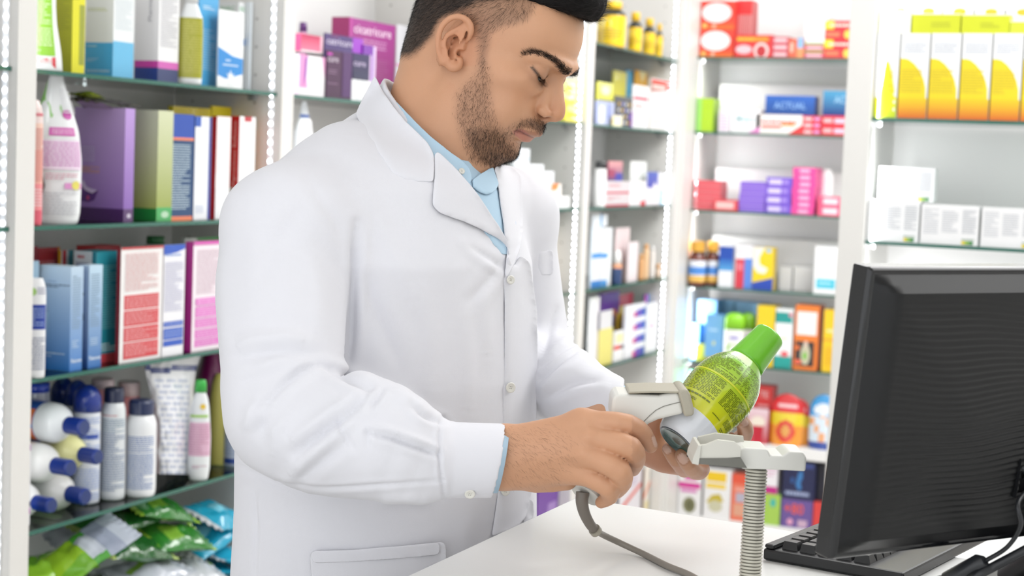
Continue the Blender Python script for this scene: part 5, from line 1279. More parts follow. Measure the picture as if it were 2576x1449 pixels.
def head_sdf_mm(p):
    sx = np.abs(p[:, 0]); q = np.stack([sx, p[:, 1], p[:, 2]], 1).astype(F32)
    x, y, z = q[:, 0], q[:, 1], q[:, 2]
    d = ell(q, (0, -9, 42), (73, 91, 80))                      # skull
    d = smin(d, ell(q, (0, -38, 6), (62, 60, 58)), 18)          # occiput
    d = smin(d, ell(q, (0, 44, 50), (62, 47, 50)), 14)         # forehead
    # face block: stack of slices
    zz = np.array([-111, -106, -100, -92, -82, -74, -60, -45, -30, -14, 0, 12, 26, 45, 60], F32)
    fr = np.array([52, 66, 77, 84, 84, 82, 88, 92, 90, 86, 83, 84, 91, 91, 86], F32)
    bk = np.array([30, 18, 8, 2, -4, -6, -10, -10, -10, -10, -10, -10, -10, -10, -10], F32)
    wd = np.array([24, 34, 43, 49, 55, 58, 61, 63, 65, 67, 68, 67, 66, 64, 62], F32)
    f = np.interp(z, zz, fr); b = np.interp(z, zz, bk); w = np.interp(z, zz, wd)
    yc = np.interp(z, np.array([-112, -90, -60, -40], F32), np.array([40, 22, 10, 4], F32)).astype(F32); l = f - yc; lb = yc - b + 6 + 20 * np.clip((z + 60) / 60, 0, 1)
    L = np.where(y > yc, l, lb)
    ex = 2.25
    s = ((x / w) ** ex + (np.abs(y - yc) / L) ** ex + 1e-9) ** (1 / ex)
    ds = (s - 1) * w * .95
    ds = smax(ds, -(z + 107), 14); ds = smax(ds, z - 58, 12)
    d = smin(d, ds, 12)
    add = lambda d, c, r, k, M=None: smin(d, ell(q, c, r, M), k)
    cut = lambda d, c, r, k, M=None: smax(d, -ell(q, c, r, M), k)
    # jaw corner and cheek bone
    d = add(d, (50, 14, -58), (11, 17, 18), 16)
    d = add(d, (45, 53, -9), (17, 20, 13), 18)
    d = add(d, (31, 64, -36), (20, 18, 24), 16)
    # brow
    d = smin(d, chain(q, [((0, 94.5, 27), 8), ((15, 93.5, 27.5), 8.2), ((31, 86, 28), 7.2), ((45, 70, 24), 6)], 4), 7)
    # sockets
    d = cut(d, (28, 101, 11), (14, 12, 9), 8)
    d = cut(d, (17, 102, 4), (8, 9.5, 9), 7)
    # lids (closed ball, slit comes later)
    d = smin(d, np.sqrt(((q - EYE.astype(F32)) ** 2).sum(1)) - 13.2, 6)
    d = smin(d, chain(q, [((18, 82, -4), 5), ((31, 83, -8), 6.5), ((46, 71, -3), 6)], 3), 9)
    # nose
    nose = chain(q, [((0, 88, 19), 8.5), ((0, 90, 10), 7.5), ((0, 94.5, 0), 8.2), ((0, 101, -9), 8.2), ((0, 106.3, -17), 8.8), ((0, 108, -23), 9.6)], 5)
    d = smin(d, nose, 7)
    d = smin(d, chain(q, [((4, 85, 6), 6), ((8, 88, -8), 7.5), ((10, 92, -19), 8)], 5), 6)
    al = chain(q, [((14.2, 96.5, -26), 6.4), ((12.5, 102, -27.5), 6)], 3)
    al = smax(al, ell(q, (14, 90, -24), (2, 2, 2)) * 0 - 50, 1)
    d = smin(d, al, 3.2)
    # alar groove
    g = chain(q, [((16, 107, -17), 1.2), ((21.5, 98, -19), 1.4), ((23, 92, -27), 1.5), ((20, 92, -35), 1.2)], 2)
    d = smax(d, -g, 3.0)
    # columella, nostrils
    d = smin(d, chain(q, [((0, 108, -30), 4.0), ((0, 100, -36), 3.8)], 2), 3)
    d = smax(d, -chain(q, [((7.0, 110, -36), 2.6), ((9.6, 104, -36), 3.6), ((8, 100, -28), 2.4)], 1), 1.4)
    nc = HL(1382, 301, .0135) * 1000
    d = smax(d, -ell(q, (12.5, nc[1], nc[2] - .4), (8.5, 5.2, 3.2)), .8)
    # philtrum / upper lip mound
    d = add(d, (0, 83, -50), (29, 18, 16), 9)
    d = cut(d, (0, 107.5, -44), (2.6, 3.4, 8), 4)
    # lips
    up = chain(q, [((0, 97.2, -54), 4.6), ((7, 97.2, -53.2), 5.0), ((17, 91, -55.2), 3.6), ((25.5, 82.5, -57.5), 1.8)], 3)
    lo = chain(q, [((0, 89.5, -65), 5.6), ((9, 88, -65), 5.4), ((19, 84, -62.2), 3.4), ((25, 80.5, -59.2), 1.8)], 3)
    d = smin(d, up, 2.6); d = smin(d, lo, 2.6)
    # mouth line
    m = chain(q, [((0, 99.5, -60.2), .9), ((9, 97.5, -59.6), .9), ((18, 91.5, -59.0), .8), ((27, 85.5, -58.0), .5)], 1)
    d = smax(d, -m, 2.6)
    # chin
    d = cut(d, (0, 96.5, -76), (20, 9, 5.5), 7)
    d = add(d, (0, 71, -89), (19, 16, 12), 9)
    d = add(d, (0, 48, -97), (24, 24, 11), 12)
    # nasolabial fold
    d = smax(d, -chain(q, [((24, 95, -36), .6), ((32, 90, -48), .6), ((36, 84, -58), .4)], 2), 5)
    # ears
    near = (np.abs(z + 2) < 85) & (np.abs(y + 10) < 80) & (sx > 20)
    e = np.full(len(q), 60., F32)
    if near.any(): e[near] = ear_sdf(q[near], q[near, 0]); e = e + 4 * np.clip(e - 4, 0, None); e[~near] = 200
    d = smin(d, e, 3.0)
    d = smax(d, -chain(q, [((45, 77.5, 18.5), .5), ((38, 86, 16.5), .8), ((28, 90.5, 13.5), .8), ((19, 88.5, 9), .5)]), 2.5)
    # eye slit (looking down)
    dd = q - EYE.astype(F32)
    r = np.sqrt((dd ** 2).sum(1)); 
    t = q[:, 0] - 31
    vv = q[:, 2] - (3.0 + np.where(t > 0, .044, .022) * t * t)      # curve of the lowered lids
    slit = np.maximum(np.abs(vv) - 1.5 * np.clip(1 - (t / 15) ** 2, 0, 1), np.maximum(np.abs(t) - 15, -dd[:, 1]))
    d = smax(d, -np.maximum(slit, r - 17), .8)
    return d
def head_sdf(P):
    """world metres"""
    if far(P, [(HO, .135), (HO, .135)], .04): return np.full(len(P), 9., F32)
    p = W2H(P) * 1000
    out = np.sqrt((p ** 2).sum(1)) - 125
    m = out < 52
    if m.any(): out[m] = head_sdf_mm(p[m])
    return out / 1000
# ================================================================ the man: body surface
NECK = [J(1120, 190, 1.925, 118), J(1088, 300, 1.925, 122), J(1052, 410, 1.93, 140)]
TC = J(975, 700, 1.915)                      # chest centre
FAC = R(52)
TF = np.array([math.sin(FAC), -math.cos(FAC)])     # facing (camera X, Z)
def camdir(X, Z):                             # horizontal world direction from camera X / depth Z
    f = np.array([-math.sin(YAW), math.cos(YAW), 0]); r = np.array([math.cos(YAW), math.sin(YAW), 0])
    return r * X + f * Z
D_F = camdir(*TF); D_R = camdir(-math.cos(FAC), -math.sin(FAC))      # forward, to his right
TM = np.stack([D_R, D_F, [0, 0, 1]], 1)
def torso(P, zs, A, Bf, Bb, cx=None, cy=None, k=1.):
    q = (P - TC.astype(F32)) @ TM.astype(F32)
    z = P[:, 2]
    a = np.interp(z, zs, A); 
    cyv = np.interp(z, zs, cy) if cy is not None else 0
    cxv = np.interp(z, zs, cx) if cx is not None else 0
    v = q[:, 1] - cyv; u = q[:, 0] - cxv
    b = np.where(v > 0, np.interp(z, zs, Bf), np.interp(z, zs, Bb))
    s = ((np.abs(u) / a) ** 2.2 + (np.abs(v) / b) ** 2.2 + 1e-9) ** (1 / 2.2)
    d = (s - 1) * np.minimum(a, b)
    return smax(smax(d, z - zs[-1], .05), zs[0] - z, .02)
RSH_J = [J(716, 575, 1.765, 158), J(706, 820, 1.71, 150), J(712, 1055, 1.665, 138)]
RFA_J = [J(712, 1055, 1.665, 138), J(930, 1103, 1.625, 140), J(1110, 1152, 1.635, 100), J(1258, 1152, 1.65, 90)]
LSH_J = [J(1272, 560, 2.06, 118), J(1300, 760, 2.06, 108), J(1325, 930, 2.03, 104)]
LFA_J = [J(1325, 930, 2.03, 104), J(1440, 985, 1.93, 96), J(1540, 1040, 1.85, 84)]
_thin = lambda js, f: [(p, r * f) for p, r in js]
BODY_PARTS = [
    (NECK, .032), ([J(1150, 330, 1.90, 90), J(1135, 430, 1.91, 80)], .03), ([J(1175, 390, 1.90, 60), J(1182, 440, 1.90, 52)], .02), ([J(1118, 200, 1.915, 20), J(1138, 330, 1.888, 30), J(1168, 440, 1.895, 26)], .03),
    (_thin(RSH_J, .72), .03), ([(TC + D_R * .05 + np.array([0, 0, .1]), .06), _thin(RSH_J, .7)[0]], .04),
    (_thin(LSH_J, .72), .03), ([(TC - D_R * .05 + np.array([0, 0, .1]), .06), _thin(LSH_J, .7)[0]], .04),
    ([_thin(RFA_J, .62)[0], (RFA_J[1][0], .038), (RFA_J[2][0], .030)], .02),
    ([_thin(LFA_J, .62)[0], (LFA_J[1][0], .034), J(1545, 1060, 1.82, 58)], .02)]
for s_ in (1, -1):
    hp_ = TC + D_R * .085 * s_; hp_[2] = .88
    BODY_PARTS.append(([(hp_, .085), ((hp_[0], hp_[1], .5), .055), ((hp_[0], hp_[1], .1), .038)], .03))
RHC, LHC = K(1440, 1150, 1.65), K(1720, 1120, 1.75)
TZS = [.86, 1.0, 1.15, 1.3, 1.42, 1.5]
def body_sdf(P):
    d = head_sdf(P)
    d = d.copy()
    for js, k in BODY_PARTS:
        if far(P, js): continue
        d = smin(d, chain(P, js), k)
    if not far(P, [((TC[0], TC[1], .9), .15), ((TC[0], TC[1], 1.5), .15)]):
        d = smin(d, torso(P, TZS, [.15, .14, .14, .155, .15, .06], [.1, .09, .1, .11, .09, .05], [.1, .09, .1, .11, .1, .05]), .05)
    if not far(P, [(RHC, .2), (LHC, .16)], .0): d = hands_sdf(P, d)
    return d
def hands_sdf(P, d):
    if far(P, [(RHC, .19), (RHC, .19)], .0): return left_hand(P, d)
    if far(P, [(LHC, .16), (LHC, .16)], .0): return right_hand(P, d)
    return left_hand(P, right_hand(P, d))
def hch(P, js):
    if far(P, js, .02): return np.full(len(P), .2, F32)
    return chain(P, js, sub=2)
def right_hand(P, d):
    # ---- right hand, seen from its back
    palm = hch(P, [J(1180, 1150, 1.64, 62), J(1262, 1112, 1.652, 40)])
    palm = smin(palm, hch(P, [J(1180, 1155, 1.64, 62), J(1262, 1188, 1.655, 40)]), .012)
    for js in ([J(1262, 1115, 1.652, 40), J(1370, 1092, 1.645, 38), J(1462, 1064, 1.634, 31)],
               [J(1262, 1140, 1.647, 40), J(1380, 1120, 1.636, 36), J(1478, 1100, 1.624, 31)],
               [J(1262, 1165, 1.647, 40), J(1380, 1152, 1.637, 36), J(1462, 1142, 1.625, 30)],
               [J(1262, 1186, 1.655, 40), J(1370, 1186, 1.648, 36), J(1438, 1182, 1.636, 29)],
               [J(1275, 1178, 1.665, 42), J(1350, 1198, 1.668, 42), J(1425, 1204, 1.66, 30)],
               [J(1290, 1130, 1.675, 40), J(1400, 1120, 1.69, 36), J(1500, 1105, 1.69, 28), J(1575, 1110, 1.685, 22)]):
        palm = smin(palm, hch(P, js), .012)
    F = [[J(1462, 1064, 1.634, 29), J(1525, 1062, 1.620, 28), J(1582, 1070, 1.618, 28), J(1618, 1092, 1.628, 24), J(1637, 1122, 1.642, 18)],
         [J(1478, 1100, 1.624, 29), J(1540, 1112, 1.608, 29), J(1586, 1126, 1.604, 29), J(1600, 1154, 1.622, 25), J(1592, 1180, 1.655, 19)],
         [J(1462, 1142, 1.625, 29), J(1515, 1160, 1.608, 30), J(1558, 1184, 1.604, 30), J(1566, 1212, 1.622, 25), J(1552, 1236, 1.652, 19)],
         [J(1438, 1182, 1.636, 28), J(1488, 1202, 1.620, 27), J(1528, 1224, 1.616, 27), J(1534, 1248, 1.632, 22), J(1512, 1264, 1.648, 15.5)]]
    h = palm
    for f in F:
        h = np.minimum(h, smin(palm, hch(P, f), .014))
    # knuckle creases / tendons
    for a, b in (((1330, 1105, 1.65), (1470, 1068, 1.620)), ((1335, 1125, 1.65), (1480, 1098, 1.608)), ((1340, 1150, 1.65), (1465, 1140, 1.608))):
        h = smin(h, hch(P, [J(*a, 5), J(*b, 7)]), .012)
    return smin(d, h, .008)
def left_hand(P, d):
    # palm towards us
    pl = hch(P, [J(1545, 1060, 1.82, 56), J(1625, 1105, 1.785, 46)])
    for js in ([J(1620, 1080, 1.785, 40), J(1680, 1100, 1.785, 34), J(1740, 1110, 1.80, 28)],
               [J(1620, 1105, 1.78, 42), J(1680, 1140, 1.775, 38), J(1735, 1150, 1.785, 30)],
               [J(1625, 1120, 1.775, 40), J(1668, 1152, 1.762, 36), J(1715, 1168, 1.76, 27)],
               [J(1615, 1085, 1.775, 34), J(1640, 1062, 1.755, 30), J(1660, 1025, 1.745, 25)]):
        pl = smin(pl, hch(P, js), .014)
    G = [[J(1712, 1168, 1.76, 25), J(1722, 1180, 1.738, 22), J(1700, 1156, 1.706, 20), J(1682, 1130, 1.694, 17.5)],
         [J(1735, 1158, 1.775, 26), J(1762, 1180, 1.752, 24), J(1748, 1184, 1.725, 23), J(1730, 1164, 1.694, 21.5), J(1716, 1146, 1.682, 19)],
         [J(1740, 1140, 1.795, 26), J(1800, 1144, 1.79, 23), J(1842, 1122, 1.745, 21.5), J(1832, 1104, 1.71, 20), J(1812, 1094, 1.684, 17.5)],
         [J(1745, 1112, 1.80, 26), J(1830, 1118, 1.80, 23), J(1870, 1098, 1.755, 21.5), J(1874, 1074, 1.715, 20), J(1862, 1056, 1.688, 17.5)]]
    for f in G:
        pl = np.minimum(pl, smin(pl, hch(P, f), .004))
    return smin(d, pl, .008)
def skin_colors(V, N):
    n = len(V)
    p = W2H(V.astype(F32)) * 1000
    q = p.copy(); q[:, 0] = np.abs(q[:, 0])
    M = H2W_arr(q / 1000)                       # every point mirrored onto his right side
    px, _ = projA(M)
    ishead = (np.sqrt((p ** 2).sum(1)) < 150)
    C = np.tile(np.array(lin('#cf9c7a')), (n, 1))
    def mix(w, col):
        nonlocal C
        C = C * (1 - w[:, None]) + np.array(lin(col)) * w[:, None]
    rs = np.random.RandomState(3)
    near = ishead
    d3 = np.array([noise.noise(Vector(v * 40)) for v in V[::1]]) if n < 0 else 0
    # broad tints
    mix(.35 * ishead * sstep(q[:, 2], 20, 60), '#d2a07c')
    mix(.5 * ishead * np.exp(-((q[:, 1] + 5) / 26) ** 2 - ((q[:, 2] + 4) / 34) ** 2) * (q[:, 0] > 66), '#c8805c')
    mix(.45 * ishead * np.exp(-((q[:, 0] - 0) / 16) ** 2 - ((q[:, 1] - 108) / 14) ** 2 - ((q[:, 2] + 24) / 14) ** 2), '#bf7a55')
    mix(.35 * ishead * np.exp(-((q[:, 0] - 40) / 18) ** 2 - ((q[:, 1] - 74) / 20) ** 2 - ((q[:, 2] + 18) / 14) ** 2), '#b97a56')
    # around the eye
    mix(.55 * ishead * np.exp(-((q[:, 0] - 33) / 15) ** 2 - ((q[:, 1] - 80) / 14) ** 2 - ((q[:, 2] - 5) / 9) ** 2), '#8a5a44')
    tt = q[:, 0] - 31; zc = 3.0 + np.where(tt > 0, .044, .022) * tt * tt
    mix(.9 * ishead * (q[:, 1] > 60) * (np.abs(tt) < 15) * np.exp(-((q[:, 2] - zc) / np.where(tt < 0, 3.0, 2.1)) ** 2), '#150d0a')
    # lips
    up = np.minimum(linedist(q[:, [0, 2]], [(0, -54.6), (9, -55), (18, -57), (26, -58)]), 99)
    lo = linedist(q[:, [0, 2]], [(0, -64.5), (10, -64), (19, -61.5), (25, -59.5)])
    fr = q[:, 1] > 76
    mix(.6 * ishead * fr * sstep(-up, -4.4, -3.2) * (q[:, 2] < -51), '#96604f')
    mix(.6 * ishead * fr * sstep(-lo, -5.2, -4.0), '#b5665e')
    mix(.6 * ishead * fr * np.exp(-(linedist(q[:, [0, 2]], [(0, -60.2), (9, -59.6), (18, -59), (26, -58.2)]) / 1.1) ** 2), '#5a2c24')
    # hair pigment under the strands
    hm, bm = hair_masks(px, q)
    mix(.93 * ishead * hm, '#1c1716')
    mix(.5 * ishead * bm, '#4a3328')
    # nails
    pv, zv = projA(V); fc_ = N @ -CAMF > .15
    for (a, b), ang, hl, hw, z in (((1647, 1110), 75, 15, 6, 1.64), ((1678, 1131), 50, 12, 9.5, 1.69), ((1718, 1154), 52, 15, 12, 1.68), ((1820, 1093), 60, 13, 9, 1.685), ((1872, 1060), 62, 13.5, 9, 1.69)):
        d2 = pv - np.array([a, b]); ca, sa = math.cos(R(ang)), math.sin(R(ang))
        r_ = ((np.abs(d2[:, 0] * ca + d2[:, 1] * sa) / hl) ** 3 + (np.abs(-d2[:, 0] * sa + d2[:, 1] * ca) / hw) ** 3 + 1e-9) ** (1 / 3)
        ok = (np.abs(zv - z) < .03)
        mix(.35 * ok * np.exp(-((r_ - 1.05) / .12) ** 2), '#8a5240')
        mix(.8 * ok * sstep(-r_, -1.02, -.88), '#e8c6b6')
    ph, _ = projA(V)
    hand = ~ishead & (V[:, 2] > 1.0)
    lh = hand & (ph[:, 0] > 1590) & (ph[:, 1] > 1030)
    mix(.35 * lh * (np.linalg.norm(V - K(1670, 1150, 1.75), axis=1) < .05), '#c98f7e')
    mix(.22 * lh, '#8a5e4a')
    return C
def H2W_arr(q): return HO + q @ HM.T
HAIRLINE = [(1400, -400), (1400, -60), (1385, -5), (1352, 10), (1330, 50), (1302, 62), (1262, 70), (1236, 84), (1232, 120), (1222, 160), (1205, 165), (1200, 110), (1196, 84), (1180, 62), (1150, 38), (1118, 44), (1098, 70), (1090, 95), (1066, 118), (1050, 140), (1030, 148), (990, 150), (900, 60), (900, -400)]
DENSE = [(1400, -400), (1400, -80), (1330, -20), (1200, -6), (1130, 26), (1095, 48), (1078, 84), (1052, 112), (1025, 128), (980, 120), (900, 60), (900, -400)]
BEARD = [(1208, 150), (1196, 190), (1170, 215), (1150, 240), (1148, 290), (1158, 330), (1172, 370), (1195, 400), (1240, 428), (1300, 425), (1330, 392), (1308, 372), (1296, 372), (1288, 352), (1290, 330), (1312, 318), (1345, 322), (1368, 334), (1385, 322), (1378, 308), (1352, 300), (1325, 300), (1298, 312), (1272, 330), (1250, 312), (1235, 270), (1232, 220), (1225, 160)]
BDENSE = [(1172, 330), (1190, 372), (1215, 405), (1250, 425), (1300, 424), (1316, 395), (1302, 385), (1290, 372), (1272, 360), (1262, 335), (1240, 330), (1215, 320)]
STACHE = [(1298, 322), (1312, 303), (1335, 298), (1362, 302), (1382, 312), (1376, 330), (1364, 336), (1340, 322), (1318, 318)]
SOUL = [(1300, 374), (1304, 360), (1318, 362), (1318, 372), (1308, 378)]
def hair_masks(px, q):
    h = sstep(-polydist(px, DENSE), -22, 14) * .92 + sstep(-polydist(px, HAIRLINE), -10, 16) * .45
    h = np.clip(h, 0, 1) * (q[:, 2] > -62)
    # the ear itself carries no hair
    ear = (q[:, 0] > 75.5) & (q[:, 1] > -38) & (q[:, 1] < 12) & (q[:, 2] < 31)
    h = h * ~ear
    front = sstep(q[:, 2], 76, 88) * (q[:, 1] > 0) * (q[:, 0] < 62)
    h = np.maximum(h, front)
    b = sstep(-polydist(px, BEARD), -20, 18) * .55 + sstep(-polydist(px, BDENSE), -10, 10) * .5
    b = np.maximum(b, sstep(-polydist(px, STACHE), -7, 5) * .95); b = np.maximum(b, sstep(-polydist(px, SOUL), -4, 3))
    b = b * ~ear * (q[:, 2] < 30)
    # under the chin and jaw all the way across
    b = np.maximum(b, .6 * sstep(q[:, 2], -118, -104) * sstep(-q[:, 2], 84, 94) * sstep(q[:, 1], 30, 50) * (q[:, 0] < 50))
    return np.clip(h, 0, 1), np.clip(b, 0, 1)
def strands(name, V, N, Q, dens, length, width, dirfn, parent, m, seed=0, maxn=60000, col=None, seg=2, curl=.2):
    """short tapering hairs as thin bent strips. dens: hairs per m2 at each vertex"""
    rs = np.random.RandomState(seed)
    ar = .5 * np.linalg.norm(np.cross(V[Q[:, 2]] - V[Q[:, 0]], V[Q[:, 3]] - V[Q[:, 1]]), axis=1)
    w = ar * dens[Q].mean(1)
    tot = w.sum(); n = int(min(tot, maxn))
    if n < 1: return None
    f = rs.choice(len(Q), n, p=w / tot)
    uv = rs.rand(n, 2)
    a, b, c, d = [V[Q[f, i]] for i in range(4)]
    u, v = uv[:, :1], uv[:, 1:]
    P = (a * (1 - u) + b * u) * (1 - v) + (d * (1 - u) + c * u) * v
    Nn = N[Q[f]].mean(1)
    D = dirfn(P, Nn, rs); D /= np.linalg.norm(D, axis=1, keepdims=True)
    L = length(P, rs) if callable(length) else length * (.6 + .6 * rs.rand(n))
    side = np.cross(D, Nn + 1e-3 * rs.randn(n, 3)); side /= np.linalg.norm(side, axis=1, keepdims=True) + 1e-9
    side = side * np.cos(t := rs.rand(n, 1) * 3) + Nn * np.sin(t)
    bend = np.cross(D, side) * curl * (rs.rand(n, 1) - .5) * 2 - Nn * .12
    pts = []; K_ = seg + 1
    for i in range(K_):
        t = i / seg
        ctr = P + D * (L * t)[:, None] + bend * (L * t * t)[:, None]
        ww = width * (1 - t * .85)
        pts += [ctr - side * ww / 2, ctr + side * ww / 2]
    VV = np.stack(pts, 1).reshape(-1, 3)
    base = np.arange(n)[:, None] * (2 * K_)
    QQ = np.concatenate([base + np.array([[2 * i, 2 * i + 1, 2 * i + 3, 2 * i + 2]]) for i in range(seg)], 0)
    return raw_mesh(name, VV, QQ, m, parent, smooth=False)
# ================================================================ build the man
import time as _time
_t0 = _time.time()
PV, PQ = mesh_sdf(body_sdf, TC + np.array([-.42, -.42, -1.35]), TC + np.array([.50, .42, .45]), .002)
PV, PQ = largest_piece(PV, PQ)
PV = relax(PV, PQ, 1, .35)
PN = vnormals(PV, PQ)
M_SKIN = mat('skin', rough=.46, attr=True, sss=.08, spec=.45)
def skin_bump(m, scale=900, st=.25, dist=.0004):
    nt = m.node_tree; b = nt.nodes['Principled BSDF']
    n = nt.nodes.new('ShaderNodeTexNoise'); n.inputs['Scale'].default_value = scale; n.inputs['Detail'].default_value = 4
    tc = nt.nodes.new('ShaderNodeTexCoord'); nt.links.new(tc.outputs['Object'], n.inputs['Vector'])
    bp = nt.nodes.new('ShaderNodeBump'); bp.inputs['Strength'].default_value = st; bp.inputs['Distance'].default_value = dist
    nt.links.new(n.outputs['Fac'], bp.inputs['Height']); nt.links.new(bp.outputs['Normal'], b.inputs['Normal'])
skin_bump(M_SKIN)
PC = skin_colors(PV, PN)
MAN = raw_mesh('person', PV, PQ, M_SKIN, colors=PC)
tag(MAN, 'dark haired bearded man in a white coat looking down at a green bottle', 'person')
print('BODY', len(PV), _time.time() - _t0)
# eyes
M_EYE = mat('eye_white', '#d8cfc8', rough=.15); M_IRIS = mat('dark_iris', '#1c120c', rough=.1)
for s in (1, -1):
    c = EYE.copy(); c[0] *= s
    bm_ = MB()
    rings = []
    fd = np.array([0, math.cos(R(-28)), math.sin(R(-28))]); u1 = np.array([1., 0, 0]); u2 = np.cross(fd, u1)
    A_ = np.linspace(0, math.pi, 17)
    G = [[H2W((c + 12.4 * (fd * math.cos(a) + (u1 * math.cos(t) + u2 * math.sin(t)) * math.sin(a))) / 1000) for t in np.linspace(0, 2 * math.pi, 25)[:-1]] for a in A_]
    bm_.grid(G, closed_u=True, colf=lambda i, j: '#140c08' if i < 5 else '#cfc4bb')
    e = bm_.build('eyeball', mat('eyeball_surface', rough=.12, attr=True), MAN, loc=None)
# ---- hair
M_HAIR = mat('black_hair', '#14100f', rough=.45, spec=.35)
M_HAIRB = mat('brown_black_stubble', '#1d1411', rough=.5, spec=.3)
hp = W2H(PV.astype(F32)) * 1000; hq = hp.copy(); hq[:, 0] = np.abs(hq[:, 0])
hpx, _ = projA(H2W_arr(hq / 1000))
onhead = np.sqrt((hp ** 2).sum(1)) < 150
HMK, BMK = hair_masks(hpx, hq); HMK = HMK * onhead; BMK = BMK * onhead
def ldir(v): return HM @ np.array(v, float)
def dir_side(P, N, rs):
    p = W2H(P.astype(F32)) * 1000
    d = np.tile(ldir((0, -.5, -.8)), (len(P), 1))
    fr = sstep(p[:, 1], 0, 60)[:, None]
    d = d * (1 - fr) + ldir((0, .55, -.65)) * fr
    d = d - N * (d * N).sum(1, keepdims=True)
    return d + N * .42 + rs.randn(len(P), 3) * .22
def len_side(P, rs):
    p = W2H(P.astype(F32)) * 1000
    return (.0035 + .006 * sstep(p[:, 2], -40, 60) * (p[:, 1] < 60)) * (.6 + .6 * rs.rand(len(P)))
strands('hair', PV, PN, PQ, (HMK ** 1.4) * 1.9e6 * (HMK > .1), len_side, .0002, dir_side, MAN, M_HAIR, 1, 42000)
def dir_beard(P, N, rs):
    p = W2H(P.astype(F32)) * 1000
    d = np.tile(ldir((0, .35, -.9)), (len(P), 1))
    d = d - N * (d * N).sum(1, keepdims=True)
    return d + N * .45 + rs.randn(len(P), 3) * .35
strands('beard', PV, PN, PQ, (BMK ** 1.35) * 1.5e6 * (BMK > .12), .0048, .00019, dir_beard, MAN, M_HAIRB, 2, 24000)
# top hair: a full quiff, its own volume with strands over it
def quiff_sdf(P):
    p = W2H(P) * 1000
    sx = np.abs(p[:, 0]); q = np.stack([sx, p[:, 1], p[:, 2]], 1).astype(F32)
    d = ell(q, (0, 2, 70), (66, 90, 74))
    d = smin(d, ell(q, (0, 50, 104), (52, 46, 32)), 18)
    d = smin(d, chain(q, [((0, 75, 96), 14), ((24, 75, 96), 13), ((40, 64, 96), 9)]), 10)
    d = smin(d, ell(q, (0, 82, 100), (30, 16, 15)), 8)
    d = smax(d, -(q[:, 2] - 78 - .22 * (q[:, 1] - 60)) - np.clip(30 - q[:, 1], 0, 40) * .9, 5)
    d = smax(d, -(q[:, 2] - 50), 6)
    nz = np.sin(q[:, 1] * .55 + q[:, 0] * .2) * np.sin(q[:, 0] * .42 + 1.3) * .9
    return (d + nz) / 1000
HV_, HQ_ = mesh_sdf(quiff_sdf, HO - .2, HO + .2, .003)
HV_, HQ_ = largest_piece(HV_, HQ_); HN_ = vnormals(HV_, HQ_)
raw_mesh('hair_mass', HV_, HQ_, mat('dark_hair_mass', '#0e0b0b', rough=.7, spec=.2), MAN)
def dir_top(P, N, rs):
    p = W2H(P.astype(F32)) * 1000
    d = np.tile(ldir((.1, .9, .25)), (len(P), 1)); d = d - N * (d * N).sum(1, keepdims=True) * .85
    return d + N * .25 + rs.randn(len(P), 3) * .12
strands('hair_strands', HV_, HN_, HQ_, np.full(len(HV_), 6e5), lambda P, rs: .010 * (.5 + rs.rand(len(P))), .0002, dir_top, MAN, M_HAIR, 3, 16000, curl=.35)
# ---- brows, lashes
def brow_mask(q, line, w): return np.exp(-(linedist(q[:, [1, 2]], line) / w) ** 2)
BL = [HL(x, y, xx / 1000)[1:] * 1000 for x, y, xx in ((1322, 138, 50), (1350, 133, 44), (1385, 142, 34), (1410, 160, 24), (1425, 180, 14), (1436, 192, 7))]
wb = np.interp(hq[:, 0], [5, 14, 30, 50], [3.0, 3.8, 2.8, 1.5])
BR = np.exp(-(linedist(hq[:, [1, 2]].astype(float), BL) / wb) ** 2) * onhead * (hq[:, 1] > 55) * (hq[:, 0] > 4) * (hq[:, 2] > 8)
def dir_brow(P, N, rs):
    p = W2H(P.astype(F32)) * 1000
    s = np.sign(p[:, :1])
    d = s * (HM @ np.array([1, 0, 0]))[None] * .9 + (HM @ np.array([0, -.3, .25]))[None]
    d = d - N * (d * N).sum(1, keepdims=True)
    return d + N * .35 + rs.randn(len(P), 3) * .2
strands('eyebrow', PV, PN, PQ, BR * (BR > .2) * 5e6, .0068, .00026, dir_brow, MAN, M_HAIR, 4, 6000)
# lashes along the lowered upper lid
for s in (1, -1):
    mb_ = MB()
    for i in range(110):
        t = -13 + 27 * i / 109
        z = 3.0 + (.044 if t > 0 else .022) * t * t
        x = 31 + t
        rr_ = 15.3
        yy = EYE[1] + math.sqrt(max(rr_ ** 2 - (x - EYE[0]) ** 2 - (z - EYE[2]) ** 2, 4))
        p0_ = H2W(np.array([s * x, yy - .3, z]) / 1000)
        dv = np.array([s * (.25 * t / 13 + rnd.uniform(-.12, .12)), .75, -.65]); dv /= np.linalg.norm(dv)
        L_ = rnd.uniform(6.5, 9.5)
        p1_ = H2W((np.array([s * x, yy - .3, z]) + dv * L_ * .6) / 1000); p2_ = H2W((np.array([s * x, yy - .3, z]) + dv * L_ + np.array([0, .3, 1.4])) / 1000)
        sd = HM @ np.array([.0003, 0, .0001])
        mb_.poly([p0_ - sd, p0_ + sd, p1_ + sd * .7, p1_ - sd * .7]); mb_.poly([p1_ - sd * .7, p1_ + sd * .7, p2_])
    mb_.build('eyelashes', M_HAIR, MAN)
# fine dark hairs on the back of the right hand and wrist
hm_ = sstep(-np.linalg.norm(PV - K(1340, 1130, 1.62), axis=1), -.055, -.02) * (PN @ -CAMF > .2)
strands('arm_hair', PV, PN, PQ, hm_ * 1.6e5, .007, .00011, lambda P, N, rs: (D_F * 1.0 - np.array([0, 0, .5])) + N * .3 + rs.randn(len(P), 3) * .25, MAN, M_HAIRB, 6, 1500)
print('HEAD DONE', _time.time() - _t0)
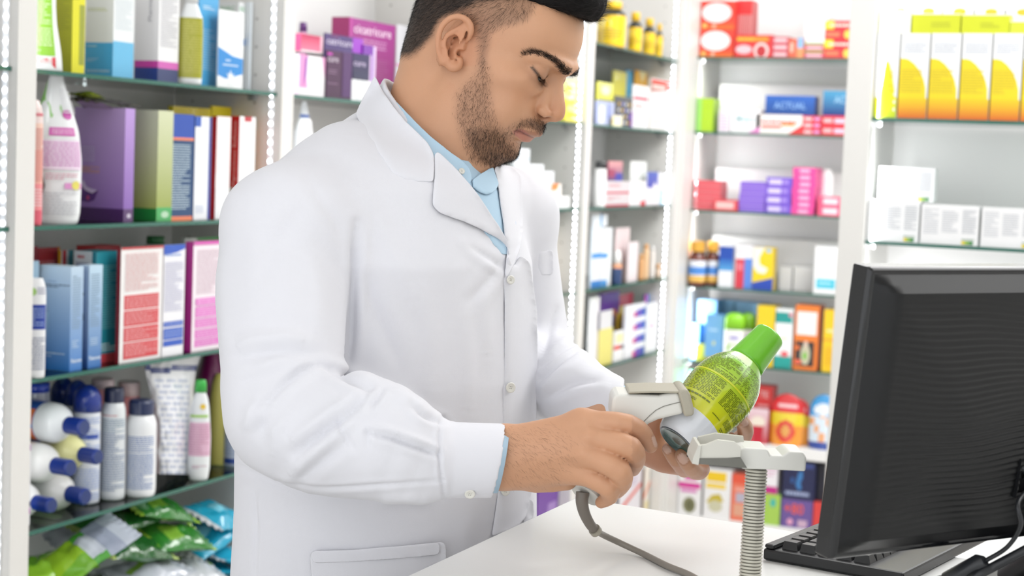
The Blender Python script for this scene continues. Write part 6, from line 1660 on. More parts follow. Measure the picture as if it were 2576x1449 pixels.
# ================================================================ clothes
M_COAT = mat('white_cotton', '#e4e4ea', rough=.75, spec=.25, sheen=.15)
M_COATV = mat('white_cotton_worn', rough=.75, spec=.25, sheen=.15, attr=True)
M_SHIRT = mat('pale_blue_cotton', '#bcd8ec', rough=.7, spec=.25)
M_BTN = mat('pearl_button', '#e6e4dc', rough=.25, spec=.6)
def weave(m, sc=2600, st=.25):
    nt = m.node_tree; b = nt.nodes['Principled BSDF']
    tc = nt.nodes.new('ShaderNodeTexCoord'); w1 = nt.nodes.new('ShaderNodeTexNoise'); w1.inputs['Scale'].default_value = sc; w1.inputs['Detail'].default_value = 1
    n2 = nt.nodes.new('ShaderNodeTexNoise'); n2.inputs['Scale'].default_value = 26; n2.inputs['Detail'].default_value = 3
    ad = nt.nodes.new('ShaderNodeMath'); ad.operation = 'MULTIPLY_ADD'; ad.inputs[1].default_value = 6
    nt.links.new(tc.outputs['Object'], w1.inputs['Vector']); nt.links.new(tc.outputs['Object'], n2.inputs['Vector'])
    nt.links.new(n2.outputs['Fac'], ad.inputs[0]); nt.links.new(w1.outputs['Fac'], ad.inputs[2])
    bp = nt.nodes.new('ShaderNodeBump'); bp.inputs['Strength'].default_value = st; bp.inputs['Distance'].default_value = .0006
    nt.links.new(ad.outputs[0], bp.inputs['Height']); nt.links.new(bp.outputs['Normal'], b.inputs['Normal'])
for m_ in (M_COAT, M_SHIRT): weave(m_)
def plane3(a, b, c):
    n = np.cross(b - a, c - a); n /= np.linalg.norm(n); return n, float(n @ a)
CUFF_R = plane3(K(1275, 1065, 1.65), K(1240, 1250, 1.65), K(1243, 1157, 1.72))
if CUFF_R[0] @ K(1400, 1157, 1.65) < CUFF_R[1]: CUFF_R = (-CUFF_R[0], -CUFF_R[1])
CUFF_L = plane3(K(1572, 960, 1.84), K(1552, 1100, 1.84), K(1560, 1030, 1.92))
if CUFF_L[0] @ K(1700, 1030, 1.84) < CUFF_L[1]: CUFF_L = (-CUFF_L[0], -CUFF_L[1])
CZ = [.70, .86, 1.0, 1.1, 1.25, 1.38, 1.46, 1.52]
CCX = [-.015, -.015, -.015, -.012, -.006, 0, 0, 0]
CA = [.235, .215, .203, .198, .192, .185, .150, .09]
CBF = [.165, .155, .148, .148, .152, .145, .120, .08]
CBB = [.165, .15, .14, .135, .135, .13, .115, .08]
COAT_CH = [([J(724, 592, 1.765, 156), J(709, 710, 1.74, 162), J(706, 850, 1.70, 155), J(716, 1040, 1.665, 150)], 1),
           ([J(705, 985, 1.672, 140), J(722, 1060, 1.66, 142), J(820, 1092, 1.64, 152), J(945, 1108, 1.625, 150), J(1060, 1150, 1.632, 118), J(1120, 1156, 1.637, 101), J(1300, 1160, 1.655, 97)], 2),
           ([J(1272, 560, 2.06, 118), J(1296, 680, 2.06, 108), J(1318, 820, 2.05, 106), J(1340, 925, 2.03, 108)], 1),
           ([J(1340, 925, 2.03, 108), J(1420, 965, 1.95, 100), J(1500, 1010, 1.88, 84), J(1620, 1065, 1.80, 84)], 3),
           ([J(950, 400, 1.92, 96), J(850, 470, 1.85, 120), J(724, 592, 1.765, 156)], 4),
           ([J(1120, 485, 1.965, 84), J(1200, 500, 2.0, 96), J(1272, 560, 2.06, 118)], 4),
           ([J(1010, 380, 1.96, 120), J(1060, 470, 1.93, 98)], 4)]
def coat_sdf(P):
    t = np.full(len(P), 9., F32)
    if not far(P, [((TC[0], TC[1], .75), .24), ((TC[0], TC[1], 1.5), .24)]):
        t = torso(P, CZ, CA, CBF, CBB, cx=CCX)
    # seam pocket of air: the coat hangs straight from the chest
    d = t
    for js, kind in COAT_CH:
        if kind == 4 and not far(P, js): d = smin(d, chain(P, js), .05)
    zz = P[:, 2]
    for js, kind in COAT_CH:
        if kind == 4 or far(P, js): continue
        c = chain(P, js)
        if kind == 2:
            inner = chain(P, [(p, r - .0045) for p, r in js[-2:]])
            c = smax(c, P @ CUFF_R[0].astype(F32) - F32(CUFF_R[1]), .002)
            c = smax(c, -np.maximum(inner, -(P @ CUFF_R[0].astype(F32) - F32(CUFF_R[1]) + .012)), .0015)
            d = smin(d, c, .012)
        elif kind == 3:
            inner = chain(P, [(p, r - .005) for p, r in js[-2:]])
            c = smax(c, P @ CUFF_L[0].astype(F32) - F32(CUFF_L[1]), .002)
            c = smax(c, -np.maximum(inner, -(P @ CUFF_L[0].astype(F32) - F32(CUFF_L[1]) + .012)), .0015)
            d = smin(d, c, .012)
        else:
            k = .006 + .034 * sstep(zz, 1.36, 1.46)
            h = np.maximum(k - np.abs(d - c), 0) / k
            d = np.minimum(d, c) - h * h * k * .25
    return d
_t1 = _time.time()
CV, CQ = mesh_sdf(coat_sdf, TC + np.array([-.45, -.45, -.68]), TC + np.array([.52, .45, .30]), .0027)
CV, CQ = largest_piece(CV, CQ)
CV = relax(CV, CQ, 2, .5)
CN = vnormals(CV, CQ)
cpx, cz_ = projA(CV)
facing = (CN @ -CAMF)
# -- folds: (polyline px, amplitude m, width px, offset of the paired ridge)
FOLDS = [
 ([(896, 560), (890, 700), (884, 860), (878, 905)], -.007, 12),
 ([(655, 1031), (707, 974), (758, 932), (795, 922)], -.0048, 11), ([(672, 1012), (722, 955), (770, 912)], .003, 16),
 ([(810, 922), (872, 953), (924, 979), (950, 975)], -.0050, 11), ([(840, 915), (900, 945), (960, 965)], .004, 18),
 ([(743, 1139), (820, 1082), (882, 1036), (929, 985)], -.0058, 13), ([(730, 1110), (800, 1058), (866, 1008)], .0045, 20),
 ([(929, 1030), (950, 1000), (968, 978)], -.0045, 9), ([(985, 980), (1020, 1000), (1060, 1035)], .005, 18),
 ([(1032, 1022), (1070, 1046), (1118, 1060)], -.0045, 9),
 ([(924, 1087), (970, 1096), (1017, 1113), (1105, 1146)], -.0052, 9), ([(930, 1074), (1010, 1096), (1100, 1128)], .0028, 12), ([(924, 1080), (925, 1120)], -.002, 8),
 ([(727, 1200), (779, 1158), (841, 1106), (860, 1080)], .0050, 18), ([(755, 1205), (805, 1160), (862, 1116)], -.0035, 16),
 ([(593, 872), (640, 860), (707, 853), (769, 862)], .0050, 22), ([(600, 900), (700, 885), (790, 895)], -.0035, 18),
 ([(620, 1085), (632, 1040), (660, 1000)], .0045, 20), ([(650, 1090), (668, 1050)], -.0035, 14), ([(690, 1150), (700, 1080), (730, 1040)], .004, 18),
 ([(840, 1050), (870, 1100), (890, 1130)], -.0025, 9),
 ([(640, 930), (700, 905), (760, 900)], .003, 16), ([(600, 970), (650, 940)], -.002, 16),
 ([(700, 1210), (810, 1234), (965, 1219), (1115, 1209)], -.0022, 6), ([(960, 1258), (1020, 1250), (1080, 1262)], .004, 14),
 ([(1115, 1047), (1106, 1100), (1106, 1160), (1118, 1255)], -.0026, 5),
 ([(1240, 690), (1220, 760), (1222, 900)], .0030, 22), ([(1262, 660), (1235, 700), (1180, 760)], -.0025, 14),
 ([(1180, 620), (1230, 650), (1270, 672)], -.003, 10), ([(1150, 600), (1200, 640), (1262, 690)], .002, 14),
 ([(1165, 780), (1180, 900), (1175, 1040)], .0022, 20), ([(1060, 700), (1085, 860), (1080, 1000)], .0018, 26),
 ([(900, 640), (945, 790), (1010, 930)], -.0022, 22), ([(910, 470), (990, 640), (1040, 760)], .0020, 26),
 ([(780, 460), (850, 560), (884, 640)], -.0020, 20), ([(640, 560), (650, 700), (640, 830)], .0022, 28),
 ([(770, 600), (800, 720), (800, 850)], .0025, 26), ([(640, 740), (700, 600), (760, 520)], -.0018, 26),
 ([(1365, 956), (1415, 906), (1462, 870)], -.0060, 9), ([(1367, 924), (1415, 884), (1451, 862)], -.0055, 8), ([(1368, 940), (1416, 896), (1458, 866)], .0040, 8),
 ([(1366, 980), (1420, 940), (1490, 905)], .0045, 14), ([(1372, 1000), (1440, 965), (1500, 960)], -.004, 12), ([(1400, 870), (1440, 845), (1452, 838)], .004, 12),
 ([(1400, 780), (1380, 840), (1366, 890)], -.0040, 12), ([(1420, 1010), (1480, 980), (1540, 975)], .003, 14),
 ([(640, 1240), (645, 1340), (640, 1449)], -.0020, 7), ([(690, 1300), (720, 1449)], .0015, 24), ([(1180, 1290), (1160, 1400)], .002, 24),
 ([(560, 640), (556, 760), (566, 900)], .002, 18),
 ([(600, 1170), (690, 1215), (760, 1240)], -.0015, 8),
]
amp = np.zeros(len(CV))
vis = facing > -.15
near_arm = cz_ < 1.86
for ln, a, w in FOLDS:
    ln = np.array(ln, float)
    # resample smooth
    lo = ln.min(0) - 3.2 * w; hi = ln.max(0) + 3.2 * w
    m = vis & (cpx[:, 0] > lo[0]) & (cpx[:, 0] < hi[0]) & (cpx[:, 1] > lo[1]) & (cpx[:, 1] < hi[1])
    if not m.any(): continue
    L = np.concatenate([[0], np.cumsum(np.linalg.norm(np.diff(ln, axis=0), axis=1))])
    ts = np.linspace(0, L[-1], 14); ln2 = np.stack([np.interp(ts, L, ln[:, 0]), np.interp(ts, L, ln[:, 1])], 1)
    for _ in range(2): ln2[1:-1] = (ln2[:-2] + 2 * ln2[1:-1] + ln2[2:]) / 4
    P2 = cpx[m]
    dd = np.linalg.norm(P2[:, None] - ln2[None], axis=2)
    j = dd.argmin(1); dist = linedist(P2, ln2)
    taper = np.sin(np.pi * (j + .5) / len(ln2)) ** .5
    prof = np.exp(-(dist / w) ** 2) if a > 0 else np.exp(-(dist / (w * .75)) ** 2) - .35 * np.exp(-((dist - 2.0 * w) / w) ** 2)
    amp[m] += a * taper * prof
# broad soft undulation everywhere, so that the hidden side is cloth too
sub = CV[::1]
und = np.zeros(len(CV))
for k_, (fx, s_) in enumerate(((9, .0022), (21, .0011))):
    ph = np.random.RandomState(k_).rand(6) * 6.28
    c = CV * fx
    und += s_ * (np.sin(c[:, 0] * 2.1 + ph[0] + np.sin(c[:, 2] * .9 + ph[1]) * 1.3) * np.sin(c[:, 1] * 1.7 + ph[2]) + .7 * np.sin(c[:, 2] * .8 + c[:, 0] * 1.3 + ph[3]) * np.sin(c[:, 1] * 2.3 + ph[4] + c[:, 2] * .5))
CV = CV + CN * (amp + und * .55)[:, None]
CN = vnormals(CV, CQ)
COAT = raw_mesh('lab_coat', CV, CQ, M_COAT, MAN); COAT['label'] = 'white long sleeved lab coat'
print('COAT', len(CV), _time.time() - _t1)
tri = np.concatenate([CQ[:, [0, 1, 2]], CQ[:, [0, 2, 3]]])
CBVH = BVHTree.FromPolygons(CV.tolist(), tri.tolist())
def torso_only(P):
    t = torso(P, CZ, CA, CBF, CBB, cx=CCX)
    for js, kind in COAT_CH:
        if kind == 4: t = smin(t, chain(P, js), .05)
    return t - .0015
_tv, _tq = mesh_sdf(torso_only, TC + np.array([-.4, -.4, -.68]), TC + np.array([.4, .4, .30]), .005)
_tv = relax(_tv, _tq, 2, .5)
CBVT = BVHTree.FromPolygons(_tv.tolist(), np.concatenate([_tq[:, [0, 1, 2]], _tq[:, [0, 2, 3]]]).tolist())      # the coat without sleeves
# virtual neck surfaces carrying the collars
def neckshape(off):
    js = [(p, r + off) for p, r in [J(1120, 190, 1.925, 118), J(1088, 300, 1.925, 124), J(1052, 410, 1.93, 146)]]
    def fn(P):
        d = smin(coat_sdf(P), chain(P, js), .035)
        return smin(d, chain(P, [(J(1150, 330, 1.90, 90)[0], .04 + off), (J(1135, 430, 1.91, 80)[0], .036 + off)]), .02)
    V, Q = mesh_sdf(fn, K(1085, 390, 1.93) - .24, K(1085, 390, 1.93) + .24, .005)
    V, Q = largest_piece(V, Q); V = relax(V, Q, 3, .5)
    return BVHTree.FromPolygons(V.tolist(), np.concatenate([Q[:, [0, 1, 2]], Q[:, [0, 2, 3]]]).tolist()), fn
NB1, _ = neckshape(.006)
NB2, NFN = neckshape(.014)
from mathutils.geometry import delaunay_2d_cdt
def cast(bvh, px, py, fallback=1.9):
    r = ray(px, py); ln = np.linalg.norm(r)
    h = bvh.ray_cast(Vector(CAM), Vector(r / ln), 6)
    if h[0] is None: return None
    return np.array(h[0])
def sheet(name, poly, bvh, off, thick, m, parent, step=7, smooth=3, roll=None, osm=1):
    """cloth piece whose outline is given on the surface behind it, lying off metres in front"""
    poly = [np.array(p, float) for p in poly]
    # dense outline
    out = []
    for a, b in zip(poly, poly[1:] + poly[:1]):
        n = max(1, int(np.linalg.norm(b - a) / step))
        out += [a + (b - a) * i / n for i in range(n)]
    out = np.array(out)
    for _ in range(osm): out = (np.roll(out, 1, 0) + 2 * out + np.roll(out, -1, 0)) / 4
    lo, hi = out.min(0), out.max(0)
    gx, gy = np.meshgrid(np.arange(lo[0], hi[0], step), np.arange(lo[1], hi[1], step))
    g = np.stack([gx.ravel() + (gy.ravel() / step % 2) * step * .5, gy.ravel()], 1)
    g = g[polydist(g, out) < -step * .55]
    pts = np.concatenate([out, g]); nb = len(out)
    res = delaunay_2d_cdt([Vector(p) for p in pts], [], [list(range(nb))], 1, 1e-4)
    vs = np.array([tuple(v) for v in res[0]]); fs = [f for f in res[2] if len(f) >= 3]
    W = []; D = []
    for p in vs:
        c = cast(bvh, *p); W.append(c); D.append(np.nan if c is None else (c - CAM) @ CAMF)
    D = np.array(D); ok = ~np.isnan(D)
    if not ok.all():
        for i in np.where(~ok)[0]:
            j = np.where(ok)[0][((vs[ok] - vs[i]) ** 2).sum(1).argmin()]; D[i] = D[j]
    E = set()
    for f in fs:
        for i in range(len(f)): E.add((f[i], f[(i + 1) % len(f)]))
    E = np.array(list(E))
    for _ in range(smooth):
        S = np.zeros(len(D)); C = np.zeros(len(D))
        np.add.at(S, E[:, 0], D[E[:, 1]]); np.add.at(C, E[:, 0], 1); np.add.at(S, E[:, 1], D[E[:, 0]]); np.add.at(C, E[:, 1], 1)
        D = D * .4 + .6 * S / C
    o = np.full(len(D), off) if not callable(off) else np.array([off(*p) for p in vs])
    ed = -polydist(vs, out)
    if roll: o = o + roll[0] * np.exp(-(linedist(vs, roll[2]) / roll[1]) ** 2)
    D = D - o
    V = np.array([K(p[0], p[1], d) for p, d in zip(vs, D)])
    me = bpy.data.meshes.new(name); me.from_pydata(V.tolist(), [], [list(f) for f in fs]); me.validate(); me.update()
    bm = bmesh.new(); bm.from_mesh(me); bmesh.ops.recalc_face_normals(bm, faces=bm.faces)
    fz = sum((f.normal.dot(Vector(-CAMF)) for f in bm.faces))
    if fz < 0: bmesh.ops.reverse_faces(bm, faces=bm.faces)
    bmesh.ops.delete(bm, geom=[v for v in bm.verts if not v.link_faces], context='VERTS')
    bm.to_mesh(me); bm.free()
    me.polygons.foreach_set('use_smooth', [True] * len(me.polygons))
    me.materials.append(m)
    ob = bpy.data.objects.new(name, me); COL.objects.link(ob); ob.parent = parent
    s = ob.modifiers.new('thick', 'SOLIDIFY'); s.thickness = thick; s.offset = -1
    q = ob.modifiers.new('sub', 'SUBSURF'); q.levels = q.render_levels = 1
    return ob
# shirt (behind everything)
SHIRT = sheet('shirt', [(1120, 395), (1165, 402), (1215, 412), (1262, 425), (1280, 480), (1300, 560), (1290, 640), (1262, 640), (1200, 560), (1150, 480)], CBVH, .004, .0012, M_SHIRT, MAN); SHIRT['label'] = 'pale blue button down shirt'
sc1 = sheet('shirt_collar', [(950, 212), (966, 226), (1010, 268), (1045, 305), (1082, 341), (1135, 383), (1167, 406), (1183, 424), (1189, 444), (1183, 464), (1160, 452), (1120, 425), (1076, 380), (1030, 330), (985, 282), (945, 240)], NB1, .004, .0022, M_SHIRT, SHIRT, step=6)
sc2 = sheet('shirt_collar', [(1189, 452), (1205, 440), (1230, 424), (1242, 420), (1256, 462), (1250, 476), (1240, 484), (1225, 490), (1204, 482), (1190, 470)], NB1, .010, .0022, M_SHIRT, SHIRT, step=6, osm=0)
# coat collar and lapels
CR_OUT = [(941, 191), (915, 240), (893, 286), (907, 311), (924, 340), (943, 368), (966, 404), (990, 439), (1025, 453), (1058, 457), (1091, 457), (1093, 420), (1092, 388), (1076, 358), (1050, 332), (1022, 306), (990, 268), (964, 230), (951, 206), (945, 192)]
collar_r = sheet('collar', CR_OUT, NB2, .0045, .0018, M_COAT, COAT, smooth=5, roll=(.002, 22, [(950, 205), (1022, 300), (1085, 370)]))
lap_r = sheet('lapel', [(1092, 386), (1092, 457), (1089, 490), (1088, 516), (1098, 529), (1112, 538), (1140, 548), (1175, 560), (1205, 574), (1234, 590), (1258, 604), (1276, 622), (1281, 645), (1279, 610), (1268, 588), (1254, 565), (1234, 536), (1206, 492), (1187, 468), (1151, 426), (1120, 396), (1100, 378)], NB2, .0070, .0018, M_COAT, COAT, smooth=4, roll=(.003, 20, [(1100, 380), (1187, 468), (1268, 585)]))
lap_l = sheet('lapel', [(1244, 420), (1253, 416), (1289, 417), (1312, 440), (1316, 524), (1318, 583), (1308, 630), (1293, 669), (1273, 703), (1270, 690), (1274, 660), (1277, 625), (1271, 600), (1267, 560), (1261, 524), (1255, 475), (1250, 441)], NB2, .0075, .0018, M_COAT, COAT, roll=(.003, 16, [(1250, 430), (1258, 500), (1270, 600)]))
# collar going round the back of the neck (mostly turned away from the camera)
c_top = plane3(K(948, 196, 1.87), K(1150, 430, 1.86), K(1010, 198, 2.02))
n_, d_ = c_top
if n_[2] < 0: n_, d_ = -n_, -d_
def ring_sdf(P):
    if far(P, [(K(1050, 300, 1.94), .19), (K(1050, 300, 1.94), .19)], .0): return np.full(len(P), 9., F32)
    h = (P @ n_.astype(F32)) - F32(d_)
    c = np.abs(NFN(P) + .0045) - .0026
    c = smax(c, h + .001, .002); c = smax(c, -(h + .045), .002)
    lim = F32(K(1120, 420, 1.86) @ D_F)
    return smax(c, (P @ D_F.astype(F32)) - lim, .002)
rv, rq = mesh_sdf(ring_sdf, K(1050, 300, 1.94) - .2, K(1050, 300, 1.94) + .2, .0024)
rv, rq = largest_piece(rv, rq); rv = relax(rv, rq, 2, .5)
raw_mesh('collar_stand', rv, rq, M_COAT, COAT)
# front panel with the buttons
panel = sheet('button_panel', [(1279, 640), (1290, 672), (1310, 640), (1335, 660), (1352, 780), (1354, 900), (1350, 1062), (1343, 1220), (1325, 1300), (1298, 1330), (1236, 1350), (1246, 1290), (1256, 1215), (1264, 1060), (1269, 900), (1270, 760), (1266, 700)], CBVT, .0065, .0016, M_COAT, COAT, step=9, smooth=8)
sheet('pocket', [(779, 1386), (880, 1383), (1000, 1374), (1122, 1362), (1124, 1420), (1120, 1520), (1060, 1560), (800, 1570), (786, 1500)], CBVT, .0040, .0010, M_COAT, COAT, step=12)
sheet('pocket_welt', [(781, 1386), (880, 1383), (1000, 1374), (1106, 1364), (1107, 1396), (1000, 1406), (880, 1414), (786, 1417)], CBVT, .0052, .0010, M_COAT, COAT, step=10)
sheet('breast_pocket', [(1350, 632), (1392, 628), (1394, 690), (1354, 694)], CBVH, .0014, .0009, M_COAT, COAT, step=8)
sheet('side_pocket', [(1318, 1262), (1330, 1252), (1343, 1256), (1345, 1300), (1332, 1312), (1316, 1320)], CBVT, .0095, .0012, M_COAT, COAT, step=8)
def button(px, py, r, bvh, off, parent, m=M_BTN, holes=True):
    c = cast(bvh, px, py)
    if c is None: return
    h = bvh.ray_cast(Vector(CAM), Vector(ray(px, py)).normalized(), 6); n = np.array(h[1])
    if n @ CAMF > 0: n = -n
    n = n * .5 - CAMF * .5; n /= np.linalg.norm(n)
    c = c - ray(px, py) * off
    rad = r * ((c - CAM) @ CAMF) / F_PX
    u = np.cross(n, [0, 0, 1.]); u /= np.linalg.norm(u); v = np.cross(n, u)
    mb = MB(); prof = [(0, 1.0), (.0006, 1.04), (.0014, 1.0), (.0018, .82), (.0012, .66), (.0011, .02)]
    G = [[c + n * h_ + (u * math.cos(t) + v * math.sin(t)) * rad * f for t in np.linspace(0, 2 * math.pi, 25)[:-1]] for h_, f in prof]
    mb.grid(G, '#e4e2da', closed_u=True)
    for a in range(4 if holes else 0):
        t = a * math.pi / 2 + .6; q = c + n * .00125 + (u * math.cos(t) + v * math.sin(t)) * rad * .25
        mb.poly([q + (u * math.cos(s) + v * math.sin(s)) * rad * .09 for s in np.linspace(0, 2 * math.pi, 9)[:-1]], '#8f8c84')
    return mb.build('button', mat('button_plastic', rough=.25, attr=True), parent)
for bx_, by_, br_ in ((1284, 704, 11), (1284, 975, 13), (1271, 1235, 12)): button(bx_, by_, br_, CBVT, .0095, COAT)
button(1182, 1242, 13, CBVH, .002, COAT)
button(1161, 431, 8, NB1, .008, SHIRT)
# pale blue shirt cuff in the sleeve end
def ring_tube(name, a, b, ra, rb, m, parent, n=28):
    a, b = np.array(a), np.array(b); ax = b - a; ax /= np.linalg.norm(ax); u = np.cross(ax, [0, 0, 1.]); u /= np.linalg.norm(u); v = np.cross(ax, u)
    mb = MB(); mb.grid([[p + (u * math.cos(t) + v * math.sin(t)) * r for t in np.linspace(0, 2 * math.pi, n + 1)[:-1]] for p, r in ((a, ra), (b, rb))], '#ffffff', closed_u=True)
    o = mb.build(name, m, parent); s = o.modifiers.new('thick', 'SOLIDIFY'); s.thickness = .0012; return o
# cut parallel to the coat cuff
def cuff_tube(name, plane, js, rad, out, m, parent):
    (p0, _), (p1, _) = js
    ax = p1 - p0; ax /= np.linalg.norm(ax); n, d = plane
    u = np.cross(ax, [0, 0, 1.]); u /= np.linalg.norm(u); v = np.cross(ax, u)
    G = []
    for s_ in (-.03, out):
        row = []
        for t in np.linspace(0, 2 * math.pi, 41)[:-1]:
            q = p0 + (u * math.cos(t) + v * math.sin(t)) * rad
            k = (d - q @ n) / (ax @ n)
            row.append(q + ax * (k + s_))
        G.append(row)
    mb = MB(); mb.grid(G, '#ffffff', closed_u=True); o = mb.build(name, m, parent); s = o.modifiers.new('thick', 'SOLIDIFY'); s.thickness = .0013
cuff_tube('shirt_cuff', CUFF_R, COAT_CH[1][0][-2:], COAT_CH[1][0][-1][1] - .0062, .0030, M_SHIRT, MAN)
cuff_tube('shirt_cuff', CUFF_L, COAT_CH[3][0][-2:], COAT_CH[3][0][-1][1] - .0066, .0035, M_SHIRT, MAN)
# trousers and shoes below the hem
def legs_sdf(P):
    d = np.full(len(P), 9., F32)
    for s in (1, -1):
        hp = TC + D_R * .085 * s
        d = smin(d, chain(P, [((hp[0], hp[1], .92), .105), ((hp[0], hp[1], .5), .078), ((hp[0], hp[1], .06), .068)]), .02)
    return smax(d, .05 - P[:, 2], .01)
LV, LQ = mesh_sdf(legs_sdf, (TC[0] - .3, TC[1] - .3, 0), (TC[0] + .3, TC[1] + .3, 1.05), .008)
raw_mesh('trousers', LV, LQ, mat('charcoal_trousers', '#2c2f36', rough=.8), MAN)
for s in (1, -1):
    hp = TC + D_R * .085 * s; hp[2] = 0
    f = lambda P: smax(smax(smin(ell(P, tuple(hp + D_F * .05 + np.array([0, 0, .03])), (.05, .14, .045), TM), ell(P, tuple(hp + np.array([0, 0, .05])), (.045, .06, .06), TM), .02), -(P[:, 2] - .002), .004), P[:, 2] - .1, .01)
    sv, sq = mesh_sdf(f, hp - np.array([.25, .25, .02]), hp + np.array([.25, .25, .2]), .006)
    raw_mesh('shoe', sv, sq, mat('black_shoe_leather', '#15151a', rough=.3), MAN)
# ================================================================ counter and what stands on it
CZT = 1.10
def onc(px, py, z=CZT): return hit(px, py, 2, z)
c0 = onc(1450, 1250); cl = onc(1020, 1449); cr = onc(2060, 1346)
dl = (cl - c0) / np.linalg.norm(cl - c0); dr = (cr - c0) / np.linalg.norm(cr - c0)
mbc = MB()
M_CTOP = mat('white_counter_laminate', '#eeeeec', rough=.28, spec=.45)
poly = [c0, c0 + dl * 1.25, c0 + dl * 1.25 + dr * 1.9, c0 + dr * 1.9]
def prism(mb, pts, z0, z1, col='#ffffff', inset=0):
    c = sum(pts) / len(pts)
    q = [p + (c - p) / np.linalg.norm(c - p) * inset for p in pts]
    top = [np.array([p[0], p[1], z1]) for p in q]; bot = [np.array([p[0], p[1], z0]) for p in q]
    mb.poly(top, col); mb.poly(bot[::-1], col)
    for i in range(len(q)):
        j = (i + 1) % len(q); mb.poly([bot[i], bot[j], top[j], top[i]], col)
mb = MB(); prism(mb, poly, CZT - .035, CZT)
root = empty('counter', (c0[0] + .6, c0[1] - .4, 0), 'white laminate shop counter in front of the man', 'counter')
k1 = mb.build('worktop', M_CTOP, loc=c0, weld=True, bevel=.003)
mb = MB(); prism(mb, poly, 0, CZT - .0352, inset=.06); k2 = mb.build('counter_body', M_WHITE, loc=(c0[0], c0[1], 0), weld=True)
adopt(root, k1, k2)

def extr(mb, pts, z0, z1, col, zf=None):
    """solid whose side outline is pts (px,py) seen at distance z0, reaching back to z1 along the horizontal view direction"""
    back = np.array([CAMF[0], CAMF[1], 0]); back /= np.linalg.norm(back)
    F = [K(x, y, z0 if zf is None else zf(x, y)) for x, y in pts]; B = [p + back * (z1 - z0) for p in F]
    mb.poly(F[::-1], col); mb.poly(B, col)
    n = len(pts)
    for i in range(n):
        j = (i + 1) % n; mb.poly([F[i], F[j], B[j], B[i]], col)
# ---- ribbed stand with scanner cradle
M_IVORY = mat('ivory_plastic', '#dedcd2', rough=.42, spec=.4, bump=(90, .05, .001))
M_IVORY2 = mat('ivory_plastic_light', '#e8e7e0', rough=.4, spec=.4)
sz = 1.545
base_pt = K(1884, 1500, sz); 
zb = CZT
# foot of the tube on the counter
foot = base_pt.copy(); foot[2] = CZT
root = empty('scanner_stand', foot, 'cream scanner stand with a ribbed gooseneck tube and an open cradle', 'stand')
top_pt = K(1903, 1180, sz)
axis = [top_pt + (np.array([foot[0], foot[1], CZT + .012]) - top_pt) * t for t in np.linspace(0, 1, 130 * 1)]
mb = MB(); rings = []
Ltube = np.linalg.norm(axis[-1] - axis[0]); nr = int(Ltube / .00305); r0 = 28.5 * sz / F_PX
mb2 = MB()
tdir = (axis[-1] - axis[0]) / Ltube; u_ = np.cross(tdir, [0, 1., 0]); u_ /= np.linalg.norm(u_); v_ = np.cross(tdir, u_)
G = []; cols_ = []
for i in range(nr):
    for t, f, c in ((.0, .87, '#4c4a42'), (.12, .87, '#4c4a42'), (.22, .97, '#c9c6ba'), (.45, 1.0, '#d6d4c8'), (.7, .98, '#d6d4c8'), (.86, .90, '#8a877b')):
        q = axis[0] + tdir * (i + t) * Ltube / nr
        G.append([q + (u_ * math.cos(a) + v_ * math.sin(a)) * r0 * f for a in np.linspace(0, 2 * math.pi, 33)[:-1]]); cols_.append(c)
mb.grid(G, closed_u=True, colf=lambda i, j: '#3e3c35' if i % 6 in (5, 0) else '#cfccbf')
kt = mb.build('gooseneck_tube', mat('ribbed_metal_sleeve', rough=.35, attr=True, metal=.25), loc=top_pt)
mb = MB(); mb.tube([np.array([foot[0], foot[1], CZT + .0005]), np.array([foot[0], foot[1], CZT + .008]), np.array([foot[0], foot[1], CZT + .014])], [.042, .042, .018], '#cfccbf', 32)
kb = mb.build('base', M_IVORY, loc=foot)
mb = MB()
extr(mb, [(1868, 1180), (1858, 1168), (1860, 1130), (1874, 1127), (1926, 1130), (1932, 1132), (1939, 1146), (1968, 1147), (1985, 1136), (2020, 1138), (2029, 1150), (2027, 1186), (1960, 1183)], 1.528, 1.572, '#e6e5de')
kc = mb.build('cradle_body', M_IVORY2, loc=top_pt, weld=True, bevel=.0018, seg=3)
mb = MB()
# the prong: front wall, end wall and rear wall around the slot
extr(mb, [(1757, 1121), (1776, 1119), (1806, 1107), (1848, 1112), (1864, 1124), (1862, 1150), (1752, 1156)], 1.520, 1.525, '#d8d6cc')
extr(mb, [(1741, 1166), (1744, 1150), (1757, 1121), (1764, 1121), (1760, 1150), (1757, 1170)], 1.518, 1.566, '#d4d2c8')
extr(mb, [(1746, 1136), (1757, 1100), (1800, 1090), (1870, 1098), (1876, 1150), (1870, 1156), (1750, 1147)], 1.562, 1.567, '#cfcdc2')
extr(mb, [(1741, 1166), (1750, 1153), (1864, 1152), (1880, 1178)], 1.519, 1.524, '#6f6e66')  # slab coloured dark to stand for the shade inside the slot
kp = mb.build('cradle_prong', mat('cradle_plastic', rough=.42, attr=True), loc=top_pt)
adopt(root, kt, kb, kc, kp)

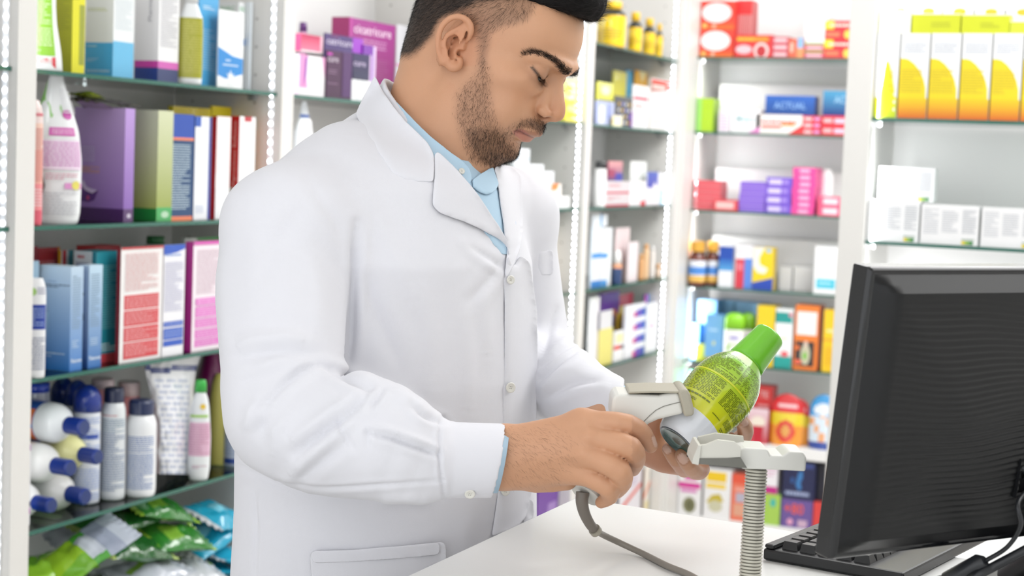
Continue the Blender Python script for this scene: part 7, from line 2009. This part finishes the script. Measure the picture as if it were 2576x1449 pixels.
# ---- scanner in the right hand
root = empty('barcode_scanner', K(1640, 1030, 1.66), 'cream hand scanner with a beige hood, held against the green bottle', 'scanner')
mb = MB()
side = [(1541, 1000), (1548, 994), (1556, 990), (1658, 995), (1672, 991), (1707, 986), (1712, 1000), (1721, 1041), (1693, 1047), (1656, 1056), (1632, 1067), (1610, 1090), (1590, 1104), (1560, 1085), (1536, 1050), (1538, 1028)]
extr(mb, side, 1.640, 1.694, '#dfddd3')
k1 = mb.build('body', M_IVORY2, loc=K(1640, 1030, 1.66), weld=True, bevel=.0055, seg=4)
mb = MB()
extr(mb, [(1706, 986), (1716, 979), (1730, 980), (1737, 992), (1746, 1030), (1747, 1042), (1740, 1047), (1722, 1049), (1716, 1022)], 1.634, 1.70, '#aca693')
k2 = mb.build('hood', mat('hood_rubber', '#b3ad9c', rough=.5), loc=K(1700, 1000, 1.66), weld=True, bevel=.003, seg=3)
mb = MB()
extr(mb, [(1580, 991), (1584, 985), (1640, 983), (1716, 984), (1716, 990), (1640, 989)], 1.638, 1.70, '#b3ad9c')
k3 = mb.build('hood_lip', MATS['hood_rubber'], loc=K(1640, 985, 1.66), weld=True, bevel=.0012)
k3['label'] = 'beige lip over the top of the head'
mb = MB()
extr(mb, [(1566, 992.2), (1660, 992.4), (1660, 991.6), (1566, 991.4)], 1.652, 1.682, '#cfcabf')
k4 = mb.build('type_plate', M_CARD, loc=K(1620, 990, 1.66))
mb = MB(); mb.tube([K(1585, 1075, 1.668), K(1560, 1110, 1.672), K(1515, 1180, 1.672), K(1490, 1220, 1.668), K(1474, 1246, 1.662)], [.019, .019, .018, .0175, .0165], '#dfddd3', 24)
k5 = mb.build('handle', M_IVORY2, loc=K(1540, 1150, 1.67))
mb = MB()
pl = [(1616, 1064), (1624, 1056), (1634, 1046), (1650, 1032), (1670, 1022), (1692, 1016), (1714, 1011)]
P_ = [K(x, y, 1.6392) for x, y in pl]
for a, b in zip(P_[:-1], P_[1:]):
    n_ = np.cross(b - a, CAMF); n_ = n_ / np.linalg.norm(n_) * .00035
    mb.poly([a - n_, b - n_, b + n_, a + n_], '#77746a')
k6 = mb.build('seam', M_CARD, loc=K(1660, 1030, 1.639))
adopt(root, k1, k2, k3, k4, k5, k6)

# ---- scanner cable
pts = [K(1466, 1238, 1.655), K(1464, 1262, 1.655), K(1470, 1290, 1.66), K(1484, 1318, 1.668), K(1497, 1334, 1.675)]
def spline(pts, n=8):
    X = np.array(pts); X = np.concatenate([2 * X[:1] - X[1:2], X, 2 * X[-1:] - X[-2:-1]]); out = []
    for i in range(1, len(X) - 2):
        for t in np.arange(n) / n:
            p0, p1, p2, p3 = X[i - 1:i + 3]
            out.append(.5 * (2 * p1 + (p2 - p0) * t + (2 * p0 - 5 * p1 + 4 * p2 - p3) * t * t + (3 * p1 - p0 - 3 * p2 + p3) * t ** 3))
    out.append(X[-2]); return out
root = empty('scanner_cable', pts[0], 'grey brown cable hanging from the scanner handle down onto the counter', 'cable')
mb = MB(); sp = spline(pts); mb.tube(sp, [.0068 - .0022 * i / len(sp) for i in range(len(sp))], '#6f675e', 16)
e = sp[-1]; d_ = sp[-1] - sp[-2]; d_ /= np.linalg.norm(d_)
ka = mb.build('strain_relief', mat('cable_rubber', '#756e66', rough=.4), loc=pts[0])
mb = MB(); mb.tube([e - d_ * .002, e + d_ * .003], .0062, '#a39d8f', 16); kf = mb.build('collar_ring', M_CARD, loc=e)
q = [e, K(1520, 1347, 1.70), K(1560, 1366, 1.715)]
for x, y in ((1620, 1394), (1680, 1424), (1740, 1449), (1800, 1490)):
    g = onc(x, y, CZT + .0036); q.append(g)
mb = MB(); mb.tube(spline(q), .0033, '#857d73', 12); kw = mb.build('cord', mat('cable_sheath', '#8a837a', rough=.35), loc=e)
adopt(root, ka, kf, kw)

# ---- green bottle in the left hand
ba = K(1704, 1112, 1.668); bt = K(1937, 843, 1.722)
ax = (bt - ba); BL_ = np.linalg.norm(ax); ax /= BL_
s1 = np.cross(ax, -CAMF); s1 /= np.linalg.norm(s1); 
if proj(ba + s1 * .05)[0] < proj(ba)[0]: s1 = -s1
s2 = np.cross(ax, s1)
if s2 @ CAMF > 0: s2 = -s2          # towards the camera
mpx = 1.69 / F_PX
def bprof(t):
    return np.interp(t, [0, .012, .06, .16, .28, .40, .50, .58, .64, .69, .725, .75], [55, 60, 67, 75, 83, 89, 88, 82, 72, 58, 48, 42]) * mpx
ts = np.concatenate([np.linspace(0, .02, 4), np.linspace(.03, .75, 48)])
rr = bprof(ts)
for _ in range(3): rr[2:-1] = (rr[1:-2] + 2 * rr[2:-1] + rr[3:]) / 4
root = empty('plastic_bottle', ba, 'lime green bottle with yellow label and white foot, held in his left hand', 'bottle')
NS = 64
def bring(t, r): return [ba + ax * BL_ * t + (s1 * math.cos(a) + s2 * math.sin(a)) * r for a in np.linspace(0, 2 * math.pi, NS + 1)[:-1]]
def mixh(a, b, t):
    a = lin(a); b = lin(b); return tuple(x + (y - x) * t for x, y in zip(a, b))
mb = MB()
mb.grid([bring(t, r) for t, r in zip(ts, rr)], closed_u=True, colf=lambda i, j: '#e6e9ee')
for k in range(len(mb.c)):
    i = k // NS; t = ts[i]
    if t < .175: c = lin('#e3e6ec')
    elif t < .42: c = mixh('#dedc22', '#bfd838', (t - .175) / .245)
    else: c = mixh('#bfd838', '#93cd38', min((t - .42) / .2, 1))
    mb.c[k] = [c] * 4
# recessed foot
R0 = rr[0]
foot_r = [(0, 1.0, '#e3e6ec'), (-.003, .97, '#4a5560'), (-.006, .90, '#38424c'), (.012, .82, '#2c4a46'), (.014, .4, '#335a54'), (.014, .02, '#2f504c')]
mb.grid([bring(t, R0 * f) for t, f, _ in foot_r], closed_u=True, colf=lambda i, j: foot_r[i + 1][2])
Tl, Th = .175, .66
def SB_(u, v, L):
    t = Tl + (Th - Tl) * v; a = math.pi * (1.08 - 1.16 * u)
    r = np.interp(t, ts, rr) + L
    return ba + ax * BL_ * t + (s1 * math.cos(a) + s2 * math.sin(a)) * r
SB_.nu = 30; SB_.nv = 12
tx = '#66741f'
paint(mb, SB_, [('t', .50, .60, .97, .99, tx, 20), ('t', .06, .60, .485, .99, tx, 20), ('t', .06, .24, .46, .55, tx, 16), ('t', .50, .26, .97, .52, tx, 13), ('t', .66, .12, .97, .22, tx, 6), ('t', .10, .10, .34, .14, tx, 2), ('t', .52, .10, .62, .13, tx, 1), ('t', .68, .03, .9, .08, tx, 2), ('r', .06, .565, .97, .585, '#dfe23c'), ('t', .12, .165, .45, .21, tx, 1)], lift=.00012, seed=4)
kb1 = mb.build('body', mat('glossy_shrink_label', rough=.16, attr=True, coat=.7), loc=ba)
mb = MB()
cp = [(.715, 40), (.728, 49.5), (.74, 50), (.76, 49), (.85, 45.5), (.95, 42), (.985, 41), (.997, 39.5), (1.0, 36), (.996, 20), (.995, 1)]
mb.grid([bring(t, w * mpx * 1.01) for t, w in cp], '#7fd038', closed_u=True)
kc1 = mb.build('cap', mat('lime_cap', '#79cc34', rough=.25, coat=.3, sss=.05), loc=bt); kc1['label'] = 'bright green tapered cap'
adopt(root, kb1, kc1)

# ---- keyboard
kz = CZT
kA = onc(1918, 1409); kB = onc(2215, 1288); 
kd = kB - kA; kd /= np.linalg.norm(kd); kd[2] = 0
kn = np.array([kd[1], -kd[0], 0])       # towards the camera / right
if proj(kA + kn * .1)[1] < proj(kA)[1]: kn = -kn
KM = Matrix(((kd[0], kn[0], 0, kA[0]), (kd[1], kn[1], 0, kA[1]), (0, 0, 1, kz + .0005), (0, 0, 0, 1)))
root = empty('keyboard', kA, 'black computer keyboard lying on the counter behind the monitor', 'keyboard')
M_BLK = mat('black_plastic', '#17181b', rough=.35, spec=.5)
mb = MB(); mb.box((0, 0, 0), (.44, .15, .012), M=KM); mb.box((0, .001, .012), (.44, .012, .017), M=KM)
kk = [mb.build('case', M_BLK, loc=kA, weld=True, bevel=.003)]
pitch = .0187
key0 = None
for r_ in range(6):
    x = .010
    while x < .43:
        w_ = pitch if (r_ * 7 + int(x * 100)) % 9 else pitch * 1.5
        if r_ == 5 and .1 < x < .2: w_ = pitch * 5
        if x + w_ > .436: break
        mb = MB()
        y0 = .016 + r_ * .0195; z0 = .012; h = .008
        a0, a1 = x + .0008, x + w_ - .0008; g = .0028
        b = [(a0, y0), (a1, y0), (a1, y0 + .0175), (a0, y0 + .0175)]; t = [(a0 + g, y0 + .001), (a1 - g, y0 + .001), (a1 - g, y0 + .0145), (a0 + g, y0 + .0145)]
        Bv = [KM @ Vector((p[0], p[1], z0)) for p in b]; Tv = [KM @ Vector((p[0], p[1], z0 + h)) for p in t]
        mb.poly(Tv); 
        for i in range(4): mb.poly([Bv[i], Bv[(i + 1) % 4], Tv[(i + 1) % 4], Tv[i]])
        if len(kk) < 100: kk.append(mb.build('key', M_BLK, loc=Bv[0]))
        x += w_
adopt(root, *kk)

# ---- monitor, seen from behind
mTL = K(2190, 673, 1.465); mBL = K(2090, 1412, 1.418)
_d = np.array([CAMR[0], CAMR[1], 0]); _d /= np.linalg.norm(_d); _g = np.array([CAMF[0], CAMF[1], 0]); _g /= np.linalg.norm(_g)
mx = _d * math.cos(R(31)) + _g * math.sin(R(31))        # along the width, to the right and away
zz_ = min(np.linspace(1.2, 1.8, 1201), key=lambda z: abs((K(2190, 673, z) - mBL) @ mx))
mTL = K(2190, 673, zz_)
mu = mTL - mBL; MH = np.linalg.norm(mu); mu /= MH
mn = np.cross(mx, mu)
if mn @ CAMF > 0: mn = -mn                   # towards the camera = out of the back
mn /= np.linalg.norm(mn)
MW = .46
MM = np.stack([mx, mu, mn], 1)
def Mp(x, y, z): return mBL + MM @ np.array([x, y, z])
root = empty('monitor', (mBL + mx * MW / 2) * np.array([1, 1, 0]) + np.array([0, 0, CZT]), 'large black computer monitor seen from behind at the right', 'monitor')
kk = []
mb = MB()
# frame (dark glossy rim) and wavy back shell
fr = [(0, 0), (MW, 0), (MW, MH), (0, MH)]
def loopm(ins, z): return [Mp(ins, ins, z), Mp(MW - ins, ins, z), Mp(MW - ins, MH - ins, z), Mp(ins, MH - ins, z)]
L_ = [loopm(.0, -.022), loopm(0, -.003), loopm(.003, 0)]
for a, b in zip(L_[:-1], L_[1:]):
    for i in range(4): mb.poly([a[i], a[(i + 1) % 4], b[(i + 1) % 4], b[i]])
mb.poly(L_[0][::-1]); mb.poly(L_[-1])
kk.append(mb.build('frame', mat('glossy_black', '#0e0f12', rough=.12, spec=.6), loc=mBL, weld=True, bevel=.003, seg=3))
mb = MB()
nx, ny = 56, 380
def hgt_(u, v):
    x = u * (MW - .012); y = v * (MH - .012)
    e = min(x, y, MW - .012 - x, MH - .012 - y)
    rise = .0135 * min(e / .014, 1) if e < .014 else .0135 + .010 * (1 - math.exp(-(e - .014) * 9))
    wv = 0
    if e > .016:
        s = min((e - .016) / .02, 1)
        yy = y + .0035 * math.sin(x * 17 + math.sin(y * 23) * 1.2) + .0020 * math.sin(x * 41 + y * 30)
        wv = .00042 * s * math.sin(yy * 2 * math.pi / .0056 + 1.1 * math.sin(x * 7))
    return rise + wv
G = [[Mp(.006 + j / nx * (MW - .012), .006 + i / ny * (MH - .012), hgt_(j / nx, i / ny)) for j in range(nx + 1)] for i in range(ny + 1)]
# opening for the sockets
def inport(i, j):
    x = j / nx * (MW - .012); y = i / ny * (MH - .012)
    return .190 < x < .352 and .045 < y < .078
mb.grid(G, smooth=True)
keepf = []; idx = 0
nf = []; nc = []; nsm = []
for i in range(ny):
    for j in range(nx):
        if not inport(i, j): nf.append(mb.f[idx]); nc.append(mb.c[idx]); nsm.append(mb.sm[idx])
        idx += 1
mb.f, mb.c, mb.sm = nf, nc, nsm
kk.append(mb.build('back_shell', mat('matte_black_waves', '#0b0c0e', rough=.38, spec=.35), loc=mBL))
# port recess
mb = MB(); x0_, x1_, y0_, y1_ = .192, .362, .048, .084
q0 = [Mp(x0_, y0_, .020), Mp(x1_, y0_, .020), Mp(x1_, y1_, .020), Mp(x0_, y1_, .020)]; q1 = [Mp(x0_, y0_, .004), Mp(x1_, y0_, .004), Mp(x1_, y1_, .004), Mp(x0_, y1_, .004)]
mb.poly(q1)
for i in range(4): mb.poly([q0[i], q0[(i + 1) % 4], q1[(i + 1) % 4], q1[i]])
kk.append(mb.build('port_recess', M_BLK, loc=mBL))
mb = MB()
for (a, b, c_, d2) in ((.208, .062, .03, .012), (.248, .062, .035, .012)):
    p = [Mp(a, b, .016), Mp(a + c_, b, .016), Mp(a + c_, b + d2, .016), Mp(a, b + d2, .016)]; q = [Mp(a, b, .004), Mp(a + c_, b, .004), Mp(a + c_, b + d2, .004), Mp(a, b + d2, .004)]
    mb.poly(p)
    for i in range(4): mb.poly([p[i], p[(i + 1) % 4], q[(i + 1) % 4], q[i]])
kk.append(mb.build('video_socket', M_METAL, loc=mBL, weld=True, bevel=.001)); kk[-1]['label'] = 'metal video socket'
# neck and foot
ft = Mp(.262, .02, -.03); 
mb = MB(); mb.tube([Mp(.262, .07, .03), Mp(.262, .035, .042), Mp(.262, .0, .03) , np.array([ft[0], ft[1], CZT + .018])], [.026, .028, .026, .024], n=20)
kk.append(mb.build('stand_neck', M_BLK, loc=ft))
mb = MB(); G = []
for f, z in ((1, .0005), (1, .006), (.9, .011), (.05, .014)):
    G.append([np.array([ft[0], ft[1], CZT + z]) + (mx * math.cos(t) * .12 + np.array([mn[0], mn[1], 0]) * math.sin(t) * .085) * f for t in np.linspace(0, 2 * math.pi, 49)[:-1]])
mb.grid(G, closed_u=True, smooth=True); kk.append(mb.build('stand_base', M_BLK, loc=ft))
adopt(root, *kk)
# ---- monitor cables
root = empty('signal_cable', Mp(.19, .06, .02), 'thin black cable looping down from the monitor sockets', 'cable')
g0 = onc(2440, 1449, CZT + .0045)
pts = [Mp(.200, .074, .012), Mp(.210, .068, .026), K(2562, 1262, 1.44), K(2568, 1320, 1.44), K(2535, 1375, 1.46), K(2480, 1410, 1.475), K(2440, 1430, 1.49)]
mb = MB(); mb.tube(spline(pts), [.0036] * 8 + [.0021] * (len(spline(pts)) - 8), '#26282b', 12); ka = mb.build('cord', mat('black_cable', '#202226', rough=.3), loc=pts[0])
mb = MB(); mb.tube([K(2478, 1411, 1.475), K(2440, 1430, 1.485), K(2385, 1458, 1.50)], [.0075, .009, .009], '#222', 18) if False else mb.tube([K(2478, 1411, 1.475), K(2466, 1417, 1.478), K(2385, 1462, 1.50)], [.005, .0088, .0088], '#232529', 18)
kb2 = mb.build('ferrite_core', mat('black_cable_core', '#26282c', rough=.3), loc=pts[-1])
adopt(root, ka, kb2)
root = empty('power_cable', K(2560, 1390, 1.46), 'thicker black cable slanting across behind the monitor foot', 'cable')
pts = [K(2640, 1350, 1.47), K(2576, 1385, 1.47), K(2500, 1425, 1.475), K(2440, 1458, 1.48), onc(2380, 1500, CZT + .005)]
mb = MB(); mb.tube(spline(pts), .0042, '#26282b', 14); ka = mb.build('cord', MATS['black_cable'], loc=pts[1]); adopt(root, ka)
